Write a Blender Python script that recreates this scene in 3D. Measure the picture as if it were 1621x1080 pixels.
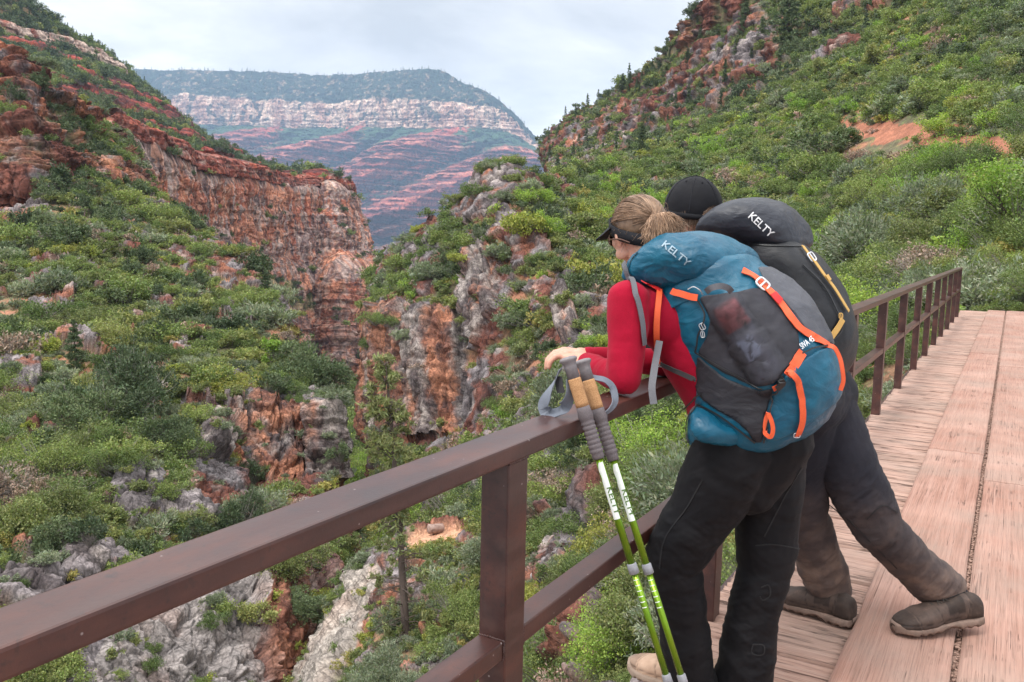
import bpy, bmesh, math, random
import numpy as np
from mathutils import Vector, Matrix

R_ = math.radians
SC = bpy.context.scene
COL = SC.collection
for o in list(bpy.data.objects):
    bpy.data.objects.remove(o)

# ---------------------------------------------------------------- camera
# the bridge deck is the plane z=0, the bridge runs along +Y, the camera stands over its centre
FPX, CXP, CYP, EYE = 1350.0, 810.5, 540.0, 1.42
_d = np.array([-227., 11000., 1350.]); _d /= np.linalg.norm(_d)
_b = np.array([796.5, -149., 1350.]); _b -= _d * (_b @ _d); _b /= np.linalg.norm(_b)
_Z = -_d; _Y = _b; _X = np.cross(_Y, _Z)
CAMR = np.stack([_X, _Y, _Z])            # camera (x right, y down, z forward) -> world
EYEV = np.array([0., 0., EYE])
cam_d = bpy.data.cameras.new("camera"); cam = bpy.data.objects.new("camera", cam_d); COL.objects.link(cam)
cam_d.sensor_width = 36.0; cam_d.sensor_fit = 'HORIZONTAL'; cam_d.lens = FPX / 1621.0 * 36.0
cam_d.clip_start = 0.05; cam_d.clip_end = 60000
cx, cy, cz = CAMR @ np.array([1, 0, 0]), CAMR @ np.array([0, -1, 0]), CAMR @ np.array([0, 0, -1])
cam.matrix_world = Matrix(((cx[0], cy[0], cz[0], 0), (cx[1], cy[1], cz[1], 0), (cx[2], cy[2], cz[2], EYE), (0, 0, 0, 1)))
SC.camera = cam

# ---------------------------------------------------------------- world: overcast sky
SUN_EL, SUN_AZ = 58.0, 200.0
w = bpy.data.worlds.new("World"); SC.world = w; w.use_nodes = True
nt = w.node_tree; nt.nodes.clear()
def wn(t, **k):
    n = nt.nodes.new(t)
    for a, v in k.items(): setattr(n, a, v)
    return n
out = wn('ShaderNodeOutputWorld'); bg = wn('ShaderNodeBackground'); nt.links.new(bg.outputs[0], out.inputs[0])
sky = wn('ShaderNodeTexSky', sky_type='NISHITA', sun_disc=False, sun_elevation=R_(SUN_EL), sun_rotation=R_(SUN_AZ), dust_density=3.0)
skm = wn('ShaderNodeVectorMath', operation='SCALE'); skm.inputs['Scale'].default_value = 0.10
nt.links.new(sky.outputs[0], skm.inputs[0])
tc = wn('ShaderNodeTexCoord'); sep = wn('ShaderNodeSeparateXYZ'); nt.links.new(tc.outputs['Generated'], sep.inputs[0])
# project the view ray on a cloud deck
za = wn('ShaderNodeMath', operation='ADD'); za.inputs[1].default_value = 0.16; nt.links.new(sep.outputs['Z'], za.inputs[0])
zm = wn('ShaderNodeMath', operation='MAXIMUM'); zm.inputs[1].default_value = 0.05; nt.links.new(za.outputs[0], zm.inputs[0])
dx = wn('ShaderNodeMath', operation='DIVIDE'); dy = wn('ShaderNodeMath', operation='DIVIDE')
nt.links.new(sep.outputs['X'], dx.inputs[0]); nt.links.new(zm.outputs[0], dx.inputs[1])
nt.links.new(sep.outputs['Y'], dy.inputs[0]); nt.links.new(zm.outputs[0], dy.inputs[1])
cmb = wn('ShaderNodeCombineXYZ'); nt.links.new(dx.outputs[0], cmb.inputs[0]); nt.links.new(dy.outputs[0], cmb.inputs[1])
cn = wn('ShaderNodeTexNoise'); cn.inputs['Scale'].default_value = 0.75; cn.inputs['Detail'].default_value = 9; cn.inputs['Roughness'].default_value = 0.55; cn.inputs['Distortion'].default_value = 0.35
nt.links.new(cmb.outputs[0], cn.inputs['Vector'])
cr = wn('ShaderNodeValToRGB')
e = cr.color_ramp.elements
e[0].position = 0.36; e[0].color = (0.575, 0.59, 0.61, 1)
e[1].position = 0.61; e[1].color = (1.22, 1.20, 1.16, 1)
m_ = e.new(0.50); m_.color = (0.84, 0.84, 0.84, 1)
nt.links.new(cn.outputs['Fac'], cr.inputs['Fac'])
# an overcast sky is about three times as bright overhead as at the horizon
zr = wn('ShaderNodeMapRange'); zr.inputs['From Min'].default_value = 0.24; zr.inputs['From Max'].default_value = 1.0
zr.inputs['To Min'].default_value = 0.86; zr.inputs['To Max'].default_value = 2.8
nt.links.new(sep.outputs['Z'], zr.inputs['Value'])
cs = wn('ShaderNodeVectorMath', operation='SCALE'); nt.links.new(cr.outputs['Color'], cs.inputs[0]); nt.links.new(zr.outputs[0], cs.inputs['Scale'])
mx = wn('ShaderNodeMix', data_type='RGBA'); mx.inputs['Factor'].default_value = 0.95
nt.links.new(skm.outputs[0], mx.inputs['A']); nt.links.new(cs.outputs[0], mx.inputs['B'])
nt.links.new(mx.outputs['Result'], bg.inputs['Color']); bg.inputs['Strength'].default_value = 1.0

sun_d = bpy.data.lights.new("sun", 'SUN'); sun_d.energy = 1.5; sun_d.angle = R_(12); sun_d.color = (1.0, 0.965, 0.91)
sun = bpy.data.objects.new("sun", sun_d); COL.objects.link(sun)
_saz = R_(SUN_AZ)
_sv = Vector((math.sin(_saz) * math.cos(R_(SUN_EL)), math.cos(_saz) * math.cos(R_(SUN_EL)), math.sin(R_(SUN_EL))))
sun.rotation_euler = _sv.to_track_quat('Z', 'Y').to_euler()
SC.view_settings.view_transform = 'Standard'; SC.view_settings.look = 'None'
SC.view_settings.exposure = 0.60; SC.view_settings.gamma = 1.0
SC.cycles.use_denoising = True
try: SC.cycles.denoiser = 'OPENIMAGEDENOISE'; SC.cycles.denoising_input_passes = 'RGB_ALBEDO_NORMAL'
except Exception: pass
SC.cycles.use_adaptive_sampling = True; SC.cycles.adaptive_threshold = 0.015
SC.cycles.max_bounces = 6; SC.cycles.diffuse_bounces = 3; SC.cycles.glossy_bounces = 2
SC.cycles.transmission_bounces = 3; SC.cycles.volume_bounces = 0; SC.cycles.transparent_max_bounces = 4

# ---------------------------------------------------------------- small helpers
def pt(u, v, z):
    """world point seen at photo pixel (u,v) at z metres in front of the camera"""
    return EYEV + CAMR @ np.array([(u - CXP) / FPX * z, (v - CYP) / FPX * z, z])
def pts(uvz):
    a = np.asarray(uvz, float)
    c = np.stack([(a[..., 0] - CXP) / FPX * a[..., 2], (a[..., 1] - CYP) / FPX * a[..., 2], a[..., 2]], -1)
    return EYEV + c @ CAMR.T
def project(p):
    c = (np.asarray(p, float) - EYEV) @ CAMR
    return CXP + FPX * c[..., 0] / c[..., 2], CYP + FPX * c[..., 1] / c[..., 2], c[..., 2]
def on_plane(u, v, axis, val):
    r = CAMR @ np.array([(u - CXP) / FPX, (v - CYP) / FPX, 1.0]); return EYEV + r * ((val - EYEV[axis]) / r[axis])

def tag(o, label=None, cat=None, group=None, kind=None):
    if label: o['label'] = label
    if cat: o['category'] = cat
    if group: o['group'] = group
    if kind: o['kind'] = kind
    return o
def link(name, me, mat=None, parent=None, smooth=False):
    o = bpy.data.objects.new(name, me); COL.objects.link(o)
    if mat is not None:
        for m in (mat if isinstance(mat, (list, tuple)) else [mat]): me.materials.append(m)
    if smooth: me.shade_smooth()
    if parent is not None: o.parent = parent
    return o
def empty(name, loc=(0, 0, 0)):
    o = bpy.data.objects.new(name, None); COL.objects.link(o); o.location = loc; o.empty_display_size = .1; return o
def np_mesh(name, V, Fc, smooth=True):
    """fast mesh from numpy arrays; Fc (n,3) or (n,4)"""
    me = bpy.data.meshes.new(name); V = np.ascontiguousarray(V, np.float32); Fc = np.ascontiguousarray(Fc, np.int32)
    k = Fc.shape[1]
    me.vertices.add(len(V)); me.vertices.foreach_set('co', V.ravel())
    me.loops.add(Fc.size); me.loops.foreach_set('vertex_index', Fc.ravel())
    me.polygons.add(len(Fc)); me.polygons.foreach_set('loop_start', np.arange(0, Fc.size, k, dtype=np.int32))
    me.polygons.foreach_set('loop_total', np.full(len(Fc), k, np.int32))
    me.polygons.foreach_set('use_smooth', np.full(len(Fc), smooth, bool))
    me.update(calc_edges=True); return me
def set_col(me, C, name='Col'):
    at = me.color_attributes.new(name, 'FLOAT_COLOR', 'POINT')
    c = np.ones((len(me.vertices), 4), np.float32); c[:, :3] = C; at.data.foreach_set('color', c.ravel())

# ---- numpy noise
_rs = np.random.RandomState(7); _perm = _rs.permutation(256).astype(np.int32); _perm = np.concatenate([_perm, _perm])
_g3 = _rs.normal(size=(256, 3)); _g3 /= np.linalg.norm(_g3, axis=1)[:, None]; _g3 = _g3.astype(np.float32)
_r3 = _rs.rand(256, 3).astype(np.float32)
def _hash(i, j, k): return _perm[(_perm[(_perm[i & 255] + j) & 255] + k) & 255]
def noise(p):
    """perlin noise, about -0.6..0.6 ; p (n,3)"""
    p = np.asarray(p, np.float32); i = np.floor(p).astype(np.int32); f = p - i; u = f * f * f * (f * (f * 6 - 15) + 10)
    o = np.zeros(len(p), np.float32)
    for a in (0, 1):
        wa = u[:, 0] if a else 1 - u[:, 0]
        for b in (0, 1):
            wb = wa * (u[:, 1] if b else 1 - u[:, 1])
            for c in (0, 1):
                wc = wb * (u[:, 2] if c else 1 - u[:, 2])
                g = _g3[_hash(i[:, 0] + a, i[:, 1] + b, i[:, 2] + c)]
                o += wc * (g[:, 0] * (f[:, 0] - a) + g[:, 1] * (f[:, 1] - b) + g[:, 2] * (f[:, 2] - c))
    return o
def fbm(p, oct=4, rough=.5, lac=2.03):
    p = np.asarray(p, np.float32); o = 0; a = 1; 
    for k in range(oct):
        o = o + a * noise(p); p = p * lac + 17.3; a *= rough
    return o
def ridged(p, oct=4, rough=.5):
    p = np.asarray(p, np.float32); o = 0; a = 1; s = 0
    for k in range(oct):
        o = o + a * (1 - 2.2 * np.abs(noise(p))); s += a; p = p * 2.07 + 31.7; a *= rough
    return o / s
def cell(p):
    """cellular noise: F1, F2-F1, random id"""
    p = np.asarray(p, np.float32); i = np.floor(p).astype(np.int32); f = p - i
    n = len(p); F1 = np.full(n, 9., np.float32); F2 = np.full(n, 9., np.float32); ID = np.zeros(n, np.float32)
    for a in (-1, 0, 1):
        for b in (-1, 0, 1):
            for c in (-1, 0, 1):
                h = _hash(i[:, 0] + a, i[:, 1] + b, i[:, 2] + c); r = _r3[h]
                dd = (a + r[:, 0] - f[:, 0]) ** 2 + (b + r[:, 1] - f[:, 1]) ** 2 + (c + r[:, 2] - f[:, 2]) ** 2
                m = dd < F1; F2 = np.where(m, F1, np.minimum(F2, dd)); ID = np.where(m, h / 255., ID); F1 = np.where(m, dd, F1)
    F1 = np.sqrt(F1); F2 = np.sqrt(F2); return F1, F2 - F1, ID
def sstep(a, b, x): t = np.clip((x - a) / (b - a), 0, 1); return t * t * (3 - 2 * t)
def lerp(a, b, t): return a + (b - a) * t
def srgb(r, g, b):
    c = np.array([r, g, b], float) / 255.; return np.where(c <= .04045, c / 12.92, ((c + .055) / 1.055) ** 2.4)

# ---- node material helper
class NT:
    def __init__(s, name):
        s.m = bpy.data.materials.new(name); s.m.use_nodes = True; s.t = s.m.node_tree; s.t.nodes.clear()
        s.out = s.n('ShaderNodeOutputMaterial'); s.p = s.n('ShaderNodeBsdfPrincipled'); s.l(s.p.outputs[0], s.out.inputs[0])
        s._tc = None
    def n(s, t, ins=None, **k):
        n = s.t.nodes.new(t)
        for a, v in k.items(): setattr(n, a, v)
        for a, v in (ins or {}).items(): s.set(n.inputs[a], v)
        return n
    def set(s, inp, v):
        if hasattr(v, 'is_output') or isinstance(v, bpy.types.NodeSocket): s.l(v, inp)
        else:
            if isinstance(v, (list, tuple, np.ndarray)) and inp.type == 'RGBA' and len(v) == 3: v = (*[float(q) for q in v], 1)
            inp.default_value = v
    def l(s, a, b): s.t.links.new(a, b)
    def tc(s, which='Object'):
        if s._tc is None: s._tc = s.n('ShaderNodeTexCoord')
        return s._tc.outputs[which]
    def map(s, vec, scale=(1, 1, 1), rot=(0, 0, 0), loc=(0, 0, 0)):
        return s.n('ShaderNodeMapping', {'Vector': vec, 'Scale': scale, 'Rotation': rot, 'Location': loc}).outputs[0]
    def noise(s, vec, scale, detail=4, rough=.5, dist=0, col=False):
        return s.n('ShaderNodeTexNoise', {'Vector': vec, 'Scale': scale, 'Detail': detail, 'Roughness': rough, 'Distortion': dist}).outputs['Color' if col else 'Fac']
    def vor(s, vec, scale, feature='F1', out='Distance'):
        return s.n('ShaderNodeTexVoronoi', {'Vector': vec, 'Scale': scale}, feature=feature).outputs[out]
    def ramp(s, fac, stops):
        n = s.n('ShaderNodeValToRGB'); s.l(fac, n.inputs[0]); e = n.color_ramp.elements
        while len(e) < len(stops): e.new(.5)
        for q, (p, c) in zip(e, stops):
            q.position = p; q.color = (*[float(x) for x in c], 1) if hasattr(c, '__len__') else (c, c, c, 1)
        return n.outputs['Color']
    def mix(s, f, a, b, mode='MIX'):
        n = s.n('ShaderNodeMix', data_type='RGBA', blend_type=mode); s.set(n.inputs['Factor'], f); s.set(n.inputs['A'], a); s.set(n.inputs['B'], b); return n.outputs['Result']
    def math(s, op, a, b=0.0, clamp=False):
        n = s.n('ShaderNodeMath', operation=op, use_clamp=clamp); s.set(n.inputs[0], a); s.set(n.inputs[1], b); return n.outputs[0]
    def attr(s, name, out='Color', typ='GEOMETRY'): return s.n('ShaderNodeAttribute', attribute_name=name, attribute_type=typ).outputs[out]
    def bump(s, h, strength=.3, dist=.01, normal=None):
        n = s.n('ShaderNodeBump', {'Height': h, 'Strength': strength, 'Distance': dist})
        if normal is not None: s.l(normal, n.inputs['Normal'])
        return n.outputs[0]
    def done(s, color=None, rough=None, normal=None, metal=None, spec=None, **k):
        if color is not None: s.set(s.p.inputs['Base Color'], color)
        if rough is not None: s.set(s.p.inputs['Roughness'], rough)
        if normal is not None: s.l(normal, s.p.inputs['Normal'])
        if metal is not None: s.set(s.p.inputs['Metallic'], metal)
        if spec is not None: s.set(s.p.inputs['Specular IOR Level'], spec)
        for a, v in k.items(): s.set(s.p.inputs[a.replace('_', ' ')], v)
        return s.m
def mat_noise(name, c1, c2, scale=20, rough=.8, bump=.2, bdist=.003, metal=0, spec=.5):
    t = NT(name); n = t.noise(t.tc(), scale, 6, .6)
    return t.done(t.ramp(n, [(.3, c1), (.7, c2)]), rough, t.bump(n, bump, bdist), metal, spec)

# ================================================================ TERRAIN
def hermite(A, x, xn):
    """cubic through A (K,...) at knots x (K), sampled at xn"""
    x = np.asarray(x, float); K = len(x); m = np.zeros_like(A)
    h = np.diff(x); dl = np.diff(A, axis=0) / h.reshape(-1, *([1] * (A.ndim - 1)))
    m[0] = dl[0]; m[-1] = dl[-1]
    for k in range(1, K - 1): m[k] = (dl[k - 1] * h[k] + dl[k] * h[k - 1]) / (h[k] + h[k - 1])
    i = np.clip(np.searchsorted(x, xn, side='right') - 1, 0, K - 2); t = (xn - x[i]) / h[i]
    sh = (-1,) + (1,) * (A.ndim - 1); t = t.reshape(sh); hh = h[i].reshape(sh)
    return ((2 * t**3 - 3 * t**2 + 1) * A[i] + (t**3 - 2 * t**2 + t) * hh * m[i] + (-2 * t**3 + 3 * t**2) * A[i + 1] + (t**3 - t**2) * hh * m[i + 1])
def inpoly(u, v, poly):
    p = np.asarray(poly, float); x0, y0 = p[:, 0], p[:, 1]; x1, y1 = np.roll(x0, -1), np.roll(y0, -1)
    c = np.zeros(len(u), bool)
    for a, b, c_, d in zip(x0, y0, x1, y1):
        if b == d: continue
        m = ((b > v) != (d > v)) & (u < (c_ - a) * (v - b) / (d - b) + a); c ^= m
    return c
RED = srgb(112, 70, 60); ORG = srgb(158, 104, 80); GRY = srgb(132, 128, 130); DRK = srgb(58, 48, 50); PAL = srgb(206, 192, 182)
SOIL = srgb(168, 118, 94); LIT = srgb(104, 98, 76); GRS = srgb(98, 108, 64)
def rock_color(P, sc, red=.6, grey=.5, streak=1.0, seed=0., pale=.35):
    """weathered limestone: red and orange faces, grey patina, dark vertical varnish, pale fresh breaks"""
    q = P / sc + seed
    n1 = fbm(q * [.35, .35, .20], 4); n2 = fbm(q * [1.3, 1.3, .25] + 9, 4); n3 = fbm(q * [.5, .5, 2.6] + 4, 4); n4 = fbm(q * [2.8, 2.8, 1.6] + 2, 3)
    C = lerp(RED, ORG, sstep(-.25, .35, n1 + .4 * n4)[:, None])
    g = sstep(-.02, .30, n2 * .9 + n1 * .55 + n3 * .5 + (grey - .5) * .9 + (.5 - red) * .5)
    C = lerp(C, GRY * (0.8 + .5 * n4[:, None]), g[:, None] * .9)
    k = sstep(.10, .42, fbm(q * [2.1, 2.1, .16] + 23, 4) + .25 * n3) * streak
    C = lerp(C, DRK, k[:, None] * .65)
    p = sstep(.22, .45, fbm(q * [1.7, 1.7, 1.9] + 51, 4)) * pale
    C = lerp(C, PAL, p[:, None])
    n6 = fbm(q * [5, 5, 9] + 33, 4, .6)
    C = C * (1 + .30 * n3[:, None] + .34 * n4[:, None] + .55 * n6[:, None])
    return np.clip(C, .01, .9)
def soil_color(P, sc, red=.5, seed=0.):
    q = P / sc + seed
    a = fbm(q * 1.1, 4); b = fbm(q * 3.3 + 7, 4); c = fbm(q * .4 + 3, 3)
    C = lerp(LIT, SOIL, sstep(-.30, .35, a + .5 * c + (red - .5))[:, None])
    C = lerp(C, GRS, (sstep(.0, .3, b - .3 * a) * .55)[:, None])
    return np.clip(C * (1 + .5 * b[:, None]), .01, .9)

def layer(x, seed=0):
    """stacked beds: each bed steps in or out by its own amount"""
    x = np.asarray(x, np.float64); i = np.floor(x).astype(np.int64); f = x - i; r = _r3[(i * 131 + seed * 17) & 255, 0]; r2 = _r3[((i + 1) * 131 + seed * 17) & 255, 0]
    return r + (r2 - r) * sstep(.80, 1.0, f) - .5
SHEETS = {}
DQ = 1.0
def sheet(name, rows, ns, nt, rockf, sc, amp, matl, hsoft=.35, red=.6, grey=.5, soilred=.5, seed=0., strata=1.0, colf=None, rows_t=None, softamp=.5, label=None, pale=.35, dispf=None, strk=1.0):
    ns, nt = int(ns * DQ), int(nt * DQ); A = pts(rows); K, M = A.shape[:2]
    ds = np.linalg.norm(np.diff(np.asarray(rows, float)[..., :2], axis=1), axis=2).mean(0) + 4; xs = np.concatenate([[0], np.cumsum(ds)])
    dt_ = np.linalg.norm(np.diff(np.asarray(rows, float)[..., :2], axis=0), axis=2).mean(1) + 4; xt = np.concatenate([[0], np.cumsum(dt_)])
    B = hermite(np.swapaxes(A, 0, 1), xs, np.linspace(0, xs[-1], ns))          # ns,K,3
    tn = np.linspace(0, xt[-1], nt)
    H_ = hermite(np.swapaxes(B, 0, 1), xt, tn)                                   # nt,ns,3
    i = np.clip(np.searchsorted(xt, tn, side='right') - 1, 0, K - 2); f = ((tn - xt[i]) / (xt[i + 1] - xt[i]))[:, None, None]
    Bt = np.swapaxes(B, 0, 1); L_ = Bt[i] * (1 - f) + Bt[i + 1] * f
    G = lerp(L_, H_, hsoft)
    def normals(G):
        a = np.gradient(G, axis=1); b = np.gradient(G, axis=0); n = np.cross(a, b); n /= np.linalg.norm(n, axis=2, keepdims=True) + 1e-9
        s = np.sign(np.sum(n * (EYEV - G), axis=2).mean()); return n * (s if s else 1)
    N = normals(G); P = G.reshape(-1, 3); n = N.reshape(-1, 3); u, v, z = project(P)
    wz = z / FPX                                                                  # metres per photo pixel
    wp = P / sc
    wu = u + 22 * fbm(wp * .9 + 3, 4) ; wv = v + 22 * fbm(wp * .9 + 40, 4)
    row = np.repeat(np.interp(tn, xt, np.arange(K)), ns); colp = np.tile(np.interp(np.linspace(0, xs[-1], ns), xs, np.arange(M)), nt)
    rock = np.clip(rockf(wu, wv, row, colp, P, n), 0, 1).astype(np.float32)
    if dispf is not None: P = P + dispf(u, v, row, colp, P, n)
    if amp > 0:
        q = P / sc + seed
        big = fbm(q * .45, 3)
        rdg = ridged(q * [.9, .9, .30] + 5, 4)
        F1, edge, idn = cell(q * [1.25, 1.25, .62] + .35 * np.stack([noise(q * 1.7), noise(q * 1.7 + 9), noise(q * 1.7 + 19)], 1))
        F1b, edgeb, idb = cell(q * [3.1, 3.1, 2.1] + 3)
        st = P[:, 2] / sc * 1.1 + .5 * fbm(q * .35 + 70, 2); fr = st - np.floor(st); fr2 = st * 2.7 - np.floor(st * 2.7)
        terr = (sstep(0, .22, fr) - fr) * .55 + (sstep(0, .25, fr2) - fr2) * .22
        lay = layer(P[:, 2] / sc * 2.2 + .8 * fbm(q * .3 + 70, 2), 1) * .62 + layer(P[:, 2] / sc * 5.6 + 1.4 * fbm(q * .45 + 7, 2), 2) * .34 + layer(P[:, 2] / sc * 13. + 2.6 * fbm(q * .6 + 17, 2), 3) * .16
        dr = lay * strata * .75 + big * 1.3 + rdg * .55 + (idn - .5) * .9 - sstep(.16, 0, edge) * .45 + (idb - .5) * .32 - sstep(.12, 0, edgeb) * .16 + terr * strata + .22 * fbm(q * 6, 3)
        dsft = fbm(q * .5 + 11, 4) * 1.1 * softamp + .10 * fbm(q * 4, 3)
        out_ = .45 * sstep(.2, .8, rock)
        D = lerp(dsft, dr * .8 + out_, rock) * amp * sc
        P = P + n * D[:, None]
    Cr = rock_color(P, sc * 1.5, red, grey, strk, seed, pale); Cs = soil_color(P, sc * 1.2, soilred, seed)
    C = lerp(Cs, Cr, rock[:, None])
    if amp > 0:
        C = C * (1 - .35 * (sstep(.14, 0, edge) * rock)[:, None])               # shade of the joints, painted into the rock colour
    if colf is not None: C = colf(C, wu, wv, row, colp, P, rock)
    idx = np.arange(ns * nt).reshape(nt, ns)
    Fc = np.stack([idx[:-1, :-1], idx[:-1, 1:], idx[1:, 1:], idx[1:, :-1]], -1).reshape(-1, 4)
    nn = np.sum(np.cross(P[Fc[:, 1]] - P[Fc[:, 0]], P[Fc[:, 3]] - P[Fc[:, 0]]) * n[Fc[:, 0]], axis=1).mean()
    if nn < 0: Fc = Fc[:, ::-1]
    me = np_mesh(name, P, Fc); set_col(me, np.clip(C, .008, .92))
    at = me.attributes.new('rock', 'FLOAT', 'POINT'); at.data.foreach_set('value', rock)
    o = link(name, me, matl); tag(o, label, None, None, 'structure')
    G2 = P.reshape(nt, ns, 3); N2 = normals(G2)
    SHEETS[name] = dict(P=G2, N=N2, rock=rock.reshape(nt, ns), uv=(u.reshape(nt, ns), v.reshape(nt, ns)), wuv=(wu.reshape(nt, ns), wv.reshape(nt, ns)), sc=sc, row=row.reshape(nt, ns))
    return o
def terrain_mat(name, s, bump=.6, rough=.93):
    """s: metres of the finest visible grain"""
    t = NT(name); c = t.attr('Col'); p = t.tc()
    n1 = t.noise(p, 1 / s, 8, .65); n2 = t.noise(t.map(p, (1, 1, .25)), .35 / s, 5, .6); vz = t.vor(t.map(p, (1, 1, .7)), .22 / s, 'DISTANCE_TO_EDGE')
    k = t.ramp(n1, [(.28, .45), (.5, .95), (.75, 1.55)]); c = t.mix(1.0, c, k, 'MULTIPLY')
    k2 = t.ramp(n2, [(.3, .72), (.7, 1.25)]); c = t.mix(1.0, c, k2, 'MULTIPLY')
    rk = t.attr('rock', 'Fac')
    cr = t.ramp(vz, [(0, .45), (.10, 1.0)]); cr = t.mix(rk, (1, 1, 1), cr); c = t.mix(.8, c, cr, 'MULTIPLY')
    h = t.math('ADD', t.math('MULTIPLY', n1, 1.0), t.math('MULTIPLY', t.math('MINIMUM', vz, .12), t.math('MULTIPLY', rk, 3.0)))
    return t.done(c, rough, t.bump(h, bump, s * 1.6), spec=.25)
MT_near = terrain_mat('canyon_rock_near', .10)
MT_mid = terrain_mat('canyon_rock_mid', .30)
MT_far = terrain_mat('canyon_rock_far', 1.1)
MT_mesa = terrain_mat('canyon_rock_distant', 14, .8)

# ---- far mesa: rim forest, pale cliff band, green slope, stepped red ledges
MG = {}
def mesa_col(C, u, v, row, col, P, rock):
    q = P / 260.
    r = row + .10 * fbm(q * 1.2, 4) + .05 * fbm(q * 5, 3)
    zc = P[:, 2]; g = MG['g']; f2 = MG['f2']
    tree = srgb(38, 58, 44); pale = srgb(236, 204, 180); red = srgb(172, 84, 68); drk = srgb(96, 48, 48); grn = srgb(58, 86, 56)
    n5 = fbm(q * 6, 4, .6); n9 = fbm(q * [3, 3, .5] + 5, 4, .6); n20 = fbm(q * [16, 16, 9], 3, .6)
    sx = q * [.15, .15, 0]; strat = layer(zc / 13. + 2 * fbm(q * .5, 2), 5) + .6 * layer(zc / 5.2 + 2 * fbm(q * .5, 2), 6)
    vert = fbm(q * [11, 11, .5] + 3, 4, .6)
    cliff = lerp(pale, srgb(206, 160, 136), sstep(-.15, .35, n9)[:, None]); cliff = lerp(cliff, srgb(128, 92, 84), (sstep(.05, .35, vert) * .75)[:, None]); cliff = lerp(cliff, tree * 1.1, (sstep(.16, .26, fbm(q * [5, 5, 3] + 3, 4)) * .85)[:, None])
    cliff = cliff * (1 + .07 * strat[:, None] + .45 * n20[:, None] + .9 * vert[:, None])
    slope1 = lerp(tree, srgb(150, 128, 108), (sstep(.20, .34, n5 + .35 * n9 + .12 * (g - .5)) * .7)[:, None]) * (1 + 1.3 * n20[:, None])
    slope2 = lerp(grn, red * 1.15, sstep(-.02, .16, n5 * .35 + .2 * n9 + .9 * (g - .66) + .35 * (row - 2.35))[:, None]) * (1 + .3 * n20[:, None])
    led = lerp(red, drk, sstep(-.25, .30, strat)[:, None]); led = lerp(led, srgb(206, 140, 122), (sstep(.22, .42, -strat) * .7)[:, None])
    led = lerp(led, tree * 1.2, (sstep(-.05, .20, n5 * .7 + .22 * strat - 1.0 * (g - .24) - .25 * (f2 - .5)) * .9)[:, None]) * (1 + .35 * n20[:, None])
    low = lerp(led, tree * 1.2, .5)
    C = slope1
    C = lerp(C, cliff, (sstep(.98, 1.03, r))[:, None]); C = lerp(C, slope2, sstep(1.95, 2.02, r)[:, None])
    C = lerp(C, led, sstep(2.35, 2.75, r + .3 * n9 + .7 * (g - .5))[:, None]); C = lerp(C, low, sstep(4.15, 4.5, r)[:, None])
    C = lerp(C, srgb(196, 116, 100), (sstep(.3, .0, abs(r - 4.62) * 3) * .7)[:, None])
    return C
def mesa_disp(u, v, row, col, P, n):
    a = P[:, 0] * .9 + P[:, 1] * -.1
    g = 1 - np.abs(((a / 620. + .22 * fbm(P / 1500., 2) + .28) % 1.0) - .5) * 2; g2 = 1 - np.abs(((a / 170. + .30 * fbm(P / 700. + 4, 2)) % 1.0) - .5) * 2; MG['g'] = g; MG['f2'] = g2
    am = np.interp(row, [0, 1, 2, 2.4, 3, 4, 6], [10, 70, 90, 260, 420, 480, 480])
    f = (g - .5) * am + (g2 - .5) * am * .30 + ridged(P / 240., 4) * (10 + am * .16) + fbm(P / 70., 4, .6) * np.interp(row, [0, 1, 2, 6], [6, 30, 40, 30])
    led = layer(P[:, 2] / 16., 7) * 55 + layer(P[:, 2] / 6., 8) * 22; f = f + led * np.interp(row, [0, .9, 1.1, 2, 2.2, 2.8], [0, .2, .25, .25, .4, 1.1])
    return np.array([.5, -.86, 0.]) * f[:, None]
MESA = [
 [(-100,108,7000),(120,110,6900),(215,112,6800),(330,114,6700),(420,117,6700),(480,121,6700),(540,122,6600),(620,116,6500),(690,114,6300),(728,132,6200),(768,148,6100),(803,170,6100),(835,205,6050),(862,230,6050),(900,262,6100),(980,300,6300),(1200,380,6600)],
 [(-100,150,6700),(120,150,6600),(215,152,6500),(330,155,6400),(420,160,6400),(480,163,6400),(540,164,6300),(620,155,6100),(690,162,6000),(735,168,6000),(775,172,6000),(800,180,6000),(828,207,6000),(852,232,6000),(890,264,6050),(980,305,6200),(1200,385,6500)],
 [(-100,195,6650),(120,195,6550),(215,197,6450),(330,201,6350),(420,203,6350),(480,206,6350),(540,204,6250),(620,203,6050),(690,207,5950),(735,207,5950),(775,207,5950),(800,210,5950),(828,222,5950),(850,236,5950),(890,272,6000),(980,315,6150),(1200,395,6450)],
 [(-100,235,6100),(120,235,6000),(215,237,5900),(330,238,5850),(420,236,5850),(480,238,5850),(540,240,5750),(620,238,5600),(690,242,5500),(735,244,5500),(775,246,5500),(800,250,5500),(828,256,5550),(855,264,5600),(900,300,5700),(980,340,5900),(1200,420,6200)],
 [(-100,330,5100),(120,330,5000),(215,330,5000),(330,330,4950),(420,330,4900),(480,332,4900),(540,334,4800),(620,334,4700),(690,334,4700),(735,334,4700),(775,334,4750),(800,334,4800),(840,338,4900),(880,350,5000),(920,380,5200),(980,410,5500),(1200,480,5800)],
 [(-100,400,4400),(120,400,4300),(215,400,4200),(330,400,4150),(420,400,4100),(480,400,4050),(540,400,4000),(620,400,4000),(690,400,4000),(735,400,4050),(775,400,4100),(800,400,4200),(840,410,4300),(880,420,4400),(920,440,4600),(980,470,4900),(1200,540,5200)],
 [(-100,520,3300),(120,520,3300),(215,520,3300),(330,520,3200),(420,520,3100),(480,520,3100),(540,520,3100),(620,520,3100),(690,520,3100),(735,520,3200),(775,520,3300),(800,520,3400),(840,520,3500),(880,520,3600),(920,540,3800),(980,560,4000),(1200,620,4300)]]
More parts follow.
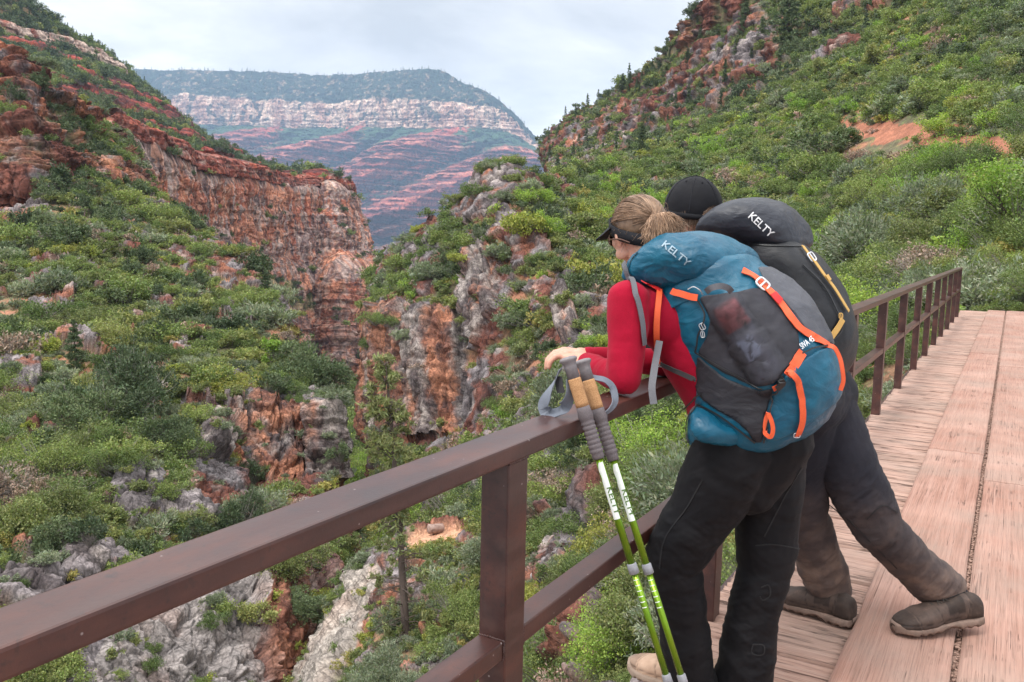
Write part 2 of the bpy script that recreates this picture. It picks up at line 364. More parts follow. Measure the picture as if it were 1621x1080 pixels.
sheet('far_mesa', MESA, 1050, 480, lambda u, v, r, c, P, n: np.ones(len(u)) * .9, 200., 0.10, MT_mesa, .25, colf=mesa_col, dispf=mesa_disp, strata=0)

# ---- pale scree and lower terraces seen through the gap
SCREE = [[(380,380,2600),(480,396,2500),(560,400,2400),(590,402,2300),(620,405,2200),(680,420,2100),(800,470,2000)],
         [(380,440,1500),(480,440,1500),(560,440,1450),(590,440,1400),(620,440,1350),(680,450,1300),(800,500,1200)],
         [(380,560,700),(480,540,700),(560,520,680),(590,515,650),(620,520,620),(680,540,600),(800,580,600)],
         [(380,700,420),(480,660,420),(560,630,400),(590,620,380),(620,630,360),(680,680,340),(800,760,320)]]
def scree_col(C, u, v, row, col, P, rock):
    n = fbm(P / 60., 5); a = fbm(P / 14., 4)
    D = lerp(srgb(206, 190, 172), srgb(150, 120, 104), sstep(-.2, .3, n)[:, None]); D = lerp(D, srgb(74, 84, 58), sstep(.10, .24, a + .2 * n)[:, None])
    return D * (1 + .4 * a[:, None])
sheet('scree_slope', SCREE, 240, 220, lambda u, v, r, c, P, n: .3 + .3 * fbm(P / 120., 3), 60., .22, MT_far, colf=scree_col)

# ---- upper slopes on the left: ledgy red beds under the skyline
UL = [
 [(-420,-300,520),(-200,-150,540),(-60,-60,560),(30,-8,590),(60,12,610),(110,52,650),(160,74,690),(195,106,720),(240,142,760),(290,188,780),(318,212,780),(360,236,760),(420,262,700),(470,274,640),(522,284,560),(545,300,600)],
 [(-420,-200,500),(-200,-60,520),(-60,18,535),(30,46,560),(60,50,580),(110,62,620),(160,86,660),(195,112,700),(240,146,740),(290,191,765),(318,214,770),(360,238,750),(420,264,695),(470,275,635),(522,285,555),(545,302,600)],
 [(-420,-185,498),(-200,-44,518),(-60,33,533),(30,60,558),(60,66,578),(110,80,618),(160,100,655),(195,118,695),(240,150,730),(290,194,755),(318,216,760),(360,240,740),(420,265,690),(470,276,630),(522,286,552),(545,304,600)],
 [(-420,-60,420),(-200,40,430),(-60,90,440),(30,100,450),(60,108,460),(110,128,480),(160,142,510),(195,152,540),(240,178,580),(290,206,620),(318,226,640),(360,246,640),(420,268,610),(470,278,570),(522,287,540),(545,306,590)],
 [(-420,60,330),(-200,130,330),(-60,170,340),(30,170,345),(60,175,350),(110,185,360),(160,192,385),(195,196,420),(240,205,450),(290,228,480),(318,240,500),(360,254,520),(420,273,520),(470,281,520),(522,289,520),(545,310,580)],
 [(-420,160,290),(-200,230,280),(-60,260,280),(30,262,280),(60,265,280),(110,270,285),(160,272,300),(195,262,330),(240,262,370),(290,262,410),(318,262,440),(360,272,470),(420,284,490),(470,290,500),(522,296,510),(545,330,580)]]
def ul_rock(u, v, row, col, P, n):
    r = sstep(.95, 1.05, row) * sstep(2.1, 2.0, row) * sstep(7.4, 6.8, col)
    b = sstep(-.02, .18, fbm(np.stack([P[:, 0] / 70, P[:, 1] / 70, P[:, 2] / 9.], 1), 4) + .10 * sstep(2.6, 3.2, row) * sstep(4.3, 3.8, row) - .12 * sstep(4.3, 4.8, row))
    return np.maximum(r, b * sstep(2.1, 2.3, row))
def ul_col(C, u, v, row, col, P, rock):
    q = P / 16.
    led = lerp(srgb(160, 76, 62), srgb(88, 50, 46), sstep(-.3, .3, layer(P[:, 2] / 3.2 + 1.5 * fbm(q * .4, 2), 3) + .6 * layer(P[:, 2] / 1.3 + fbm(q, 2), 4) + .3 * fbm(q * 3, 3))[:, None])
    pale = lerp(srgb(206, 180, 164), srgb(150, 92, 76), sstep(-.05, .3, fbm(q * [1, 1, .25], 4))[:, None])
    k = (sstep(.9, 1.0, row) * sstep(2.15, 2.05, row))[:, None]
    rc = lerp(led, pale, k); soil = lerp(srgb(120, 100, 74), srgb(88, 92, 58), sstep(-.2, .2, fbm(q * 1.4, 4))[:, None])
    return lerp(soil, rc, rock[:, None]) * (1 + .35 * fbm(q * 3, 3)[:, None])
sheet('upper_canyon_slope', UL, 620, 330, ul_rock, 22., .17, MT_far, .3, colf=ul_col, strata=1.5)

# ---- the tall red cliff across the gorge
RW = [
 [(120,180,225),(185,199,240),(230,208,260),(290,236,300),(340,244,335),(400,261,380),(450,274,420),(495,280,450),(524,283,470),(531,286,500),(528,290,580),(480,290,700)],
 [(120,240,220),(185,250,235),(230,262,255),(290,285,295),(340,290,330),(400,296,374),(450,302,414),(495,306,444),(526,308,462),(536,312,500),(530,320,580),(480,320,700)],
 [(120,250,216),(185,258,231),(230,270,251),(290,292,290),(340,297,325),(400,302,370),(450,308,410),(495,312,440),(528,314,458),(539,318,500),(532,326,580),(480,330,700)],
 [(120,370,210),(185,370,226),(230,380,246),(290,390,284),(340,395,320),(400,405,362),(450,415,402),(495,425,430),(545,428,444),(566,430,490),(560,436,580),(500,440,700)],
 [(120,410,205),(185,410,220),(230,420,240),(290,430,278),(340,435,312),(400,445,352),(450,455,390),(495,462,415),(556,440,426),(581,440,480),(570,446,580),(510,450,700)],
 [(120,520,204),(185,520,216),(230,530,236),(290,540,273),(340,545,306),(400,550,346),(450,556,384),(495,545,408),(556,520,420),(583,516,474),(568,520,560),(510,520,700)],
 [(120,640,198),(185,640,210),(230,650,230),(290,650,266),(340,650,298),(400,640,338),(450,640,374),(495,622,396),(552,600,408),(574,580,458),(558,580,560),(510,580,700)],
 [(120,760,184),(185,760,194),(230,760,214),(290,760,248),(340,760,280),(400,740,316),(450,720,350),(495,690,372),(548,660,384),(576,630,430),(562,630,560),(520,620,700)]]
def rw_rock(u, v, row, col, P, n):
    r = np.ones(len(u)); s = fbm(P / 30., 4)
    bench = sstep(3.75, 4.0, row) * sstep(4.6, 4.15, row) * .9 + sstep(.9, 1.1, row) * sstep(2.1, 1.9, row) * .3 + sstep(6.2, 7., row) * .6
    return r - sstep(-.05, .12, s) * bench
def rw_disp(u, v, row, col, P, n):
    a = P[:, 0] * .8 + P[:, 1] * .6
    but = ridged(np.stack([a / 46., P[:, 2] * 0 + 3.3, P[:, 2] / 400.], 1), 3)       # buttresses and alcoves run the full height
    fl = ridged(np.stack([a / 15., P[:, 2] / 130., P[:, 2] * 0], 1), 4, .6); MG['fl'] = fl; MG['but'] = but
    k = sstep(0, .4, row) * sstep(7, 5.5, row)
    led = layer(P[:, 2] / 7. + fbm(P / 40., 2), 4) * 2.2 + layer(P[:, 2] / 2.6 + fbm(P / 30., 2), 9) * 1.1
    return n * ((but * 9 + fl * 2.0 + fbm(P / 9., 4) * 2.2) * k + led * (.30 + 2.0 * sstep(4.0, 4.6, row) + 1.6 * sstep(1.3, .8, row)))[:, None]
def rw_col(C, u, v, row, col, P, rock):
    q = P / 26.; z = P[:, 2]
    base = lerp(srgb(160, 96, 76), srgb(206, 142, 114), sstep(-.25, .3, fbm(q * [1.6, 1.6, .8], 5, .6))[:, None])
    grey = lerp(srgb(116, 98, 98), srgb(178, 162, 156), sstep(-.25, .25, fbm(q * [7, 7, 4], 4, .6))[:, None])
    g = sstep(-.04, .12, fbm(q * [4.5, 4.5, .8] + 5, 5, .6) + .8 * fbm(q * [.35, .35, 2.2], 3) + .09)
    C = lerp(base, grey, g[:, None] * .85)
    bed = layer(z / 2.2 + 1.2 * fbm(q * .6, 2), 11) + .6 * layer(z / .9 + fbm(q, 2), 12); C = C * (1 + .32 * bed[:, None])
    st = sstep(.04, .20, fbm(q * [12, 12, .35] + 8, 4, .6) + .25 * fbm(q * [2, 2, 1], 3)); C = lerp(C, srgb(60, 46, 48), (st * .55)[:, None])
    st = sstep(.05, .22, fbm(q * [20, 20, .6] + 28, 3)); C = lerp(C, srgb(210, 150, 120), (st * .45)[:, None])
    upper = sstep(1.15, .9, row)[:, None]; lr = lerp(srgb(156, 74, 56), srgb(84, 48, 44), sstep(-.3, .4, bed)[:, None])
    C = lerp(C, lr, upper * .75)
    low = sstep(4.2, 4.6, row)[:, None]; lc = lerp(srgb(160, 108, 90), srgb(84, 56, 52), sstep(-.3, .4, bed + .3 * fbm(q * 8, 3))[:, None])
    C = lerp(C, lc, low * .45)
    C = lerp(C, srgb(210, 190, 172), (sstep(.2, .4, fbm(q * 9 + 12, 4)) * .35)[:, None])
    soil = lerp(srgb(150, 130, 100), srgb(82, 88, 56), sstep(-.2, .2, fbm(q * 5, 3))[:, None])
    return lerp(soil, C, sstep(.3, .7, rock)[:, None]) * (1 + .5 * fbm(q * [14, 14, 9], 3, .6)[:, None])
sheet('red_canyon_cliff', RW, 860, 600, rw_rock, 8., .22, MT_far, .15, colf=rw_col, strata=.7, dispf=rw_disp)

# ---- dark crags at the left edge
CR = [
 [(-300,-20,150),(-150,40,140),(-40,66,132),(10,74,128),(30,88,126),(48,112,126),(78,148,128),(112,156,134),(150,186,142),(176,204,150),(186,212,170),(190,215,230)],
 [(-300,60,140),(-150,110,132),(-40,130,126),(10,134,122),(32,140,120),(56,158,121),(84,184,124),(118,196,130),(152,214,138),(182,226,146),(194,232,170),(198,236,230)],
 [(-300,180,128),(-150,200,120),(-40,210,115),(10,214,112),(38,216,111),(66,226,113),(92,232,117),(120,240,124),(150,246,131),(186,246,140),(202,250,165),(206,256,230)],
 [(-300,300,118),(-150,300,112),(-40,300,107),(10,300,104),(44,296,104),(72,290,107),(98,278,112),(126,272,120),(152,268,127),(190,266,136),(212,270,160),(216,280,230)],
 [(-300,440,118),(-150,400,114),(-40,380,110),(10,362,108),(48,340,109),(78,318,114),(106,296,122),(134,288,128),(160,288,122),(196,290,131),(226,296,155),(230,310,230)],
 [(-300,520,124),(-150,480,122),(-40,460,120),(10,440,118),(48,410,120),(84,372,126),(112,350,134),(140,336,140),(166,332,144),(204,336,146),(236,320,150),(240,340,230)]]
def cr_rock(u, v, row, col, P, n):
    r = np.ones(len(u)); r -= inpoly(u, v, [(84,180),(150,215),(185,262),(190,290),(120,300),(96,262),(80,210)]) * .0
    r -= sstep(-.02, .14, fbm(P / 11. + 4, 4)) * (inpoly(u, v, [(60,120),(200,200),(215,262),(150,262),(96,235),(66,180)]) * .9 + .25)
    return r
sheet('crag_slope', CR, 520, 560, cr_rock, 3.4, .34, MT_mid, .2, red=.8, grey=.50, strata=2.6, seed=5., pale=.2, strk=1.2)

def cols_disp(u, v, P, n, polys, w_=1.0):
    m = np.zeros(len(u)); wu = u + 10 * fbm(P / 3., 3); wv = v + 10 * fbm(P / 3. + 9, 3)
    for p in polys: m = np.maximum(m, inpoly(wu, wv, p) * 1.)
    a = P[:, 0] * .75 + P[:, 1] * .66; x = a / 2.3 + .35 * fbm(P / [9., 9., 30.], 2)
    c1 = layer(x, 21) * 1.8 + sstep(.5, .38, np.abs((x % 1) - .5)) * .6; x2 = a / .85 + .5 * fbm(P / [5., 5., 14.], 2); c2 = layer(x2, 22) * .75 + sstep(.5, .36, np.abs((x2 % 1) - .5)) * .35
    h = layer(P[:, 2] / 5. + 2 * layer(x, 25), 23) * .7 + layer(P[:, 2] / 1.7 + 3 * layer(x2, 26), 24) * .35
    MG['colid'] = layer(x, 27) + .7 * layer(x2, 28); MG['colm'] = m; return n * ((c1 + c2 + h) * m * w_)[:, None]
def col_paint(C, P, rock, k1=.9):
    cid = MG['colid']; m = (MG['colm'] * rock)[:, None]; og = lerp(srgb(172, 118, 92), srgb(114, 74, 60), sstep(-.2, .3, fbm(P / 2.2, 4, .6))[:, None]); gy = lerp(srgb(156, 146, 140), srgb(96, 88, 88), sstep(-.25, .25, fbm(P / [1.5, 1.5, 4.], 4, .6))[:, None])
    c = lerp(og, gy, sstep(-.30, .22, cid * .7 + .8 * fbm(P / [2.2, 2.2, 5.], 4, .6))[:, None]); c = lerp(c, DRK, (sstep(.12, .3, fbm(P / [.8, .8, 9.] + 5, 3)) * .7)[:, None]); return lerp(C, c * (1 + .6 * fbm(P / [.7, .7, .5], 3, .6)[:, None]), m * k1)
# ---- left slope: scrub, then the rim and walls of the inner gorge
LS = [
 [(-500,360,120),(-250,360,112),(-60,352,104),(20,340,102),(75,300,106),(112,258,122),(150,262,132),(200,290,130),(250,316,126),(300,344,118),(345,384,108),(395,425,98),(432,464,90),(450,502,84),(460,560,77),(468,602,73),(478,632,71)],
 [(-500,430,90),(-250,430,88),(-60,420,86),(20,410,86),(75,390,88),(112,370,92),(150,365,96),(200,375,98),(250,390,98),(300,405,96),(345,430,92),(395,460,86),(432,500,80),(450,535,76),(462,590,71),(474,624,68),(488,642,67)],
 [(-500,540,66),(-250,530,66),(-60,515,66),(20,508,67),(75,500,68),(112,490,70),(150,485,72),(200,490,74),(250,500,75),(300,515,74),(345,530,73),(395,555,70),(432,582,67),(455,602,65),(474,630,64),(494,642,63),(512,654,64)],
 [(-500,700,46),(-250,680,47),(-60,660,48),(20,655,49),(75,650,50),(112,645,51),(150,640,52),(200,640,54),(250,640,55),(300,642,56),(345,645,56),(395,645,57),(435,645,58),(464,645,58),(492,646,58),(506,650,58),(517,660,60)],
 [(-500,840,34),(-250,810,35),(-60,785,36),(20,775,37),(75,768,38),(112,760,39),(150,755,40),(200,750,42),(250,748,44),(300,748,46),(345,752,49),(395,762,52),(435,772,53),(464,775,54),(492,774,54.5),(508,770,55),(520,760,58)],
 [(-500,960,27),(-250,930,28),(-60,900,29),(20,885,30),(75,876,31),(112,868,32),(150,862,33),(200,862,34),(250,866,35.5),(300,872,37),(345,876,38.5),(395,876,40),(435,872,41.5),(464,864,43),(494,854,45),(522,842,48),(546,830,54)],
 [(-500,1100,22),(-250,1080,23),(-60,1050,24),(20,1030,25),(75,1015,26),(112,1000,27),(150,990,28),(200,985,29),(250,985,30),(300,990,31),(345,995,32),(395,1000,33),(435,1000,34.5),(468,985,37),(498,960,40),(530,930,44),(566,900,50)],
 [(-500,1300,18),(-250,1280,19),(-60,1240,20),(20,1220,21),(75,1200,22),(112,1180,23),(150,1160,24),(200,1150,25),(250,1140,26),(300,1130,27),(345,1130,28),(395,1130,30),(435,1130,32),(468,1110,34),(498,1080,37),(530,1040,41),(566,1000,47)],
 [(-500,1700,15),(-250,1650,16),(-60,1600,17),(20,1560,18),(75,1520,19),(112,1480,20),(150,1450,21),(200,1420,22),(250,1400,23),(300,1380,24),(345,1360,25),(395,1340,27),(435,1320,29),(468,1280,31),(498,1240,34),(530,1180,38),(566,1120,44)]]
P_ls_rock = [
 [(345,648),(400,640),(535,652),(545,780),(470,800),(420,790),(380,740)], [(285,640),(330,620),(350,700),(340,760),(300,740)],
 [(180,930),(260,900),(330,880),(400,870),(410,1120),(240,1120),(60,1120),(120,1010)], [(385,905),(480,860),(520,900),(500,1000),(480,1120),(380,1120)],
 [(275,365),(305,372),(300,440),(270,420)], [(320,380),(360,372),(392,430),(370,460),(330,445)],
 [(428,478),(470,490),(480,560),(440,520)], [(0,560),(70,580),(60,640),(0,640)], [(85,468),(120,470),(116,500),(86,498)],
 [(170,735),(230,750),(250,830),(200,840),(160,800)], [(300,735),(370,735),(390,790),(350,850),(250,840),(260,790)],[(205,600),(240,590),(250,640),(215,650)],
 [(0,300),(75,300),(60,360),(0,360)], [(440,790),(540,780),(545,860),(470,880),(430,850)]]
P_ls_soil = [[(0,440),(40,430),(100,470),(130,540),(190,600),(180,640),(110,600),(60,560),(0,500)], [(215,590),(250,600),(290,650),(270,720),(220,700)], [(310,700),(350,690),(380,760),(360,800)]]
def ls_rock(u, v, row, col, P, n):
    r = np.zeros(len(u))
    for p in P_ls_rock: r = np.maximum(r, inpoly(u, v, p) * 1.0)
    s = fbm(P / 3.2 + 60, 4); r = np.maximum(r, sstep(.25, .29, s)); r = np.maximum(r, sstep(.08, .14, s) * sstep(3.8, 4.8, row))
    return r
def ls_disp(u, v, row, col, P, n): return cols_disp(u, v, P, n, [[(350,652),(400,646),(530,656),(540,770),(470,790),(420,780),(385,735)], [(290,645),(335,640),(345,740),(305,735)], [(392,905),(480,880),(510,920),(490,1010),(470,1100),(390,1100)]], .62)
def ls_col(C, u, v, row, col, P, rock):
    C = col_paint(C, P, rock)
    k = inpoly(u, v, [(385,895),(500,860),(530,920),(500,1010),(480,1130),(385,1130)]) * rock
    org = rock_color(P, 2.5, 1.0, .2, .8, 3., .2); C = lerp(C, org * .8, (k * .55)[:, None])
    k = inpoly(u, v, [(200,930),(395,890),(400,1130),(100,1130)]) * rock; C = lerp(C, srgb(146, 138, 134) * (1 + .8 * fbm(P / 1.1, 4))[:, None], (k * .75)[:, None])
    return C
sheet('canyon_slope', LS, 860, 800, ls_rock, 2.5, .34, MT_near, .35, red=.45, grey=.62, soilred=.45, colf=ls_col, seed=9., strata=.8, dispf=ls_disp)

# ---- gorge floor with its thicket
GF = [[(380,690,420),(500,670,400),(552,618,400),(600,590,400),(660,590,400),(800,590,400)],
      [(400,780,260),(490,760,250),(545,680,240),(588,655,235),(640,690,230),(760,700,230)],
      [(400,860,150),(480,850,150),(538,770,148),(582,745,145),(640,790,145),(760,800,150)],
      [(380,980,95),(470,960,93),(533,920,92),(580,835,92),(640,840,92),(760,860,95)],
      [(300,1100,60),(430,1050,60),(520,1000,62),(590,980,64),(680,980,64),(800,1000,64)],
      [(150,1500,42),(350,1450,42),(500,1400,42),(620,1350,42),(800,1350,42),(1000,1350,42)]]
sheet('gorge_floor', GF, 260, 300, lambda u, v, r, c, P, n: sstep(.1, .2, fbm(P / 8., 4)), 6., .30, MT_mid, soilred=.4)

# ---- skyline ridge on the right with its broken red cliff band
RR = [
 [(866,262,520),(862,244,480),(864,228,450),(882,205,430),(910,182,410),(940,166,395),(968,146,380),(992,128,365),(1018,112,350),(1042,92,335),(1062,64,320),(1088,34,305),(1115,2,290),(1180,-70,280),(1300,-180,270),(1500,-330,260),(1900,-560,250)],
 [(872,266,440),(868,254,420),(870,238,405),(890,216,390),(920,196,375),(950,184,360),(980,172,345),(1005,160,335),(1032,146,322),(1060,120,310),(1085,96,300),(1112,78,290),(1150,50,280),(1210,0,265),(1320,-90,250),(1520,-240,240),(1900,-450,230)],
 [(880,276,330),(878,268,330),(880,262,325),(900,254,318),(930,246,310),(962,236,300),(994,224,290),(1022,214,280),(1052,204,270),(1085,196,260),(1120,182,250),(1160,164,240),(1205,140,230),(1260,90,220),(1370,10,210),(1560,-140,200),(1900,-330,195)],
 [(890,300,230),(890,292,228),(896,288,225),(915,284,222),(945,278,218),(978,270,213),(1010,260,208),(1040,252,204),(1070,244,200),(1100,238,195),(1140,226,190),(1185,206,186),(1240,176,180),(1310,130,174),(1420,60,168),(1600,-70,162),(1900,-230,160)]]
def rr_rock(u, v, row, col, P, n):
    s = .35 * fbm(P / 26. + 8, 4)
    r = sstep(.98, 1.06, row + s) * sstep(2.05, 1.9, row + s) * sstep(13.2, 12.6, col)
    r = np.maximum(r, inpoly(u, v, [(1060,60),(1130,0),(1200,-30),(1180,15),(1110,60),(1070,85)]) * 1.)
    r = np.maximum(r, sstep(.24, .3, fbm(P / 9. + 30, 4)))
    r = np.where(u < 905, np.maximum(r, sstep(-.1, .05, fbm(P / 12., 4)) * .95), r)
    return r * (1 - .85 * sstep(.06, .16, fbm(P / 10. + 3, 4)))
sheet('right_ridge', RR, 640, 330, rr_rock, 7.0, .34, MT_mid, .3, red=.55, grey=.60, seed=14., strata=1.3, soilred=.3)

# ---- right hillside and the rock prow that closes the gorge
HS = [
 [(590,440,135),(606,412,128),(624,398,124),(650,380,118),(685,352,114),(728,318,110),(752,290,106),(766,268,104),(812,264,104),(862,276,112),(925,268,140),(985,246,158),(1080,210,172),(1195,170,168),(1290,112,158),(1400,40,148),(1480,-20,140),(1650,-150,130),(2000,-420,120),(2400,-700,120)],
 [(594,500,118),(608,458,112),(624,432,108),(650,415,104),(690,390,100),(728,360,98),(754,330,96),(770,318,95),(820,320,92),(870,330,98),(930,320,115),(990,300,128),(1085,270,138),(1200,230,136),(1290,180,128),(1400,120,120),(1480,70,114),(1650,-30,108),(2000,-220,100),(2400,-450,100)],
 [(598,530,106),(609,484,98),(622,486,93),(648,500,89),(690,486,87),(738,486,85),(764,440,85),(790,420,85),(830,415,82),(880,410,80),(940,395,88),(1000,370,96),(1090,340,104),(1200,300,104),(1290,255,98),(1400,205,92),(1480,165,87),(1650,90,82),(2000,-40,76),(2400,-200,76)],
 [(594,700,100),(602,696,94),(616,694,88),(648,700,84),(692,704,80),(738,700,78),(766,650,75),(800,590,72),(845,560,69),(895,540,66),(955,520,66),(1010,495,70),(1095,460,74),(1200,415,74),(1290,370,70),(1400,325,65),(1480,290,61),(1650,230,56),(2000,140,50),(2400,40,50)],
 [(584,830,82),(596,815,78),(618,805,72),(655,800,66),(700,800,60),(745,790,56),(785,740,54),(825,700,52),(870,670,48),(920,640,46),(975,612,44),(1025,590,45),(1105,560,46),(1200,520,46),(1290,480,44),(1400,430,40),(1480,395,36),(1650,350,31),(2000,290,27),(2400,220,27)],
 [(520,980,66),(560,960,62),(610,940,56),(660,920,50),(710,900,46),(755,880,42),(800,845,38),(845,810,35),(890,780,32),(940,750,30),(990,720,29),(1040,700,28.5),(1115,670,28),(1205,630,27.5),(1295,580,27),(1400,520,25.5),(1485,480,24.5),(1650,440,22),(2000,400,19),(2400,360,19)],
 [(480,1180,50),(540,1160,46),(600,1120,42),(660,1080,38),(715,1040,34),(765,1010,31),(815,980,28),(860,960,25),(905,940,23),(950,910,21.5),(1000,880,20.5),(1050,850,19.5),(1125,820,19),(1215,790,18.5),(1300,740,18.5),(1405,640,19),(1490,560,20),(1650,500,19),(2000,480,16),(2400,470,16)],
 [(440,1500,36),(520,1480,33),(600,1420,30),(670,1360,27),(730,1300,24),(785,1240,21.5),(835,1200,19),(880,1170,17),(925,1150,15.5),(975,1120,14.5),(1020,1090,13.8),(1070,1070,13.2),(1145,1040,12.8),(1230,1000,12.6),(1315,950,12.6),(1420,850,13.2),(1510,740,14),(1670,660,14),(2000,640,12),(2400,640,12)],
 [(400,2000,28),(500,1950,25),(600,1850,22),(680,1760,20),(745,1700,18),(800,1600,16),(855,1540,14.5),(905,1500,13),(950,1460,12),(1000,1420,11),(1050,1400,10.4),(1105,1380,10),(1170,1360,9.6),(1255,1320,9.4),(1345,1260,9.4),(1450,1160,9.6),(1550,1060,10),(1700,980,10),(2000,960,8.5),(2400,960,8.5)]]
P_hs_rock = [
 [(566,470),(600,474),(640,490),(700,484),(742,480),(748,600),(745,705),(650,712),(556,705)],
 [(756,268),(800,272),(815,300),(800,330),(760,350),(735,345),(720,370),(700,360),(740,318)],
 [(738,380),(762,372),(790,395),(815,450),(800,520),(770,560),(745,520),(740,470)], [(870,310),(905,312),(900,360),(872,356)], [(805,355),(835,350),(835,395),(806,392)],
 [(882,412),(906,412),(906,470),(884,470)], [(882,480),(925,462),(940,520),(920,575),(885,560)], [(740,600),(790,560),(800,640),(770,720),(738,710)],
 [(660,350),(700,345),(690,372),(655,378)], [(640,392),(690,385),(690,410),(650,415)], [(900,520),(960,500),(965,550),(905,560)],
 [(1170,90),(1220,85),(1262,100),(1240,150),(1160,150),(1140,120)], [(1340,20),(1440,-20),(1420,20),(1350,50)],
 [(860,700),(895,705),(905,780),(850,800),(835,740)], [(590,520),(575,700),(556,700),(560,540)]]
P_hs_soil = [[(1325,186),(1400,192),(1500,204),(1605,214),(1640,224),(1640,256),(1560,238),(1490,230),(1400,228),(1335,220)], [(800,268),(890,272),(885,300),(860,310),(850,285),(800,282)], [(760,300),(800,310),(790,335),(765,330)]]
P_hs_clear = [[(1318,180),(1500,196),(1645,210),(1645,290),(1560,272),(1480,262),(1400,256),(1318,246)]]
def hs_rock(u, v, row, col, P, n):
    r = np.zeros(len(u))
    for p in P_hs_rock: r = np.maximum(r, inpoly(u, v, p) * 1.0)
    s = fbm(P / 4.2 + 25, 4); r = np.maximum(r, sstep(.30, .34, s) * sstep(1500, 1000, u)); r = np.maximum(r, sstep(.13, .19, s) * (u < 980) * sstep(5.5, 4.5, row))
    return r
def hs_disp(u, v, row, col, P, n): return cols_disp(u, v, P, n, [[(550,486),(600,482),(650,500),(742,488),(748,600),(745,700),(650,708),(552,700)], [(742,400),(770,400),(800,450),(790,520),(765,560),(748,520)], [(884,490),(915,480),(925,540),(900,560)]])
def hs_col(C, u, v, row, col, P, rock):
    k = (inpoly(u, v, [(556,520),(640,520),(700,560),(735,640),(740,720),(600,720),(552,700)]) * rock) * sstep(-.15, .15, fbm(P / 5. + 4, 3) + .05)
    C = lerp(C, rock_color(P, 3., 1.1, .12, .7, 5., .12), (k * .9)[:, None]); C = col_paint(C, P, rock)
    s = np.zeros(len(u)) 
    for p in P_hs_soil: s = np.maximum(s, inpoly(u - 0, v, p) * 1.)
    C = lerp(C, srgb(160, 104, 82) * (1 + .5 * fbm(P / 1.5, 4))[:, None], (s * (1 - rock) * .95)[:, None])
    return C
sheet('hillside', HS, 1050, 860, hs_rock, 2.9, .30, MT_near, .35, red=.42, grey=.74, dispf=hs_disp, soilred=.38, colf=hs_col, seed=2., strata=.7)

# ---- the near spur under the bridge: pale ledge, sandy shelf
NS = [
 [(420,1400,44),(500,1200,46),(560,1040,48),(620,950,49),(690,890,48),(760,855,44),(830,810,38),(920,770,32)],
 [(440,1140,32),(512,1000,33),(562,918,34),(610,872,35),(662,848,35.5),(722,830,36),(790,815,36),(880,775,31)],
 [(452,1150,27),(528,1040,28),(580,960,29),(628,910,30),(668,866,33),(728,848,34),(786,838,33),(880,800,29)],
 [(450,1280,22),(540,1140,23),(600,1040,25),(650,970,26.5),(700,925,28),(750,900,29),(810,880,28),(890,850,25)],
 [(430,1500,17),(540,1300,18),(620,1180,19),(690,1100,20.5),(750,1050,21.5),(810,1010,22),(860,980,21),(930,930,19.5)],
 [(400,1900,13),(540,1650,13.5),(650,1480,14),(740,1360,15),(810,1290,15.5),(870,1240,16),(930,1180,15.5),(1000,1120,15)],
 [(380,2600,10),(560,2300,10),(700,2000,10.5),(800,1800,11),(880,1700,11.5),(950,1600,12),(1020,1500,12),(1080,1450,12)]]
P_ns_rock = [[(440,1100),(520,985),(570,905),(600,905),(590,990),(560,1060),(520,1150),(440,1180)], [(590,880),(650,870),(640,960),(600,1000),(580,960)],[(730,930),(765,940),(765,1000),(735,1000)]]
P_ns_soil = [[(640,842),(690,830),(770,835),(760,872),(680,868),(640,868)]]
def ns_rock(u, v, row, col, P, n):
    r = np.zeros(len(u))
    for p in P_ns_rock: r = np.maximum(r, inpoly(u, v, p) * 1.0)
    return np.maximum(r, sstep(.22, .27, fbm(P / 2.0 + 5, 4)))
def ns_col(C, u, v, row, col, P, rock):
    k = inpoly(u, v, P_ns_rock[0]) * rock; C = lerp(C, srgb(166, 156, 146) * (1 + .8 * fbm(P / .9, 4))[:, None], (k * .8)[:, None])
    s = inpoly(u, v, P_ns_soil[0]) * (1 - rock); return lerp(C, srgb(196, 150, 122) * (1 + .3 * fbm(P / 1., 4))[:, None], (s * .9)[:, None])
sheet('near_spur', NS, 420, 420, ns_rock, 1.5, .30, MT_near, .35, red=.4, grey=.6, soilred=.55, colf=ns_col, seed=31., strata=.6)

# ---- one broad sheet below everything, out to the horizon
gx, gy = np.meshgrid(np.linspace(-8200, 2600, 90), np.linspace(-1500, 7600, 90)); gp = np.stack([gx.ravel(), gy.ravel(), np.full(gx.size, -900.)], 1)
gp[:, 2] += 60 * fbm(gp / 1500., 4); idx = np.arange(8100).reshape(90, 90)
gm = np_mesh('canyon_floor', gp, np.stack([idx[:-1, :-1], idx[:-1, 1:], idx[1:, 1:], idx[1:, :-1]], -1).reshape(-1, 4)); set_col(gm, soil_color(gp, 300.))
tag(link('canyon_floor', gm, MT_mesa), kind='structure')

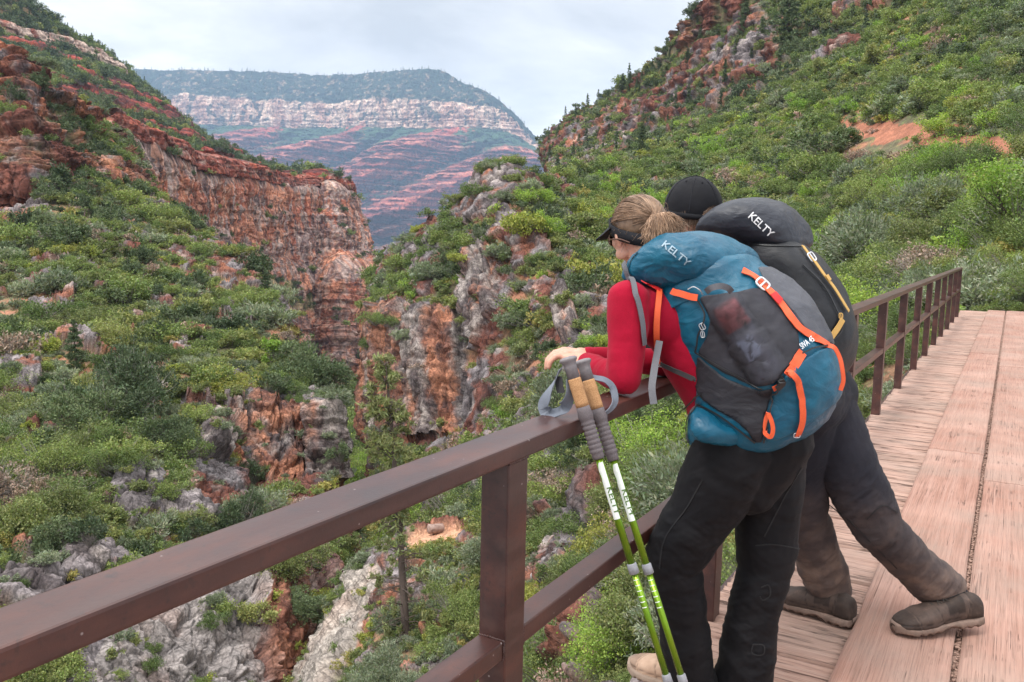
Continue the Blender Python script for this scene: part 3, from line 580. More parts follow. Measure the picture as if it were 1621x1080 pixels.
# ================================================================ VEGETATION
rg = np.random.RandomState(11)
def leaf_mat(name, c1, c2, c3, trans=.25, rough=.6):
    t = NT(name); r = t.n('ShaderNodeObjectInfo').outputs['Random']; c = t.ramp(r, [(0, c1), (.5, c2), (1, c3)])
    c = t.mix(1.0, c, t.attr('Col'), 'MULTIPLY'); t.done(c, rough, spec=.3)
    tr = t.n('ShaderNodeBsdfTranslucent'); t.l(t.mix(1.0, c, (1.0, 1.25, .55), 'MULTIPLY'), tr.inputs[0])
    m = t.n('ShaderNodeMixShader', {0: trans}); t.l(t.p.outputs[0], m.inputs[1]); t.l(tr.outputs[0], m.inputs[2]); t.l(m.outputs[0], t.out.inputs[0]); return t.m
G_ = 1.62
def gc(r, g, b): return (r * G_, g * G_, b * G_)
LM = dict(
 oak=leaf_mat('oak_leaves', gc(.056, .080, .028), gc(.092, .120, .040), gc(.135, .160, .050)),
 olive=leaf_mat('olive_leaves', gc(.080, .094, .036), gc(.115, .130, .048), gc(.150, .155, .056)),
 sage=leaf_mat('sage_leaves', gc(.085, .100, .066), gc(.120, .138, .092), gc(.155, .170, .120)),
 yellow=leaf_mat('yellow_green_leaves', gc(.145, .175, .030), gc(.175, .175, .045), gc(.20, .165, .060)),
 dead=leaf_mat('dry_leaves', gc(.15, .105, .075), gc(.17, .13, .105), gc(.20, .13, .105), .1),
 juniper=leaf_mat('juniper_needles', gc(.036, .052, .026), gc(.052, .072, .034), gc(.070, .092, .042), .1),
 lime=leaf_mat('fresh_leaves', gc(.11, .17, .034), gc(.145, .205, .042), gc(.18, .225, .05), .35))
M_twig = mat_noise('grey_twig', (.16, .135, .12), (.30, .27, .25), 30, .9)
M_bark = mat_noise('pine_bark', (.045, .032, .026), (.13, .095, .08), 14, .95, .6, .02)
def tubes(segs, sides=3):
    """segs: list of (p0,p1,r0,r1) -> V,F quads"""
    S = np.array([[*a, *b, r0, r1] for a, b, r0, r1 in segs], float); a, b = S[:, :3], S[:, 3:6]; d = b - a; d /= np.linalg.norm(d, axis=1, keepdims=True) + 1e-9
    x = np.cross(d, [0.31, .17, .93]); x /= np.linalg.norm(x, axis=1, keepdims=True) + 1e-9; y = np.cross(d, x)
    th = np.arange(sides) * 2 * np.pi / sides; V = []
    for c, r in ((a, S[:, 6]), (b, S[:, 7])):
        V.append(c[:, None] + r[:, None, None] * (np.cos(th)[None, :, None] * x[:, None] + np.sin(th)[None, :, None] * y[:, None]))
    V = np.concatenate(V, 1).reshape(-1, 3); n = len(S); base = (np.arange(n) * 2 * sides)[:, None]; k = np.arange(sides); k2 = (k + 1) % sides
    F_ = np.stack([base + k, base + k2, base + sides + k2, base + sides + k], -1).reshape(-1, 4); return V, F_
def leaves(P, size, rnd, up=.35, aspect=1.6, out=None, outw=.5):
    """one bent rhombus of leaf per point"""
    n = len(P); d = rnd.normal(size=(n, 3)); 
    if out is not None: d = d * (1 - outw) + out * outw * 1.6
    d[:, 2] += up; d /= np.linalg.norm(d, axis=1, keepdims=True) + 1e-9
    s = np.cross(d, rnd.normal(size=(n, 3))); s /= np.linalg.norm(s, axis=1, keepdims=True) + 1e-9
    sz = (size * rnd.uniform(.6, 1.35, n))[:, None]; L = d * sz * aspect * .5; W = s * sz * .5
    V = np.stack([P - L, P + W * .9, P + L, P - W * .9], 1).reshape(-1, 3); return V, np.arange(4 * n).reshape(-1, 4)
def build_plant(name, LV, LF, TV, TF, leafm, twigm, rnd, cl=None):
    n0 = len(LV); V = np.concatenate([LV, TV]) if len(TV) else LV; Fc = np.concatenate([LF, TF + n0]) if len(TV) else LF
    me = np_mesh(name, V, Fc, False); me.materials.append(leafm); me.materials.append(twigm)
    mi = np.zeros(len(Fc), np.int32); mi[len(LF):] = 1; me.polygons.foreach_set('material_index', mi)
    k = np.repeat(rnd.uniform(.62, 1.42, n0 // 4), 4); 
    if cl is not None: k = k * np.repeat(cl, 4)
    c = np.ones((len(V), 3)); c[:n0] = k[:, None] * np.array([1, 1, 1]); hue = np.repeat(rnd.uniform(-.12, .16, n0 // 4), 4); c[:n0, 0] *= 1 + hue
    set_col(me, c); return me
def shrub_mesh(name, seed, kind, lod):
    r = np.random.RandomState(seed); nl = {0: 7, 1: 9, 2: 13}[lod]
    nc, per, ls = {0: (70, 9, .15), 1: (230, 13, .078), 2: (760, 19, .036)}[lod]
    tall = {'oak': 1.1, 'olive': .9, 'sage': .7, 'yellow': .8, 'dead': .75, 'juniper': 1.3, 'lime': 1.3}[kind]
    nl += 3; cen = r.normal(size=(nl, 3)) * [.52, .52, .26]; cen[:, 2] = np.abs(cen[:, 2]) + .22 + .2 * r.rand(nl); rad = r.uniform(.17, .46, nl)
    li = r.choice(nl, nc, p=rad**2 / (rad**2).sum()); d = r.normal(size=(nc, 3)); d[:, 2] = d[:, 2] * .8 + .25; d /= np.linalg.norm(d, axis=1, keepdims=True)
    C = cen[li] + d * rad[li][:, None] * r.uniform(.55, 1.12, nc)[:, None]; C[:, 2] = np.abs(C[:, 2]) + .03; C[:, 2] *= tall
    sh_ = r.rand(nc) < .16; C = C + (d * [.5, .5, 1.] * r.uniform(.08, .34, nc)[:, None]) * sh_[:, None]
    if kind in ('sage', 'dead', 'yellow'): C = C + d * r.uniform(0, .22, nc)[:, None]
    cr = {0: .13, 1: .085, 2: .060}[lod] * (1.25 if kind in ('oak', 'lime') else 1)
    if kind == 'dead': nkeep = int(nc * .35); C = C[:nkeep]; d = d[:nkeep]; nc = nkeep
    P = np.repeat(C, per, 0) + r.normal(size=(nc * per, 3)) * cr * [1, 1, .8]; out = np.repeat(d, per, 0)
    asp = {'oak': 1.25, 'olive': 1.7, 'sage': 3.0, 'yellow': 1.8, 'dead': 2.2, 'juniper': 2.6, 'lime': 1.3}[kind]; ls2 = ls * {'sage': .8, 'juniper': .85}.get(kind, 1)
    LV, LF = leaves(P, ls2, r, .3, asp, out, .55 if kind in ('sage', 'juniper') else .3)
    cl = np.repeat(r.uniform(.75, 1.3, nc), per)
    nt_ = {0: 14, 1: 60, 2: 220}[lod] * (3 if kind == 'dead' else 2 if kind == 'sage' else 1); segs = []
    tw = {0: .018, 1: .010, 2: .006}[lod]
    for k in range(nt_):
        e = C[r.randint(nc)] * r.uniform(.9, 1.12) if kind != 'dead' else r.normal(size=3) * [.5, .5, .3] + [0, 0, .55 * tall]
        if e[2] < .02: e[2] = .05
        b0 = np.array([r.normal() * .07, r.normal() * .07, -.12]); m = (b0 + e) / 2 + r.normal(size=3) * .08; segs += [(b0, m, tw * 1.9, tw * 1.2), (m, e, tw * 1.2, tw * .4)]
    TV, TF = tubes(segs); return build_plant(name, LV, LF, TV, TF, LM[kind], M_twig, r, cl)
KINDS_V = ['oak', 'olive', 'sage', 'yellow', 'dead', 'juniper', 'lime']
proto_col = bpy.data.collections.new('plant_library')
PROTO = {}; PLIST = []
for lod in (0, 1, 2):
    for kd in KINDS_V:
        for k in range(2 if lod else 3):
            me = shrub_mesh('shrub', 100 * lod + 13 * k + 7 * KINDS_V.index(kd), kd, lod); PROTO[(lod, kd, k)] = me
def conifer_mesh(name, seed, lod, slim=.24, bare=.15, droop=-.15, dens=1.0):
    """unit-height conifer: crown mesh and trunk mesh"""
    r = np.random.RandomState(seed); nw = {0: 15, 1: 24, 2: 40}[lod]; segs = []; P = []; O = []
    for k in range(nw):
        h = bare + (1 - bare) * (k + r.uniform(0, 1)) / nw; L0 = slim * (1.02 - h) ** .75 * (1 if h > bare + .12 else .75)
        for j in range({0: 4, 1: 5, 2: 6}[lod]):
            if r.rand() < .18: continue
            a = r.uniform(0, 2 * np.pi); L = L0 * r.uniform(.55, 1.25); e = np.array([np.cos(a) * L, np.sin(a) * L, h + L * r.uniform(droop - .1, droop + .35)]); b0 = np.array([0, 0, h])
            segs.append((b0, e, .005, .0015)); ncl = max(2, int({0: 5, 1: 9, 2: 15}[lod] * dens))
            t = r.uniform(.3, 1.05, ncl)[:, None]; c = b0 + (e - b0) * t + r.normal(size=(ncl, 3)) * L * [.10, .10, .05]; per = {0: 4, 1: 7, 2: 14}[lod]
            P.append(np.repeat(c, per, 0) + r.normal(size=(ncl * per, 3)) * {0: .014, 1: .011, 2: .010}[lod]); O.append(np.tile((e - b0) / (L + 1e-6), (ncl * per, 1)))
    P = np.concatenate(P); O = np.concatenate(O); LV, LF = leaves(P, {0: .026, 1: .015, 2: .009}[lod], r, .25, 2.6, O, .35)
    TV, TF = tubes(segs); crown = build_plant(name, LV, LF, TV, TF, LM['juniper'], M_bark, r)
    zz = np.linspace(-.06, 1, 9); tr = []; off = np.cumsum(r.normal(size=(9, 2)) * .006, 0); off -= off[1]
    for k in range(8): tr.append((np.array([*off[k], zz[k]]), np.array([*off[k + 1], zz[k + 1]]), .019 * (1.03 - zz[k]) ** .8, .019 * (1.03 - zz[k + 1]) ** .8))
    TV, TF = tubes(tr, 8); trunk = np_mesh('trunk', TV, TF); trunk.materials.append(M_bark); return crown, trunk
CON = [conifer_mesh('crown', 500 + k, 0 if k < 3 else 1, [.20, .26, .16, .22, .28][k], .1) for k in range(5)]
bpp = {}
def proto_obj(key, me):
    o = bpy.data.objects.new('plant_%03d' % len(PLIST), me); proto_col.objects.link(o); bpp[key] = len(PLIST); PLIST.append(o); return o
for key, me in PROTO.items(): proto_obj(key, me)
for k, (cm, tm) in enumerate(CON): proto_obj(('con', k), cm)

# ---- scatter
def cells(S):
    P = S['P']; a = np.linalg.norm(np.cross(P[:-1, 1:] - P[:-1, :-1], P[1:, :-1] - P[:-1, :-1]), axis=2); return a
def scatter(name, spacing, rockkeep, size, mixf, seed, keep=None, dens=None, hmin=.25, maxn=30000):
    S = SHEETS[name]; r = np.random.RandomState(seed); A = cells(S); rk = S['rock'][:-1, :-1]; N = S['N'][:-1, :-1]
    w_ = A * np.where(rk > .5, rockkeep, 1.0) * sstep(hmin - .15, hmin + .1, N[..., 2])
    if dens is not None: w_ = w_ * dens(S['uv'][0][:-1, :-1], S['uv'][1][:-1, :-1], S['P'][:-1, :-1], S)
    u, v = S['uv'][0][:-1, :-1], S['uv'][1][:-1, :-1]
    w_ = w_ * ((u > -260) & (u < 1900) & (v > -260) & (v < 1400))
    tot = w_.sum(); n = int(min(maxn, tot / spacing**2 * 1.9)); 
    if n < 1: return np.zeros((0, 3)), None
    ix = r.choice(w_.size, n, p=(w_ / tot).ravel()); i, j = np.unravel_index(ix, w_.shape); fa, fb = r.rand(n, 1), r.rand(n, 1); P = S['P']
    p = P[i, j] * (1 - fa) * (1 - fb) + P[i + 1, j] * fa * (1 - fb) + P[i, j + 1] * (1 - fa) * fb + P[i + 1, j + 1] * fa * fb
    key = np.floor(p / spacing).astype(np.int64); _, un = np.unique(key[:, 0] * 73856093 ^ key[:, 1] * 19349663 ^ key[:, 2] * 83492791, return_index=True)
    p = p[un]; return p, r
RECS = []   # (pos, scale, rotz, kind, sheet)
def add_scatter(name, spacing, rockkeep, smin, smax, probs, seed, big=1.0, **k):
    p, r = scatter(name, spacing, rockkeep, 0, None, seed, **k)
    n = len(p)
    if not n: return
    nz = fbm(p / (9. * big) + seed, 3); nz2 = fbm(p / (4. * big) + seed + 7, 3)
    ks = list(probs); pr = np.array([probs[q] for q in ks], float)
    W = np.stack([pr[a] * np.exp(5.0 * noise(p / (7. * big) + 31 * a + seed)) for a in range(len(ks))], 1); W /= W.sum(1, keepdims=True); cum = W.cumsum(1); ki = (r.rand(n, 1) > cum).sum(1).clip(0, len(ks) - 1)
    s = r.uniform(smin, smax, n) * (1 + .7 * nz2) * np.where(r.rand(n) < .14, 1.75, 1)
    for q in range(n): RECS.append((p[q], float(s[q]), float(r.rand() * 6.28), ks[ki[q]], name))
hsmix = dict(oak=.44, olive=.16, sage=.22, yellow=.04, dead=.04, lime=.06, juniper=.04); lsmix = dict(oak=.30, olive=.30, sage=.17, yellow=.05, dead=.05, juniper=.13)
def hs_d(u, v, P, S):
    d = np.ones(u.shape); 
    for p in P_hs_soil + P_hs_clear: d[inpoly(S['wuv'][0][:-1, :-1].ravel(), S['wuv'][1][:-1, :-1].ravel(), p).reshape(u.shape)] = .03
    d *= 1 - .75 * sstep(.10, .3, fbm(P.reshape(-1, 3) / 6. + 77, 3)).reshape(u.shape); return d
def ls_d(u, v, P, S):
    d = np.ones(u.shape); wu, wv = S['wuv'][0][:-1, :-1].ravel(), S['wuv'][1][:-1, :-1].ravel()
    for p in P_ls_soil: d[inpoly(wu, wv, p).reshape(u.shape)] = .12
    d *= 1 - .6 * sstep(.12, .3, fbm(P.reshape(-1, 3) / 5. + 7, 3)).reshape(u.shape); return d
def ns_d(u, v, P, S):
    d = np.ones(u.shape); wu, wv = S['wuv'][0][:-1, :-1].ravel(), S['wuv'][1][:-1, :-1].ravel()
    d[inpoly(wu, wv, P_ns_soil[0]).reshape(u.shape)] = 0; d[inpoly(wu, wv, P_ns_rock[0]).reshape(u.shape)] *= .35; return d
def near(a, b): return lambda u, v, P, S: sstep(a, a - 2, np.hypot(P[..., 0], P[..., 1])) if b else sstep(a - 2, a, np.hypot(P[..., 0], P[..., 1]))
def mul(*fs): return lambda u, v, P, S: np.prod([f(u, v, P, S) for f in fs], axis=0)
add_scatter('hillside', 1.22, .05, .50, 1.15, hsmix, 1, dens=mul(hs_d, near(30, 0)), hmin=.35)
add_scatter('hillside', .95, .05, .40, .80, hsmix, 41, dens=mul(hs_d, near(30, 1)))
add_scatter('hillside', .60, .10, .16, .38, dict(sage=.45, oak=.3, yellow=.15, olive=.2), 2, dens=mul(near(62, 1), lambda u, v, P, S: np.full(u.shape, .8)))
add_scatter('canyon_slope', 1.22, .035, .45, 1.10, lsmix, 3, dens=mul(ls_d, near(36, 0)), hmin=.35)
add_scatter('canyon_slope', .95, .035, .34, .75, lsmix, 43, dens=mul(ls_d, near(36, 1)), hmin=.35)
add_scatter('canyon_slope', .62, .07, .16, .40, dict(sage=.45, oak=.25, yellow=.1, olive=.25), 4, dens=mul(near(70, 1), lambda u, v, P, S: np.full(u.shape, .8)))
add_scatter('near_spur', 1.0, .05, .25, .50, dict(oak=.25, olive=.25, sage=.40, yellow=.15, dead=.06), 5, dens=ns_d)
add_scatter('near_spur', .36, .12, .08, .18, dict(oak=.3, sage=.45, yellow=.25), 6, dens=ns_d)
add_scatter('gorge_floor', 2.8, .25, 1.0, 2.4, dict(oak=.6, lime=.1, olive=.3), 7)
add_scatter('right_ridge', 2.4, .04, .7, 1.6, dict(oak=.5, olive=.25, juniper=.22, sage=.15), 8, big=2.5, hmin=.3)
add_scatter('crag_slope', 1.9, .035, .6, 1.3, dict(oak=.5, olive=.2, sage=.2, juniper=.2), 9, big=2, hmin=.35)
add_scatter('upper_canyon_slope', 4.6, .05, 1.2, 2.8, dict(juniper=.6, oak=.15, olive=.3), 10, big=8)
add_scatter('red_canyon_cliff', 3.6, .03, 1.0, 2.2, dict(juniper=.35, oak=.3, olive=.35), 12, big=5, hmin=.35)
# conifers on the high slopes and the rim of the mesa
def add_conifers(name, n, smin, smax, seed, dens=None):
    p, r = scatter(name, (cells(SHEETS[name]).sum() / (n * 3)) ** .5, .3, 0, None, seed, dens=dens, hmin=.1)
    if len(p) > n: p = p[r.choice(len(p), n, replace=False)]
    for q in range(len(p)): RECS.append((p[q], float(r.uniform(smin, smax)), float(r.rand() * 6.28), ('con', int(r.randint(3))), name))
add_conifers('far_mesa', 7500, 16, 30, 21, dens=lambda u, v, P, S: (S['row'][:-1, :-1] < 1.0) * (u > 100) * 1. * (1 + 9 * (S['row'][:-1, :-1] < .10)))
add_conifers('upper_canyon_slope', 800, 4, 8, 22, dens=lambda u, v, P, S: (S['row'][:-1, :-1] < .95) * 1. + .12)
add_conifers('right_ridge', 150, 4, 7.5, 23)

# ---- keep the bridge clear, sort by size in the picture
def clear(p, s):
    if -3.0 < p[0] < 4.0 and -8 < p[1] < 21.8: return p[2] + s * 1.25 < -.35
    return True
RECS = [q for q in RECS if clear(q[0], q[1] if not isinstance(q[3], tuple) else 1)]
PA = np.array([q[0] for q in RECS]); SA = np.array([q[1] for q in RECS]); U, V_, Zd = project(PA)
m = (Zd > 3) & (U > -260) & (U < 1900) & (V_ > -260) & (V_ < 1450); RECS = [q for q, k in zip(RECS, m) if k]; PA, SA, U, V_, Zd = PA[m], SA[m], U[m], V_[m], Zd[m]
from mathutils.bvhtree import BVHTree
bv = []
for nm, st in (('hillside', 5), ('canyon_slope', 5), ('near_spur', 4)):
    G = SHEETS[nm]['P'][::st, ::st]; a, b = G.shape[:2]; ix = np.arange(a * b).reshape(a, b); Fq = np.stack([ix[:-1, :-1], ix[:-1, 1:], ix[1:, 1:], ix[1:, :-1]], -1).reshape(-1, 4)
    bv.append(BVHTree.FromPolygons([tuple(x) for x in G.reshape(-1, 3)], [tuple(int(y) for y in x) for x in Fq]))
def visible(p, s):
    q = Vector(p) + Vector((0, 0, s * .7)); d = q - Vector(EYEV); L = d.length; d.normalize()
    return not any((h := b.ray_cast(Vector(EYEV), d, L - s)[0]) is not None for b in bv)
pxs = SA / Zd; order = np.argsort(-pxs); HERO = []
def covered(u, v):    # behind the rail, the hikers or the deck
    return inpoly(np.array([u]), np.array([v]), [(960,400),(1000,300),(1130,270),(1260,330),(1370,560),(1330,640),(1560,960),(1540,1080),(1000,1080),(1060,800)])[0] or inpoly(np.array([u]), np.array([v]), [(1040,1100),(1520,495),(1700,495),(1700,1100)])[0]
seen_cells = {}
for q in order:
    if isinstance(RECS[q][3], tuple): continue
    if not (-30 < U[q] < 1650 and 0 < V_[q] < 1090): continue
    if covered(U[q], V_[q]) or RECS[q][4] not in ('hillside', 'canyon_slope', 'near_spur'): continue
    if not visible(RECS[q][0], SA[q]): continue
    HERO.append(int(q))
    if len(HERO) >= 285: break
heroset = set(HERO)
ADJ = dict(oak='leafy dark green', olive='dull olive green', sage='wispy grey green', yellow='yellow green', dead='dry leafless', juniper='dark needle-leaved', lime='fresh bright green')
def zone(name, u, v, z):
    if name == 'canyon_slope':
        if v < 450: return 'below the dark red crags'
        if v < 640: return 'on the left slope at the photo edge' if u < 150 else 'on the rim facing the tall red cliff' if u > 330 else 'in the middle of the left slope'
        return 'at the lower left photo edge' if u < 130 else 'above the pale rock gully' if u < 330 else 'on the wall of the inner gorge'
    if name == 'near_spur': return 'on the rocky spur left of the near post' if u < 770 else 'on the spur right of the near post'
    if u > 1300: return ('by the red dirt trail' if v < 300 else 'on the bank past the bridge end' if u > 1500 else 'on the slope above the far railing' if v < 440 else 'low behind the far railing posts')
    if u < 860: return 'on the rock prow facing the gorge' if v < 560 else 'under the rock prow cliff'
    return 'uphill of the two hikers' if v < 330 else 'left of the crimson sleeve' if v < 600 else 'between top rail and middle rail' if v < 830 else 'under the middle rail by the poles'
def lod_of(z, s): px = s / z * 853; return 2 if px > 24 else 1 if px > 9 else 0
ORD = ['leftmost', 'second from left', 'third from left', 'fourth from left', 'fifth from left', 'sixth from left', 'seventh from left']
grp = {}
for q in HERO: grp.setdefault((RECS[q][3], zone(RECS[q][4], U[q], V_[q], Zd[q])), []).append(q)
for (kd, z_), qs in grp.items():
    qs.sort(key=lambda q: U[q])
    for n_, q in enumerate(qs):
        p, s, rz, kd, nm = RECS[q]; k = q % 2; me = PROTO[(lod_of(Zd[q], s), kd, k)]
        o = bpy.data.objects.new('shrub', me); COL.objects.link(o); o.location = tuple(p - np.array([0, 0, .06 * s])); o.rotation_euler = (0, 0, rz); o.scale = (s, s, s * (.85 + .3 * (q % 7) / 7))
        lb = '%s shrub %s' % (ADJ[kd], z_)
        if 1 < len(qs) <= 14:
            m2 = len(qs) - 1 - n_; lb += ', ' + (ORD[n_] if n_ < 7 else ORD[m2].replace('left', 'right'))
        tag(o, lb, 'shrub', '%s shrubs %s' % (ADJ[kd], z_))
def stuff_cloud(name, sel, label):
    n = len(sel); me = bpy.data.meshes.new(name); me.vertices.add(n); me.vertices.foreach_set('co', np.array([RECS[q][0] - np.array([0, 0, .06 * SA[q]]) for q in sel], np.float32).ravel())
    a = me.attributes.new('rz', 'FLOAT_VECTOR', 'POINT'); a.data.foreach_set('vector', np.array([(0, 0, RECS[q][2]) for q in sel], np.float32).ravel())
    a = me.attributes.new('sc', 'FLOAT_VECTOR', 'POINT'); a.data.foreach_set('vector', np.array([(SA[q], SA[q], SA[q] * (.85 + .3 * (q % 7) / 7)) for q in sel], np.float32).ravel())
    def ix(q):
        kd = RECS[q][3]; return bpp[kd] if isinstance(kd, tuple) else bpp[(lod_of(Zd[q], SA[q]), kd, q % 2)]
    a = me.attributes.new('ix', 'INT', 'POINT'); a.data.foreach_set('value', np.array([ix(q) for q in sel], np.int32))
    o = link(name, me); ng = bpy.data.node_groups.new(name, 'GeometryNodeTree'); ng.interface.new_socket('Geometry', in_out='INPUT', socket_type='NodeSocketGeometry'); ng.interface.new_socket('Geometry', in_out='OUTPUT', socket_type='NodeSocketGeometry')
    N = ng.nodes.new; gi, go = N('NodeGroupInput'), N('NodeGroupOutput'); ip = N('GeometryNodeInstanceOnPoints'); ci = N('GeometryNodeCollectionInfo'); ci.inputs[0].default_value = proto_col; ci.inputs['Separate Children'].default_value = True; ci.inputs['Reset Children'].default_value = True
    def at(nm, ty): a = N('GeometryNodeInputNamedAttribute'); a.data_type = ty; a.inputs[0].default_value = nm; return [s for s in a.outputs if s.enabled and s.name == 'Attribute'][0]
    L = ng.links.new; L(gi.outputs[0], ip.inputs['Points']); L(ci.outputs[0], ip.inputs['Instance']); ip.inputs['Pick Instance'].default_value = True
    L(at('ix', 'INT'), ip.inputs['Instance Index']); L(at('rz', 'FLOAT_VECTOR'), ip.inputs['Rotation']); L(at('sc', 'FLOAT_VECTOR'), ip.inputs['Scale']); L(ip.outputs[0], go.inputs[0])
    md = o.modifiers.new('scatter', 'NODES'); md.node_group = ng; tag(o, label, 'scrub', None, 'stuff'); return o
rest = [q for q in range(len(RECS)) if q not in heroset]
stuff_cloud('scrub', [q for q in rest if not isinstance(RECS[q][3], tuple)], 'dense mixed green scrub covering the canyon slopes')
stuff_cloud('forest', [q for q in rest if isinstance(RECS[q][3], tuple)], 'dark conifer forest along the mesa rim and high ridges')
print('SCATTER', len(RECS), 'hero', len(HERO), 'zmin hero px', pxs[HERO[-1]] * 853 if HERO else 0)

# ---- trees one can tell apart
for nm, st_ in (('right_ridge', 5), ('crag_slope', 5), ('upper_canyon_slope', 6)):
    G = SHEETS[nm]['P'][::st_, ::st_]; a, b = G.shape[:2]; ix = np.arange(a * b).reshape(a, b); Fq = np.stack([ix[:-1, :-1], ix[:-1, 1:], ix[1:, 1:], ix[1:, :-1]], -1).reshape(-1, 4)
    bv.append(BVHTree.FromPolygons([tuple(x) for x in G.reshape(-1, 3)], [tuple(int(y) for y in x) for x in Fq]))
def ground_at(u, v):
    d = Vector(CAMR @ np.array([(u - CXP) / FPX, (v - CYP) / FPX, 1.0])).normalized(); hs = [h[0] for b in bv if (h := b.ray_cast(Vector(EYEV), d))[0] is not None]
    return np.array(min(hs, key=lambda h: (h - Vector(EYEV)).length)[:]) if hs else None
CONH = [conifer_mesh('crown', 700 + k, 1, [.17, .24, .30][k], [.06, .1, .12][k], dens=1.3) for k in range(3)]
def tree(u, v, hpx, k, label, group=None, name='pine_tree', zz=None, wide=1.0):
    g = None
    for dv in range(0, 40, 3):
        g = ground_at(u, v + dv)
        if g is not None: break
    if g is None: return
    z = project(g)[2]; H_ = hpx * z / FPX; r = empty(name, tuple(g - np.array([0, 0, .03 * H_]))); r.rotation_euler = (0, 0, u * .7); r.scale = (H_ * wide, H_ * wide, H_)
    cm, tm = CONH[k] if isinstance(k, int) else k
    c = bpy.data.objects.new('crown', cm); t = bpy.data.objects.new('trunk', tm)
    for o in (c, t): COL.objects.link(o); o.parent = r
    tag(r, label, 'tree', group); return r
sk = [(985, 148, 32), (997, 144, 30), (1008, 138, 16), (1016, 127, 15), (1024, 124, 20), (1032, 120, 25), (1043, 110, 16), (1060, 90, 13), (1076, 70, 14), (906, 184, 10), (1088, 101, 26)]
for n_, (a, b_, h) in enumerate(sorted(sk)): tree(a, b_, h, n_ % 3, 'dark skyline pine on the right ridge, number %s from the left' % ['one', 'two', 'three', 'four', 'five', 'six', 'seven', 'eight', 'nine', 'ten', 'eleven'][n_], 'dark pines along the right skyline')
tree(1178, 60, 62, 1, 'tall dark pine high on the right ridge, left of the biggest pine', wide=1.1); tree(1247, 76, 95, 2, 'biggest dark pine at the top of the right ridge', wide=1.2)
tree(1275, 74, 36, 1, 'small dark pine just right of the biggest pine'); tree(1147, 130, 36, 0, 'slender pine standing in front of the red cliff band'); tree(1205, 66, 40, 2, 'middling dark pine between the two biggest ridge pines'); tree(1014, 252, 56, 0, 'pale thin pine on the hillside below the broken cliff band')
tree(70, 146, 42, 1, 'dark pine standing on the left crags'); tree(420, 468, 42, 1, 'dark pine on the rim against the tall red cliff', wide=1.2); tree(120, 592, 88, 1, 'slim dark pine on the left slope beside bare red soil'); tree(700, 336, 16, 0, 'small pine on the crest of the rock prow')
tree(790, 270, 14, 2, 'small round pine on top of the rock prow')
# broadleaf trees: trunk with forks, leafy crown
def broadleaf(u, v, hpx, kind, label, seed, wide=.55, name='leafy_tree', zfix=None):
    g = ground_at(u, v) if zfix is None else pt(u, v, zfix)
    if g is None: return
    z = project(g)[2]; H_ = hpx * z / FPX; r = np.random.RandomState(seed); root = empty(name, tuple(g)); big = hpx > 100
    segs = []; tips = []
    def grow(p, d, L, rad, dep):
        e = p + d * L; m = (p + e) / 2 + r.normal(size=3) * L * .06; segs.extend([(p, m, rad, rad * .85), (m, e, rad * .85, rad * .65)])
        if dep >= 2: tips.append(e)
        if dep < 4:
            for _ in range(r.randint(2, 4)): nd = unit_(d + r.normal(size=3) * .45 + np.array([0, 0, .12])); grow(e, nd, L * r.uniform(.6, .85), rad * .6, dep + 1)
    unit_ = lambda a: a / np.linalg.norm(a)
    grow(np.array([0, 0, -.04]), unit_(np.array([r.normal() * .08, r.normal() * .08, 1])), .30, .022, 0)
    T = np.array(tips); T[:, :2] *= wide * 2; T = T[T[:, 2] > .18]; T[:, 2] *= .96 / T[:, 2].max(); nper = 150 if big else 16; n = len(T)
    P = np.repeat(T, nper, 0) + r.normal(size=(n * nper, 3)) * .040; LV, LF = leaves(P, .0115 if big else .05, r, .2, 1.35); crown = build_plant('crown', LV, LF, np.zeros((0, 3)), np.zeros((0, 4), int), LM[kind], M_twig, r, np.repeat(r.uniform(.75, 1.25, n), nper))
    V, F = tubes([(a * [wide * 2, wide * 2, 1], b * [wide * 2, wide * 2, 1], c, d) for a, b, c, d in segs], 5); tm = np_mesh('trunk', V, F); tm.materials.append(M_bark)
    for nm, me in (('crown', crown), ('trunk', tm)): o = bpy.data.objects.new(nm, me); COL.objects.link(o); o.parent = root
    root.scale = (H_, H_, H_); tag(root, label, 'tree', None); return root
broadleaf(1290, 250, 66, 'oak', 'small forked tree alone on the hillside below the dirt trail', 1); broadleaf(430, 592, 56, 'lime', 'fresh green sapling on the rim of the left slope', 2, .35); broadleaf(1330, 246, 44, 'oak', 'low round tree right of the forked hillside tree', 3)
broadleaf(1618, 505, 245, 'lime', 'tall bright green tree at the right photo edge past the bridge', 4, .5, zfix=27.); broadleaf(1545, 480, 120, 'lime', 'bright green sapling behind the end of the railing', 5, .6, zfix=29.); broadleaf(1480, 470, 95, 'lime', 'bright green bushy tree above the far railing', 6, .7, zfix=31.)
broadleaf(560, 800, 75, 'oak', 'green tree rising from the bottom of the gorge', 7, .5)
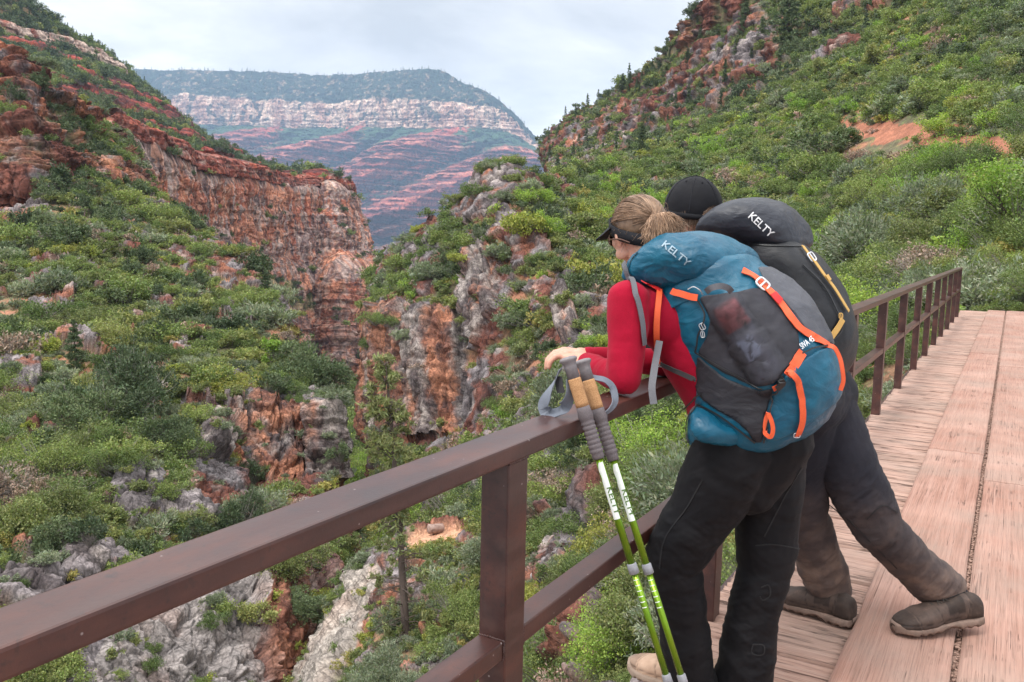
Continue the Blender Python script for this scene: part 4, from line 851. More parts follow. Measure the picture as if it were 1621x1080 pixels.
# the slim ponderosa in the gorge below the railing
pb0, pt0 = pt(655, 1150, 24.5), pt(607, 572, 24.2); HP = np.linalg.norm(pt0 - pb0); ra = np.random.RandomState(8)
segs = []; P = []; O = []; dead = []
for k in range(135):
    h = ra.uniform(.18, 1.0); live = (h > .60 and ra.rand() < .75) or ra.rand() < .22; a = ra.uniform(0, 6.28); L0 = (.115 * (1.02 - h) ** .35 if h > .5 else .10) * ra.uniform(.4, 1.1); dr = ra.uniform(-.25, .25) if h < .6 else ra.uniform(-.1, .55)
    b0 = np.array([0, 0, h]); e = b0 + np.array([np.cos(a), np.sin(a), dr]) * L0; m = (b0 + e) / 2 + np.array([0, 0, .008]) + ra.normal(size=3) * .004; segs += [(b0, m, .0022, .0014), (m, e, .0014, .0006)]
    for _ in range(3): f0 = m + (e - m) * ra.rand(); segs.append((f0, f0 + ra.normal(size=3) * .018, .0008, .0003))
    if live:
        n = ra.randint(3, 7); c = b0 + (e - b0) * ra.uniform(.45, 1.1, n)[:, None] + ra.normal(size=(n, 3)) * .010
        P.append(np.repeat(c, 34, 0) + ra.normal(size=(n * 34, 3)) * .0045); O.append(ra.normal(size=(n * 34, 3)))
P = np.concatenate(P); O = np.concatenate(O); LV, LF = leaves(P, .0040, ra, .4, 4.5, O, .2)
root = empty('pine_tree', tuple(pb0)); tag(root, 'slim tall pine rising from the gorge behind the top rail', 'tree'); TV, TF = tubes(segs, 4)
crown = build_plant('crown', LV, LF, TV, TF, leaf_mat('pine_needles', (.19, .205, .09), (.21, .225, .10), (.23, .24, .11), .3), M_bark, ra); tr_ = []; off = np.cumsum(ra.normal(size=(15, 2)) * .0022, 0); zz = np.linspace(-.04, 1, 15)
for k in range(14): tr_.append((np.array([*off[k], zz[k]]), np.array([*off[k + 1], zz[k + 1]]), .0135 * (1.05 - zz[k]) ** .75, .0135 * (1.05 - zz[k + 1]) ** .75))
V, F = tubes(tr_, 12); tm = np_mesh('trunk', V, F); tm.materials.append(M_bark)
for nm, me in (('crown', crown), ('trunk', tm)): o = bpy.data.objects.new(nm, me); COL.objects.link(o); o.parent = root
d_ = Vector(pt0 - pb0); root.scale = (HP, HP, HP); root.rotation_euler = d_.to_track_quat('Z', 'Y').to_euler()

# ================================================================ BRIDGE
def box_mesh(name, lo, hi, bev=.003, seg=(1, 1, 1), disp=None):
    bm = bmesh.new(); lo, hi = np.array(lo, float), np.array(hi, float)
    bmesh.ops.create_cube(bm, size=1)
    for v in bm.verts: v.co = Vector((lo + hi) / 2) + Vector((v.co.x * (hi - lo)[0], v.co.y * (hi - lo)[1], v.co.z * (hi - lo)[2]))
    if bev: bmesh.ops.bevel(bm, geom=list(bm.edges), offset=bev, segments=2, affect='EDGES', profile=.6)
    me = bpy.data.meshes.new(name); bm.to_mesh(me); bm.free(); return me
def steel_mat():
    t = NT('painted_steel'); p = t.tc(); n = t.noise(t.map(p, (1, .35, 1)), 9, 8, .65); n2 = t.noise(p, 60, 6, .75); n3 = t.noise(t.map(p, (6, .5, 6)), 3, 4)
    c = t.ramp(n, [(.3, (.022, .008, .007)), (.5, (.048, .017, .014)), (.72, (.105, .036, .024))])
    c = t.mix(t.ramp(n2, [(.55, 0), (.68, .85)]), c, (.020, .012, .012)); c = t.mix(t.ramp(n3, [(.5, 0), (.75, .35)]), c, (.11, .062, .052))
    sp = t.vor(p, 26); c = t.mix(t.ramp(sp, [(.045, .8), (.07, 0)]), c, (.30, .25, .24))
    r = t.ramp(n, [(.3, .34), (.7, .50)])
    return t.done(c, r, t.bump(n2, .35, .0015), metal=0, spec=.25, Coat_Weight=.35, Coat_Roughness=.38)
M_steel = steel_mat()
def wood_mat(name, grain, base, dark, light, crack=.5, s=1.0):
    """grain: 'X' or 'Y' world direction of the fibres"""
    t = NT(name); p = t.tc(); st = (.55, 22, 8) if grain == 'X' else (26, .42, 8)
    rn = t.n('ShaderNodeObjectInfo').outputs['Random']; off = t.n('ShaderNodeVectorMath', {0: p, 1: t.n('ShaderNodeCombineXYZ', {0: t.math('MULTIPLY', rn, 37.0), 1: t.math('MULTIPLY', rn, 91.0), 2: 0.0}).outputs[0]}, operation='ADD').outputs[0]
    m = t.map(off, st); g = t.noise(m, 2.4 * s, 9, .68, .35); g2 = t.noise(m, 9 * s, 6, .7, .2); b = t.noise(off, 2.2, 5, .6)
    dk = t.noise(t.map(off, (st[0] * (.55 if grain == 'X' else 1.1), st[1] * (.55 if grain == 'X' else .30), 1)), 3.0 * s, 7, .72, .5)
    c = t.ramp(g, [(.25, dark), (.45, base), (.72, light)])
    c = t.mix(t.ramp(b, [(.35, 0), (.7, .65)]), c, t.ramp(g2, [(.3, base), (.7, (light[0] * 1.05, light[1] * .92, light[2] * .86))]))
    c = t.mix(t.ramp(rn, [(0, 0), (1, .35)]), c, (.27, .155, .12))
    ck = t.ramp(dk, [(.645 - .07 * crack, 0), (.685 - .05 * crack, 1)]); c = t.mix(t.math('MULTIPLY', ck, .8), c, (.10, .05, .04)); bl = t.noise(off, 1.1, 3, .6); c = t.mix(t.ramp(bl, [(.42, 0), (.66, .45)]), c, (.47, .32, .265)); c = t.mix(t.ramp(t.noise(off, 3.7, 4, .7), [(.55, 0), (.75, .45)]), c, (.30, .17, .13))
    fine = t.ramp(g2, [(.36, .60), (.52, 1.05)]); c = t.mix(.7, c, fine, 'MULTIPLY')
    ln = t.noise(t.map(off, (st[0] * .9, st[1] * .5, 1)), 1.7 * s, 4, .55, .25); la = t.math('ABSOLUTE', t.math('SUBTRACT', ln, .5)); lm = t.noise(off, 4.5, 3, .6)
    lw = t.math('MULTIPLY', t.ramp(la, [(0, 1), (.020 if grain == 'X' else .007, 0)]), t.ramp(lm, [(.40, 0), (.52, 1)] if grain == 'X' else [(.52, 0), (.62, 1)])); c = t.mix(t.math('MULTIPLY', lw, .85), c, (.05, .026, .02))
    kn = t.vor(t.map(off, (3.2, 2.0, 1) if grain == 'X' else (5.0, 1.3, 1)), 1.0); c = t.mix(t.ramp(kn, [(.0, .75), (.05, .55), (.075, 0)]), c, (.13, .06, .045))
    dt = t.noise(p, 1.6, 6, .7); c = t.mix(t.ramp(dt, [(.44, 0), (.68, .6)]), c, (.27, .205, .17))
    h = t.math('SUBTRACT', t.math('ADD', t.math('MULTIPLY', g, .5), t.math('MULTIPLY', g2, .35)), t.math('MULTIPLY', t.math('MAXIMUM', ck, lw), .9))
    return t.done(c, .85, t.bump(h, .9, .006), spec=.25)
M_plank = wood_mat('weathered_plank', 'X', (.36, .225, .175), (.13, .07, .055), (.50, .36, .30), .9, 1.0)
M_runner = wood_mat('worn_red_board', 'Y', (.30, .160, .120), (.18, .092, .070), (.385, .24, .195), .10)
bridge = empty('footbridge', (0, 10, 0)); tag(bridge, 'narrow plank footbridge with brown steel railing spanning the gorge', 'bridge')
def bpart(name, me, m, par=None, smooth=False):
    o = link(name, me, m, par or bridge, smooth); 
    return o
def rel(o, par_loc): o.matrix_parent_inverse = Matrix.Translation(-Vector(par_loc)); return o
rnd = random.Random(5)
def rough_board(name, x0, x1, y0, y1, z0, z1, along, amp, nl, nw, seed):
    """board with a worn top surface and frayed ends"""
    r = np.random.RandomState(seed); 
    a = np.linspace(0, 1, nl); b = np.linspace(0, 1, nw); A, B = np.meshgrid(a, b, indexing='ij')
    X = x0 + (x1 - x0) * (A if along == 'X' else B); Y = y0 + (y1 - y0) * (B if along == 'X' else A)
    q = np.stack([X * (2 if along == 'X' else 42), Y * (42 if along == 'X' else 2), X * 0 + seed], -1).reshape(-1, 3)
    hz = (fbm(q, 4, .6)).reshape(nl, nw) * amp; gr = sstep(.12, .3, fbm(q * .55 + 9, 3)).reshape(nl, nw) * amp * 2.2
    edge = np.minimum(B, 1 - B); Z = z1 + hz - gr - sstep(.09, 0, edge) * .006
    wob = .006 * fbm(np.stack([A.ravel() * 9, B.ravel() * 0 + seed * 3.1, B.ravel() * 0], 1), 3).reshape(nl, nw) * np.where(B < .5, -1, 1) * (np.abs(B - .5) * 2) ** 6
    if along == 'X': Y = Y + wob; X = X + .018 * fbm(np.stack([B.ravel() * 14, B.ravel() * 0 + seed, B.ravel() * 0], 1), 3).reshape(nl, nw) * (A < .01)
    else: X = X + wob
    top = np.stack([X, Y, Z], -1); bot = top.copy(); bot[..., 2] = z0
    V = np.concatenate([top.reshape(-1, 3), bot.reshape(-1, 3)]); ix = np.arange(nl * nw).reshape(nl, nw); F = [np.stack([ix[:-1, :-1], ix[1:, :-1], ix[1:, 1:], ix[:-1, 1:]], -1).reshape(-1, 4)]
    n = nl * nw; F.append(F[0][:, ::-1] + n)
    for line, fl in ((ix[0], 0), (ix[-1], 1), (ix[:, 0], 1), (ix[:, -1], 0)):
        q = np.stack([line[:-1], line[1:], line[1:] + n, line[:-1] + n], -1); F.append(q if fl == 0 else q[:, ::-1])
    me = np_mesh(name, V, np.concatenate(F), True); return me
yp = .62; k = 0
while yp < 21.25 and k < 99:
    wd = .209 + rnd.uniform(-.018, .018); ext = rnd.uniform(-.012, .012)
    nl, nw = (150, 34) if yp < 5.5 else (60, 14) if yp < 10 else (16, 6)
    me = rough_board('deck_plank', -.925 + ext, 1.55, yp + .006, yp + wd - .009 - rnd.uniform(0, .007), -.07, rnd.uniform(-.006, .002), 'X', .0034, nl, nw, k + 3)
    bpart('deck_plank', me, M_plank).matrix_parent_inverse = bridge.matrix_world.inverted(); bpart; yp += wd; k += 1
bpy.context.view_layer.update()
for o in bridge.children: o.matrix_parent_inverse = Matrix.Translation((0, -10, 0))
def badd(name, me, m, par=bridge):
    o = link(name, me, m, par); o.matrix_parent_inverse = Matrix.Translation((0, -10, 0)) if par is bridge else Matrix(); return o
RZ = .032
ends = [(0.2, 6.42), (6.425, 12.6), (12.605, 21.4)]; k = 0
for (a, b_) in ends:
    badd('runner_board', rough_board('runner_board', -.405, -.072, a, b_, -.004 + .008, RZ, 'Y', .0012, 420 if a < 6 else 120, 26, 60 + k), M_runner); k += 1
for (a, b_) in [(0.2, 5.72), (5.726, 11.4), (11.406, 21.5)]:
    badd('runner_board', rough_board('runner_board', -.050, .30, a, b_, .004, RZ, 'Y', .0012, 420 if a < 6 else 120, 26, 80 + k), M_runner); k += 1
for (a, b_) in [(0.2, 8.0), (8.006, 21.45)]:
    badd('runner_board', rough_board('runner_board', .325, .70, a, b_, .004, RZ, 'Y', .0012, 200, 20, 90 + k), M_runner); k += 1
rl = empty('railing', (0, 0, 0)); rl.parent = bridge; rl.matrix_parent_inverse = Matrix.Translation((0, -10, 0))
def rail_add(name, lo, hi, bev=.004):
    o = link(name, box_mesh(name, lo, hi, bev), M_steel, rl); return o
rail_add('top_rail', (-.964, -3.0, .952), (-.864, 19.25, .990), .005)
posts = [-1.54, -.01, 1.486, 3.03, 4.55, 6.03, 7.6, 9.15, 10.68, 12.1, 13.5, 14.86, 16.3, 17.7, 19.13]
for k, y in enumerate(posts):
    rail_add('post', (-.935, y, -.42), (-.868, y + .082, .9515), .004)
    if k < len(posts) - 1: rail_add('mid_rail', (-.934, y + .0825, .523), (-.872, posts[k + 1] - .0005, .565), .004)
wr_ = np.random.RandomState(6)
def weld(pts_):
    V = []; F = []; P = np.concatenate([np.linspace(pts_[i], pts_[i + 1], 40)[:-1] for i in range(len(pts_) - 1)]); P = P + wr_.normal(size=P.shape) * .0004; n = len(P); t = np.gradient(P, axis=0); t /= np.linalg.norm(t, axis=1, keepdims=True) + 1e-9
    x = np.cross(t, [.577, .577, .577]); x /= np.linalg.norm(x, axis=1, keepdims=True) + 1e-9; y = np.cross(t, x); r = (.0026 + .0007 * np.sin(np.arange(n) * 1.6) + wr_.normal(size=n) * .0003)[:, None]
    for k in range(8): V.append(P + (x * math.cos(k * .7854) + y * math.sin(k * .7854)) * r)
    V = np.stack(V, 1).reshape(-1, 3); ix = np.arange(n * 8).reshape(n, 8); nx = np.roll(ix, -1, 1); F = np.stack([ix[:-1], nx[:-1], nx[1:], ix[1:]], -1).reshape(-1, 4); link('weld_bead', np_mesh('weld_bead', V, F), M_steel, rl)
for y in posts[1:5]:
    weld([(-.868, y - .0005, .951), (-.867, y + .0825, .951)]); weld([(-.934, y - .0005, .951), (-.868, y - .0005, .951)]); weld([(-.871, y - .001, .524), (-.871, y - .001, .5655), (-.934, y - .001, .5655)]); weld([(-.871, y + .083, .524), (-.871, y + .083, .5655), (-.934, y + .083, .5655)])
rail_add('foot_plate', (-.99, -3.0, -.20), (-.936, 21.3, -.075), .003)
badd('gap_light_block', box_mesh('gap_light_block', (-.90, -3, -.100), (1.5, 21.3, -.0745), .002), M_steel)  # unseen sheet added under the planks to keep light out of their gaps
for gx_ in (-.75, .05, .9): badd('girder', box_mesh('girder', (gx_ - .08, -3, -.62), (gx_ + .08, 21.5, -.1025), .004), M_steel)
# gravel packed in the gap between the runner boards
gr = np.random.RandomState(3); GP = []
bmg = bmesh.new()
for k in range(1500):
    y = gr.uniform(.3, 12) if k > 700 else gr.uniform(2.4, 6); x = -.061 + gr.normal() * .006; s = gr.uniform(.003, .0075)
    r = bmesh.ops.create_icosphere(bmg, subdivisions=1, radius=s, matrix=Matrix.Translation((x, y, .004 + gr.uniform(0, .009))) @ Matrix.Diagonal((1, gr.uniform(.7, 1.6), .7, 1)))
gme = bpy.data.meshes.new('gravel'); bmg.to_mesh(gme); bmg.free()
o = badd('gravel', gme, mat_noise('grit', (.16, .09, .07), (.42, .28, .22), 60, .95)); o['kind'] = 'stuff'

# red slab and stone at the far end, log on the sandy shelf
def rock_obj(name, c, size, seed, mat, rotz=0, sub=5, amp=.16):
    bm = bmesh.new(); bmesh.ops.create_icosphere(bm, subdivisions=sub, radius=1); V = np.array([v.co[:] for v in bm.verts]); q = V * 1.3 + seed
    V = np.sign(V) * np.abs(V) ** .72; F1, ed, idn = cell(q * 1.1); V = V * (1 + amp * (fbm(q, 4) + (idn - .5)[:]) - .10 * sstep(.12, 0, ed))[:, None]
    fr = V[:, 2] * 3 + fbm(q, 2); fr = fr - np.floor(fr); V[:, :2] *= (1 + .05 * (sstep(0, .3, fr) - fr))[:, None]
    for v, c_ in zip(bm.verts, V): v.co = Vector(c_ * size)
    me = bpy.data.meshes.new(name); bm.to_mesh(me); bm.free(); me.shade_smooth(); o = link(name, me, mat); o.location = c; o.rotation_euler = (0, 0, rotz); return o
def rock_mat(name, a, b, c, s=3):
    t = NT(name); p = t.tc(); n = t.noise(p, s, 9, .65); n2 = t.noise(t.map(p, (1, 1, 5)), s * 1.5, 6, .6); cc = t.ramp(n, [(.25, a), (.5, b), (.75, c)]); cc = t.mix(.6, cc, t.ramp(n2, [(.3, .6), (.7, 1.3)]), 'MULTIPLY')
    return t.done(cc, .92, t.bump(n, .7, .02), spec=.2)
M_slab = rock_mat('red_sandstone', (.20, .085, .06), (.36, .17, .12), (.52, .30, .23))
q_ = pt(1618, 486, 23.0); tag(rock_obj('boulder', tuple(q_), (1.05, .8, .30), 3., M_slab, .3), 'flat red sandstone slab lying past the far end of the bridge', 'rock')
q_ = pt(1560, 491, 21.6); tag(rock_obj('stone', (q_[0], q_[1], -.02), (.26, .2, .14), 8., M_slab), 'small red stone at the far end of the deck', 'rock')
q0 = pt(678, 838, 34.6); q1 = pt(726, 834, 35.2); bm = bmesh.new()
lv = []; ax = q1 - q0; L_ = np.linalg.norm(ax); ax /= L_; sx = np.cross(ax, [0, 0, 1]); sx /= np.linalg.norm(sx); sz = np.cross(sx, ax); nr, na = 26, 20
for i in range(nr):
    t_ = i / (nr - 1); rr = .20 * (1 - .1 * t_) * (1 if 0 < i < nr - 1 else .82)
    for j in range(na):
        th = j / na * 2 * np.pi; r2 = rr * (1 + .18 * float(fbm(np.array([[np.cos(th) * 2, np.sin(th) * 2, t_ * 3]]), 3)[0])); lv.append(q0 + ax * L_ * t_ + (sx * np.cos(th) + sz * np.sin(th)) * r2)
for p in lv: bm.verts.new(p)
bm.verts.ensure_lookup_table()
for i in range(nr - 1):
    for j in range(na): bm.faces.new([bm.verts[i * na + j], bm.verts[i * na + (j + 1) % na], bm.verts[(i + 1) * na + (j + 1) % na], bm.verts[(i + 1) * na + j]])
bm.faces.new([bm.verts[j] for j in range(na)][::-1]); bm.faces.new([bm.verts[(nr - 1) * na + j] for j in range(na)])
me = bpy.data.meshes.new('log'); bm.to_mesh(me); bm.free(); me.shade_smooth()
tag(link('log', me, mat_noise('weathered_log', (.16, .10, .08), (.38, .27, .23), 6, .95, .7, .03)), 'short weathered log on the sandy shelf below the railing', 'log')

# ================================================================ HIKERS
def A3(*p): return np.array(p, float)
def blob(name, parts, voxel=.008, smooth=4, sub=0):
    """one continuous surface grown from tapered limbs: parts = (p0,r0,p1,r1) or ('e',centre,3x3 axes*radii)"""
    bm = bmesh.new()
    for pr in parts:
        if isinstance(pr[0], str):
            r = bmesh.ops.create_icosphere(bm, subdivisions=4, radius=1); M = np.array(pr[2]).T
            for v in r['verts']: v.co = Vector(pr[1] + M @ np.array(v.co[:]))
        else:
            p0, r0, p1, r1 = np.array(pr[0], float), pr[1], np.array(pr[2], float), pr[3]; d = p1 - p0; L = np.linalg.norm(d) + 1e-9; d = d / L
            sq = pr[4] if len(pr) > 4 else None
            r = bmesh.ops.create_icosphere(bm, subdivisions=3, radius=1)
            for v in r['verts']:
                n = np.array(v.co[:]); t = n @ d; k = .5 + .5 * np.clip(t * 3, -1, 1); rr = r0 + (r1 - r0) * k; v.co = Vector(p0 + d * L * k + n * rr)
    me = bpy.data.meshes.new(name); bm.to_mesh(me); bm.free(); o = bpy.data.objects.new(name, me); COL.objects.link(o)
    m = o.modifiers.new('r', 'REMESH'); m.mode = 'VOXEL'; m.voxel_size = voxel; m.use_smooth_shade = True
    if smooth: s = o.modifiers.new('s', 'SMOOTH'); s.iterations = smooth; s.factor = .6
    if sub: s = o.modifiers.new('u', 'SUBSURF'); s.levels = s.render_levels = sub
    dg = bpy.context.evaluated_depsgraph_get(); me2 = bpy.data.meshes.new_from_object(o.evaluated_get(dg)); me2.name = name
    bpy.data.objects.remove(o); bpy.data.meshes.remove(me); me2.shade_smooth(); return me2
def VN(me):
    n = len(me.vertices); V = np.zeros(n * 3, np.float32); me.vertices.foreach_get('co', V); N = np.zeros(n * 3, np.float32)
    me.vertices.foreach_get('normal', N); return V.reshape(-1, 3).astype(float), N.reshape(-1, 3).astype(float)
def setV(me, V): me.vertices.foreach_set('co', np.ascontiguousarray(V, np.float32).ravel()); me.update()
def cloth_mat(name, c1, c2, weave=900, rough=.8, sheen=.02, bump=.25, col=None, folds=.0):
    t = NT(name); p = t.tc(); n = t.noise(p, weave, 2, .6); b = t.noise(p, 7, 5, .6)
    c = t.ramp(b, [(.3, c1), (.7, c2)]); c = t.mix(.35, c, t.ramp(n, [(.3, .55), (.7, 1.4)]), 'MULTIPLY')
    if col: c = t.mix(1.0, c, t.attr('Col'), 'MULTIPLY')
    f = t.noise(p, 26, 4, .55, 1.2); h = t.math('ADD', t.math('MULTIPLY', n, .12), t.math('MULTIPLY', f, folds))
    return t.done(c, rough, t.bump(h, bump, .006), spec=.16 if rough > .55 else .42, Sheen_Weight=sheen*.15)
def unit(v): v = np.array(v, float); return v / np.linalg.norm(v)
def wrinkle(V, N, axis, amp, f_ax, f_cr, seed, w=1.0):
    """folds running across the given axis"""
    ax = unit(axis); s = V @ ax; c = V - s[:, None] * ax
    q = c * f_cr + (s * f_ax)[:, None] * ax + seed; q = q + .6 * np.stack([noise(V * 6 + 3 + seed), noise(V * 6 + 9), noise(V * 6 + 19)], 1)
    h = ridged(q, 3) * .7 + .5 * fbm(q * .6 + 5, 2); return V + N * (h * amp * w)[:, None]
SKIN = NT('skin'); _p = SKIN.tc(); _n = SKIN.noise(_p, 60, 4, .6); _n2 = SKIN.noise(_p, 12, 3)
M_skin = SKIN.done(SKIN.mix(SKIN.ramp(_n2, [(.4, 0), (.7, .6)]), SKIN.ramp(_n, [(.3, (.50, .27, .19)), (.7, (.60, .35, .26))]), (.58, .24, .17)), .5, SKIN.bump(_n, .15, .001), spec=.4, Subsurface_Weight=.15, Subsurface_Radius=(.01, .004, .002))
M_red = cloth_mat('crimson_fleece', (.24, .002, .016), (.34, .004, .026), 700, .9, .35, .3)
M_trw = cloth_mat('black_softshell', (.0045, .0042, .0055), (.008, .0075, .009), 900, .68, .1, .35)
def head_frame(az, pitch, roll=0):
    """face direction, left, up for a head turned to azimuth az (degrees clockwise from +Y), pitched down"""
    a, p = R_(az), R_(pitch); f = A3(math.sin(a) * math.cos(p), math.cos(a) * math.cos(p), -math.sin(p)); l = unit(np.cross(A3(0, 0, 1), f)); u = np.cross(f, l)
    if roll: c, s = math.cos(R_(roll)), math.sin(R_(roll)); l, u = l * c + u * s, u * c - l * s
    return f, l, u
def head_parts(c, fr, neck, k=1.0):
    f, l, u = fr
    e = lambda o, a, b, d: ('e', c + f * o[0] * k + l * o[1] * k + u * o[2] * k, np.stack([f * a * k, l * b * k, u * d * k]))
    P = [e((-.012, 0, .028), .094, .074, .083), e((.022, 0, -.028), .062, .060, .075), e((.046, 0, -.078), .034, .036, .028), e((.040, 0, .022), .052, .062, .060),
         e((.086, 0, -.018), .016, .011, .026), e((.094, 0, -.034), .012, .014, .010), e((.080, 0, -.058), .014, .024, .009), e((.080, 0, -.070), .012, .020, .008)]
    for s in (-1, 1):
        P += [e((.058, s * .040, -.022), .024, .024, .026), e((.072, s * .032, .016), .016, .022, .008),
              e((-.004, s * .076, -.014), .018, .008, .031), e((-.010, s * .084, -.004), .017, .006, .022), e((.030, s * .052, -.062), .040, .012, .020)]
    P.append((c + f * -.012 * k - u * .045 * k, .050 * k, neck, .056 * k)); return P
def hand_parts(w, d, n, k=1.0, curl=.6, side=1):
    """hand from wrist w, pointing along d, back of hand towards n"""
    d = unit(d); s = unit(np.cross(n, d)) * side; n = unit(np.cross(d, s)) * side; n = unit(n)
    P = [(w - d * .01, .024 * k, w + d * .03 * k, .026 * k)]
    for i, off in enumerate((-.027, -.009, .009, .026)):
        P.append((w + d * .015 * k + s * off * .7 * k, .017 * k, w + d * .082 * k + s * off * k, .0125 * k))
        L = (.030, .034, .032, .024)[i] * k; b = w + d * .082 * k + s * off * k; a0 = curl * .55; p = b
        for q, (ll, rr) in enumerate(((L * 1.25, .0100), (L * .8, .0090), (L * .65, .0080))):
            dirn = d * math.cos(a0) - n * math.sin(a0); p2 = p + dirn * ll; P.append((p, rr * k, p2, (rr - .0008) * k)); p = p2; a0 += curl * .8
    tb = w + d * .022 * k - s * .030 * k; td = unit(d * .75 - s * .5 - n * .35); t1 = tb + td * .036 * k; t2 = t1 + unit(d * .9 - s * .1 - n * .3) * .028 * k
    P += [(w + d * .02 * k - s * .012 * k, .016 * k, tb, .0135 * k), (tb, .0125 * k, t1, .0105 * k), (t1, .0102 * k, t2, .0085 * k)]; return P
def strands(name, curves, rad, mat, parent, sides=4, taper=.35, col=None):
    """hair: each curve (k,3) array"""
    V = []; F = []; base = 0; Cc = []
    th = np.arange(sides) * 2 * np.pi / sides
    for ci, c in enumerate(curves):
        k = len(c); t = np.gradient(c, axis=0); t /= np.linalg.norm(t, axis=1, keepdims=True) + 1e-9; x = np.cross(t, [.3, .2, .9]); x /= np.linalg.norm(x, axis=1, keepdims=True) + 1e-9; y = np.cross(t, x)
        r = rad * (1 - (1 - taper) * np.linspace(0, 1, k) ** 2)[:, None, None]
        V.append((c[:, None] + r * (np.cos(th)[None, :, None] * x[:, None] + np.sin(th)[None, :, None] * y[:, None])).reshape(-1, 3))
        ix = base + np.arange(k * sides).reshape(k, sides); n = np.roll(ix, -1, 1); F.append(np.stack([ix[:-1], n[:-1], n[1:], ix[1:]], -1).reshape(-1, 4)); base += k * sides
        cc = 1.0 if col is None else col[ci]; Cc.append(np.full((k * sides, 3), cc))
    me = np_mesh(name, np.concatenate(V), np.concatenate(F)); set_col(me, np.concatenate(Cc)); return link(name, me, mat, parent)
def hair_mat(name, c1, c2):
    t = NT(name); n = t.noise(t.tc(), 45, 4); c = t.mix(1.0, t.ramp(n, [(.3, c1), (.7, c2)]), t.attr('Col'), 'MULTIPLY'); return t.done(c, .42, spec=.5)
M_hair_w = hair_mat('light_brown_hair', (.135, .078, .047), (.30, .19, .12)); M_hair_m = hair_mat('dark_brown_hair', (.085, .052, .035), (.17, .11, .075))
def ribbon(P, N, width, thick=.0022, taperend=False):
    """strap lying along P with surface normals N -> V,F"""
    P = np.asarray(P, float); N = np.asarray(N, float); t = np.gradient(P, axis=0); t /= np.linalg.norm(t, axis=1, keepdims=True) + 1e-9
    s = np.cross(t, N); s /= np.linalg.norm(s, axis=1, keepdims=True) + 1e-9; n = np.cross(s, t); w_ = np.asarray(width) * np.ones(len(P)); w_ = w_[:, None] * .5
    V = np.stack([P - s * w_, P + s * w_, P + s * w_ + n * thick, P - s * w_ + n * thick], 1).reshape(-1, 3); k = len(P); ix = np.arange(4 * k).reshape(k, 4); nx = np.roll(ix, -1, 1)
    F = np.stack([ix[:-1], ix[1:], nx[1:], nx[:-1]], -1).reshape(-1, 4); F = np.concatenate([F, [ix[0][::-1]], [ix[-1]]]); return V, F
def spline(P, n):
    P = np.asarray(P, float); d = np.linalg.norm(np.diff(P, axis=0), axis=1) + 1e-6; x = np.concatenate([[0], np.cumsum(d)]); return hermite(P, x, np.linspace(0, x[-1], n))
def bvh_of(*meshes):
    V = []; F = []; b = 0
    for me in meshes:
        v, _ = VN(me); V += [tuple(x) for x in v]; F += [tuple(i + b for i in p.vertices) for p in me.polygons]; b += len(v)
    return BVHTree.FromPolygons(V, F)
def hit(bv, u, v):
    d = Vector(CAMR @ np.array([(u - CXP) / FPX, (v - CYP) / FPX, 1.0])).normalized(); h = bv.ray_cast(Vector(EYEV), d); return (np.array(h[0][:]), np.array(h[1][:])) if h[0] is not None else None
def trace(bv, px, n, lift=.003, zfix=None):
    """pixel polyline laid on the traced surface"""
    q = spline(np.array([[a, b, 0] for a, b in px]), n)[:, :2]; P = []; N = []
    for a, b in q:
        h = hit(bv, a, b)
        if h is None: continue
        p, nn = h; vd = unit(EYEV - p)
        if nn @ vd < 0: nn = -nn
        P.append(p); N.append(nn)
    P, N = np.array(P), np.array(N)
    for _ in range(3):
        P[1:-1] = (P[:-2] + P[1:-1] * 2 + P[2:]) / 4; N[1:-1] = (N[:-2] + N[1:-1] * 2 + N[2:]) / 4
    N /= np.linalg.norm(N, axis=1, keepdims=True); return P + N * lift, N
def strap(name, bv, px, width, mat, par, n=40, lift=.003, thick=.0022):
    P, N = trace(bv, px, n, lift); V, F = ribbon(P, N, width, thick); return link(name, np_mesh(name, V, F, False), mat, par)
def region(name, src, poly, mat, par, lift, edge=.004, front=True):
    """the part of a surface inside a traced outline, lifted off it as its own panel"""
    V, N = VN(src); u, v, z = project(V); ins = inpoly(u, v, poly)
    if front: ins &= (np.sum(N * (EYEV - V), 1) > -.25 * np.linalg.norm(EYEV - V, axis=1))
    Fc = np.array([list(p.vertices) for p in src.polygons if len(p.vertices) == 4], np.int32)
    keep = ins[Fc].all(1); Fc = Fc[keep]; used = np.unique(Fc); mp = np.full(len(V), -1); mp[used] = np.arange(len(used)); Fc = mp[Fc]
    Vn = V[used] + N[used] * lift; me = np_mesh(name, Vn, Fc)
    # soften the stair-stepped outline, then turn the edge down into the surface
    bm = bmesh.new(); bm.from_mesh(me)
    for _ in range(8):
        new = {}
        for v_ in bm.verts:
            be = [e for e in v_.link_edges if e.is_boundary]
            if len(be) == 2: new[v_] = (v_.co * 2 + be[0].other_vert(v_).co + be[1].other_vert(v_).co) / 4
        for v_, c in new.items(): v_.co = c
    bnd = [e for e in bm.edges if e.is_boundary]; r = bmesh.ops.extrude_edge_only(bm, edges=bnd)
    nv = [g for g in r['geom'] if isinstance(g, bmesh.types.BMVert)]; bm.normal_update()
    kd = {tuple(round(x, 6) for x in (V[used][i] + N[used][i] * lift)): N[used][i] for i in range(0)}
    for g in nv:
        nn = g.normal if g.normal.length > 0 else Vector((0, 0, 1)); q = g.co - Vector(nn) * 0; g.co = q
    from mathutils.kdtree import KDTree
    k3 = KDTree(len(used)); [k3.insert(tuple(V[j]), i) for i, j in enumerate(used)]; k3.balance()
    for g in nv:
        _, i, _ = k3.find(g.co); g.co = g.co - Vector(N[used[i]]) * (lift + edge)
    bm.to_mesh(me); bm.free(); me.shade_smooth(); return link(name, me, mat, par)
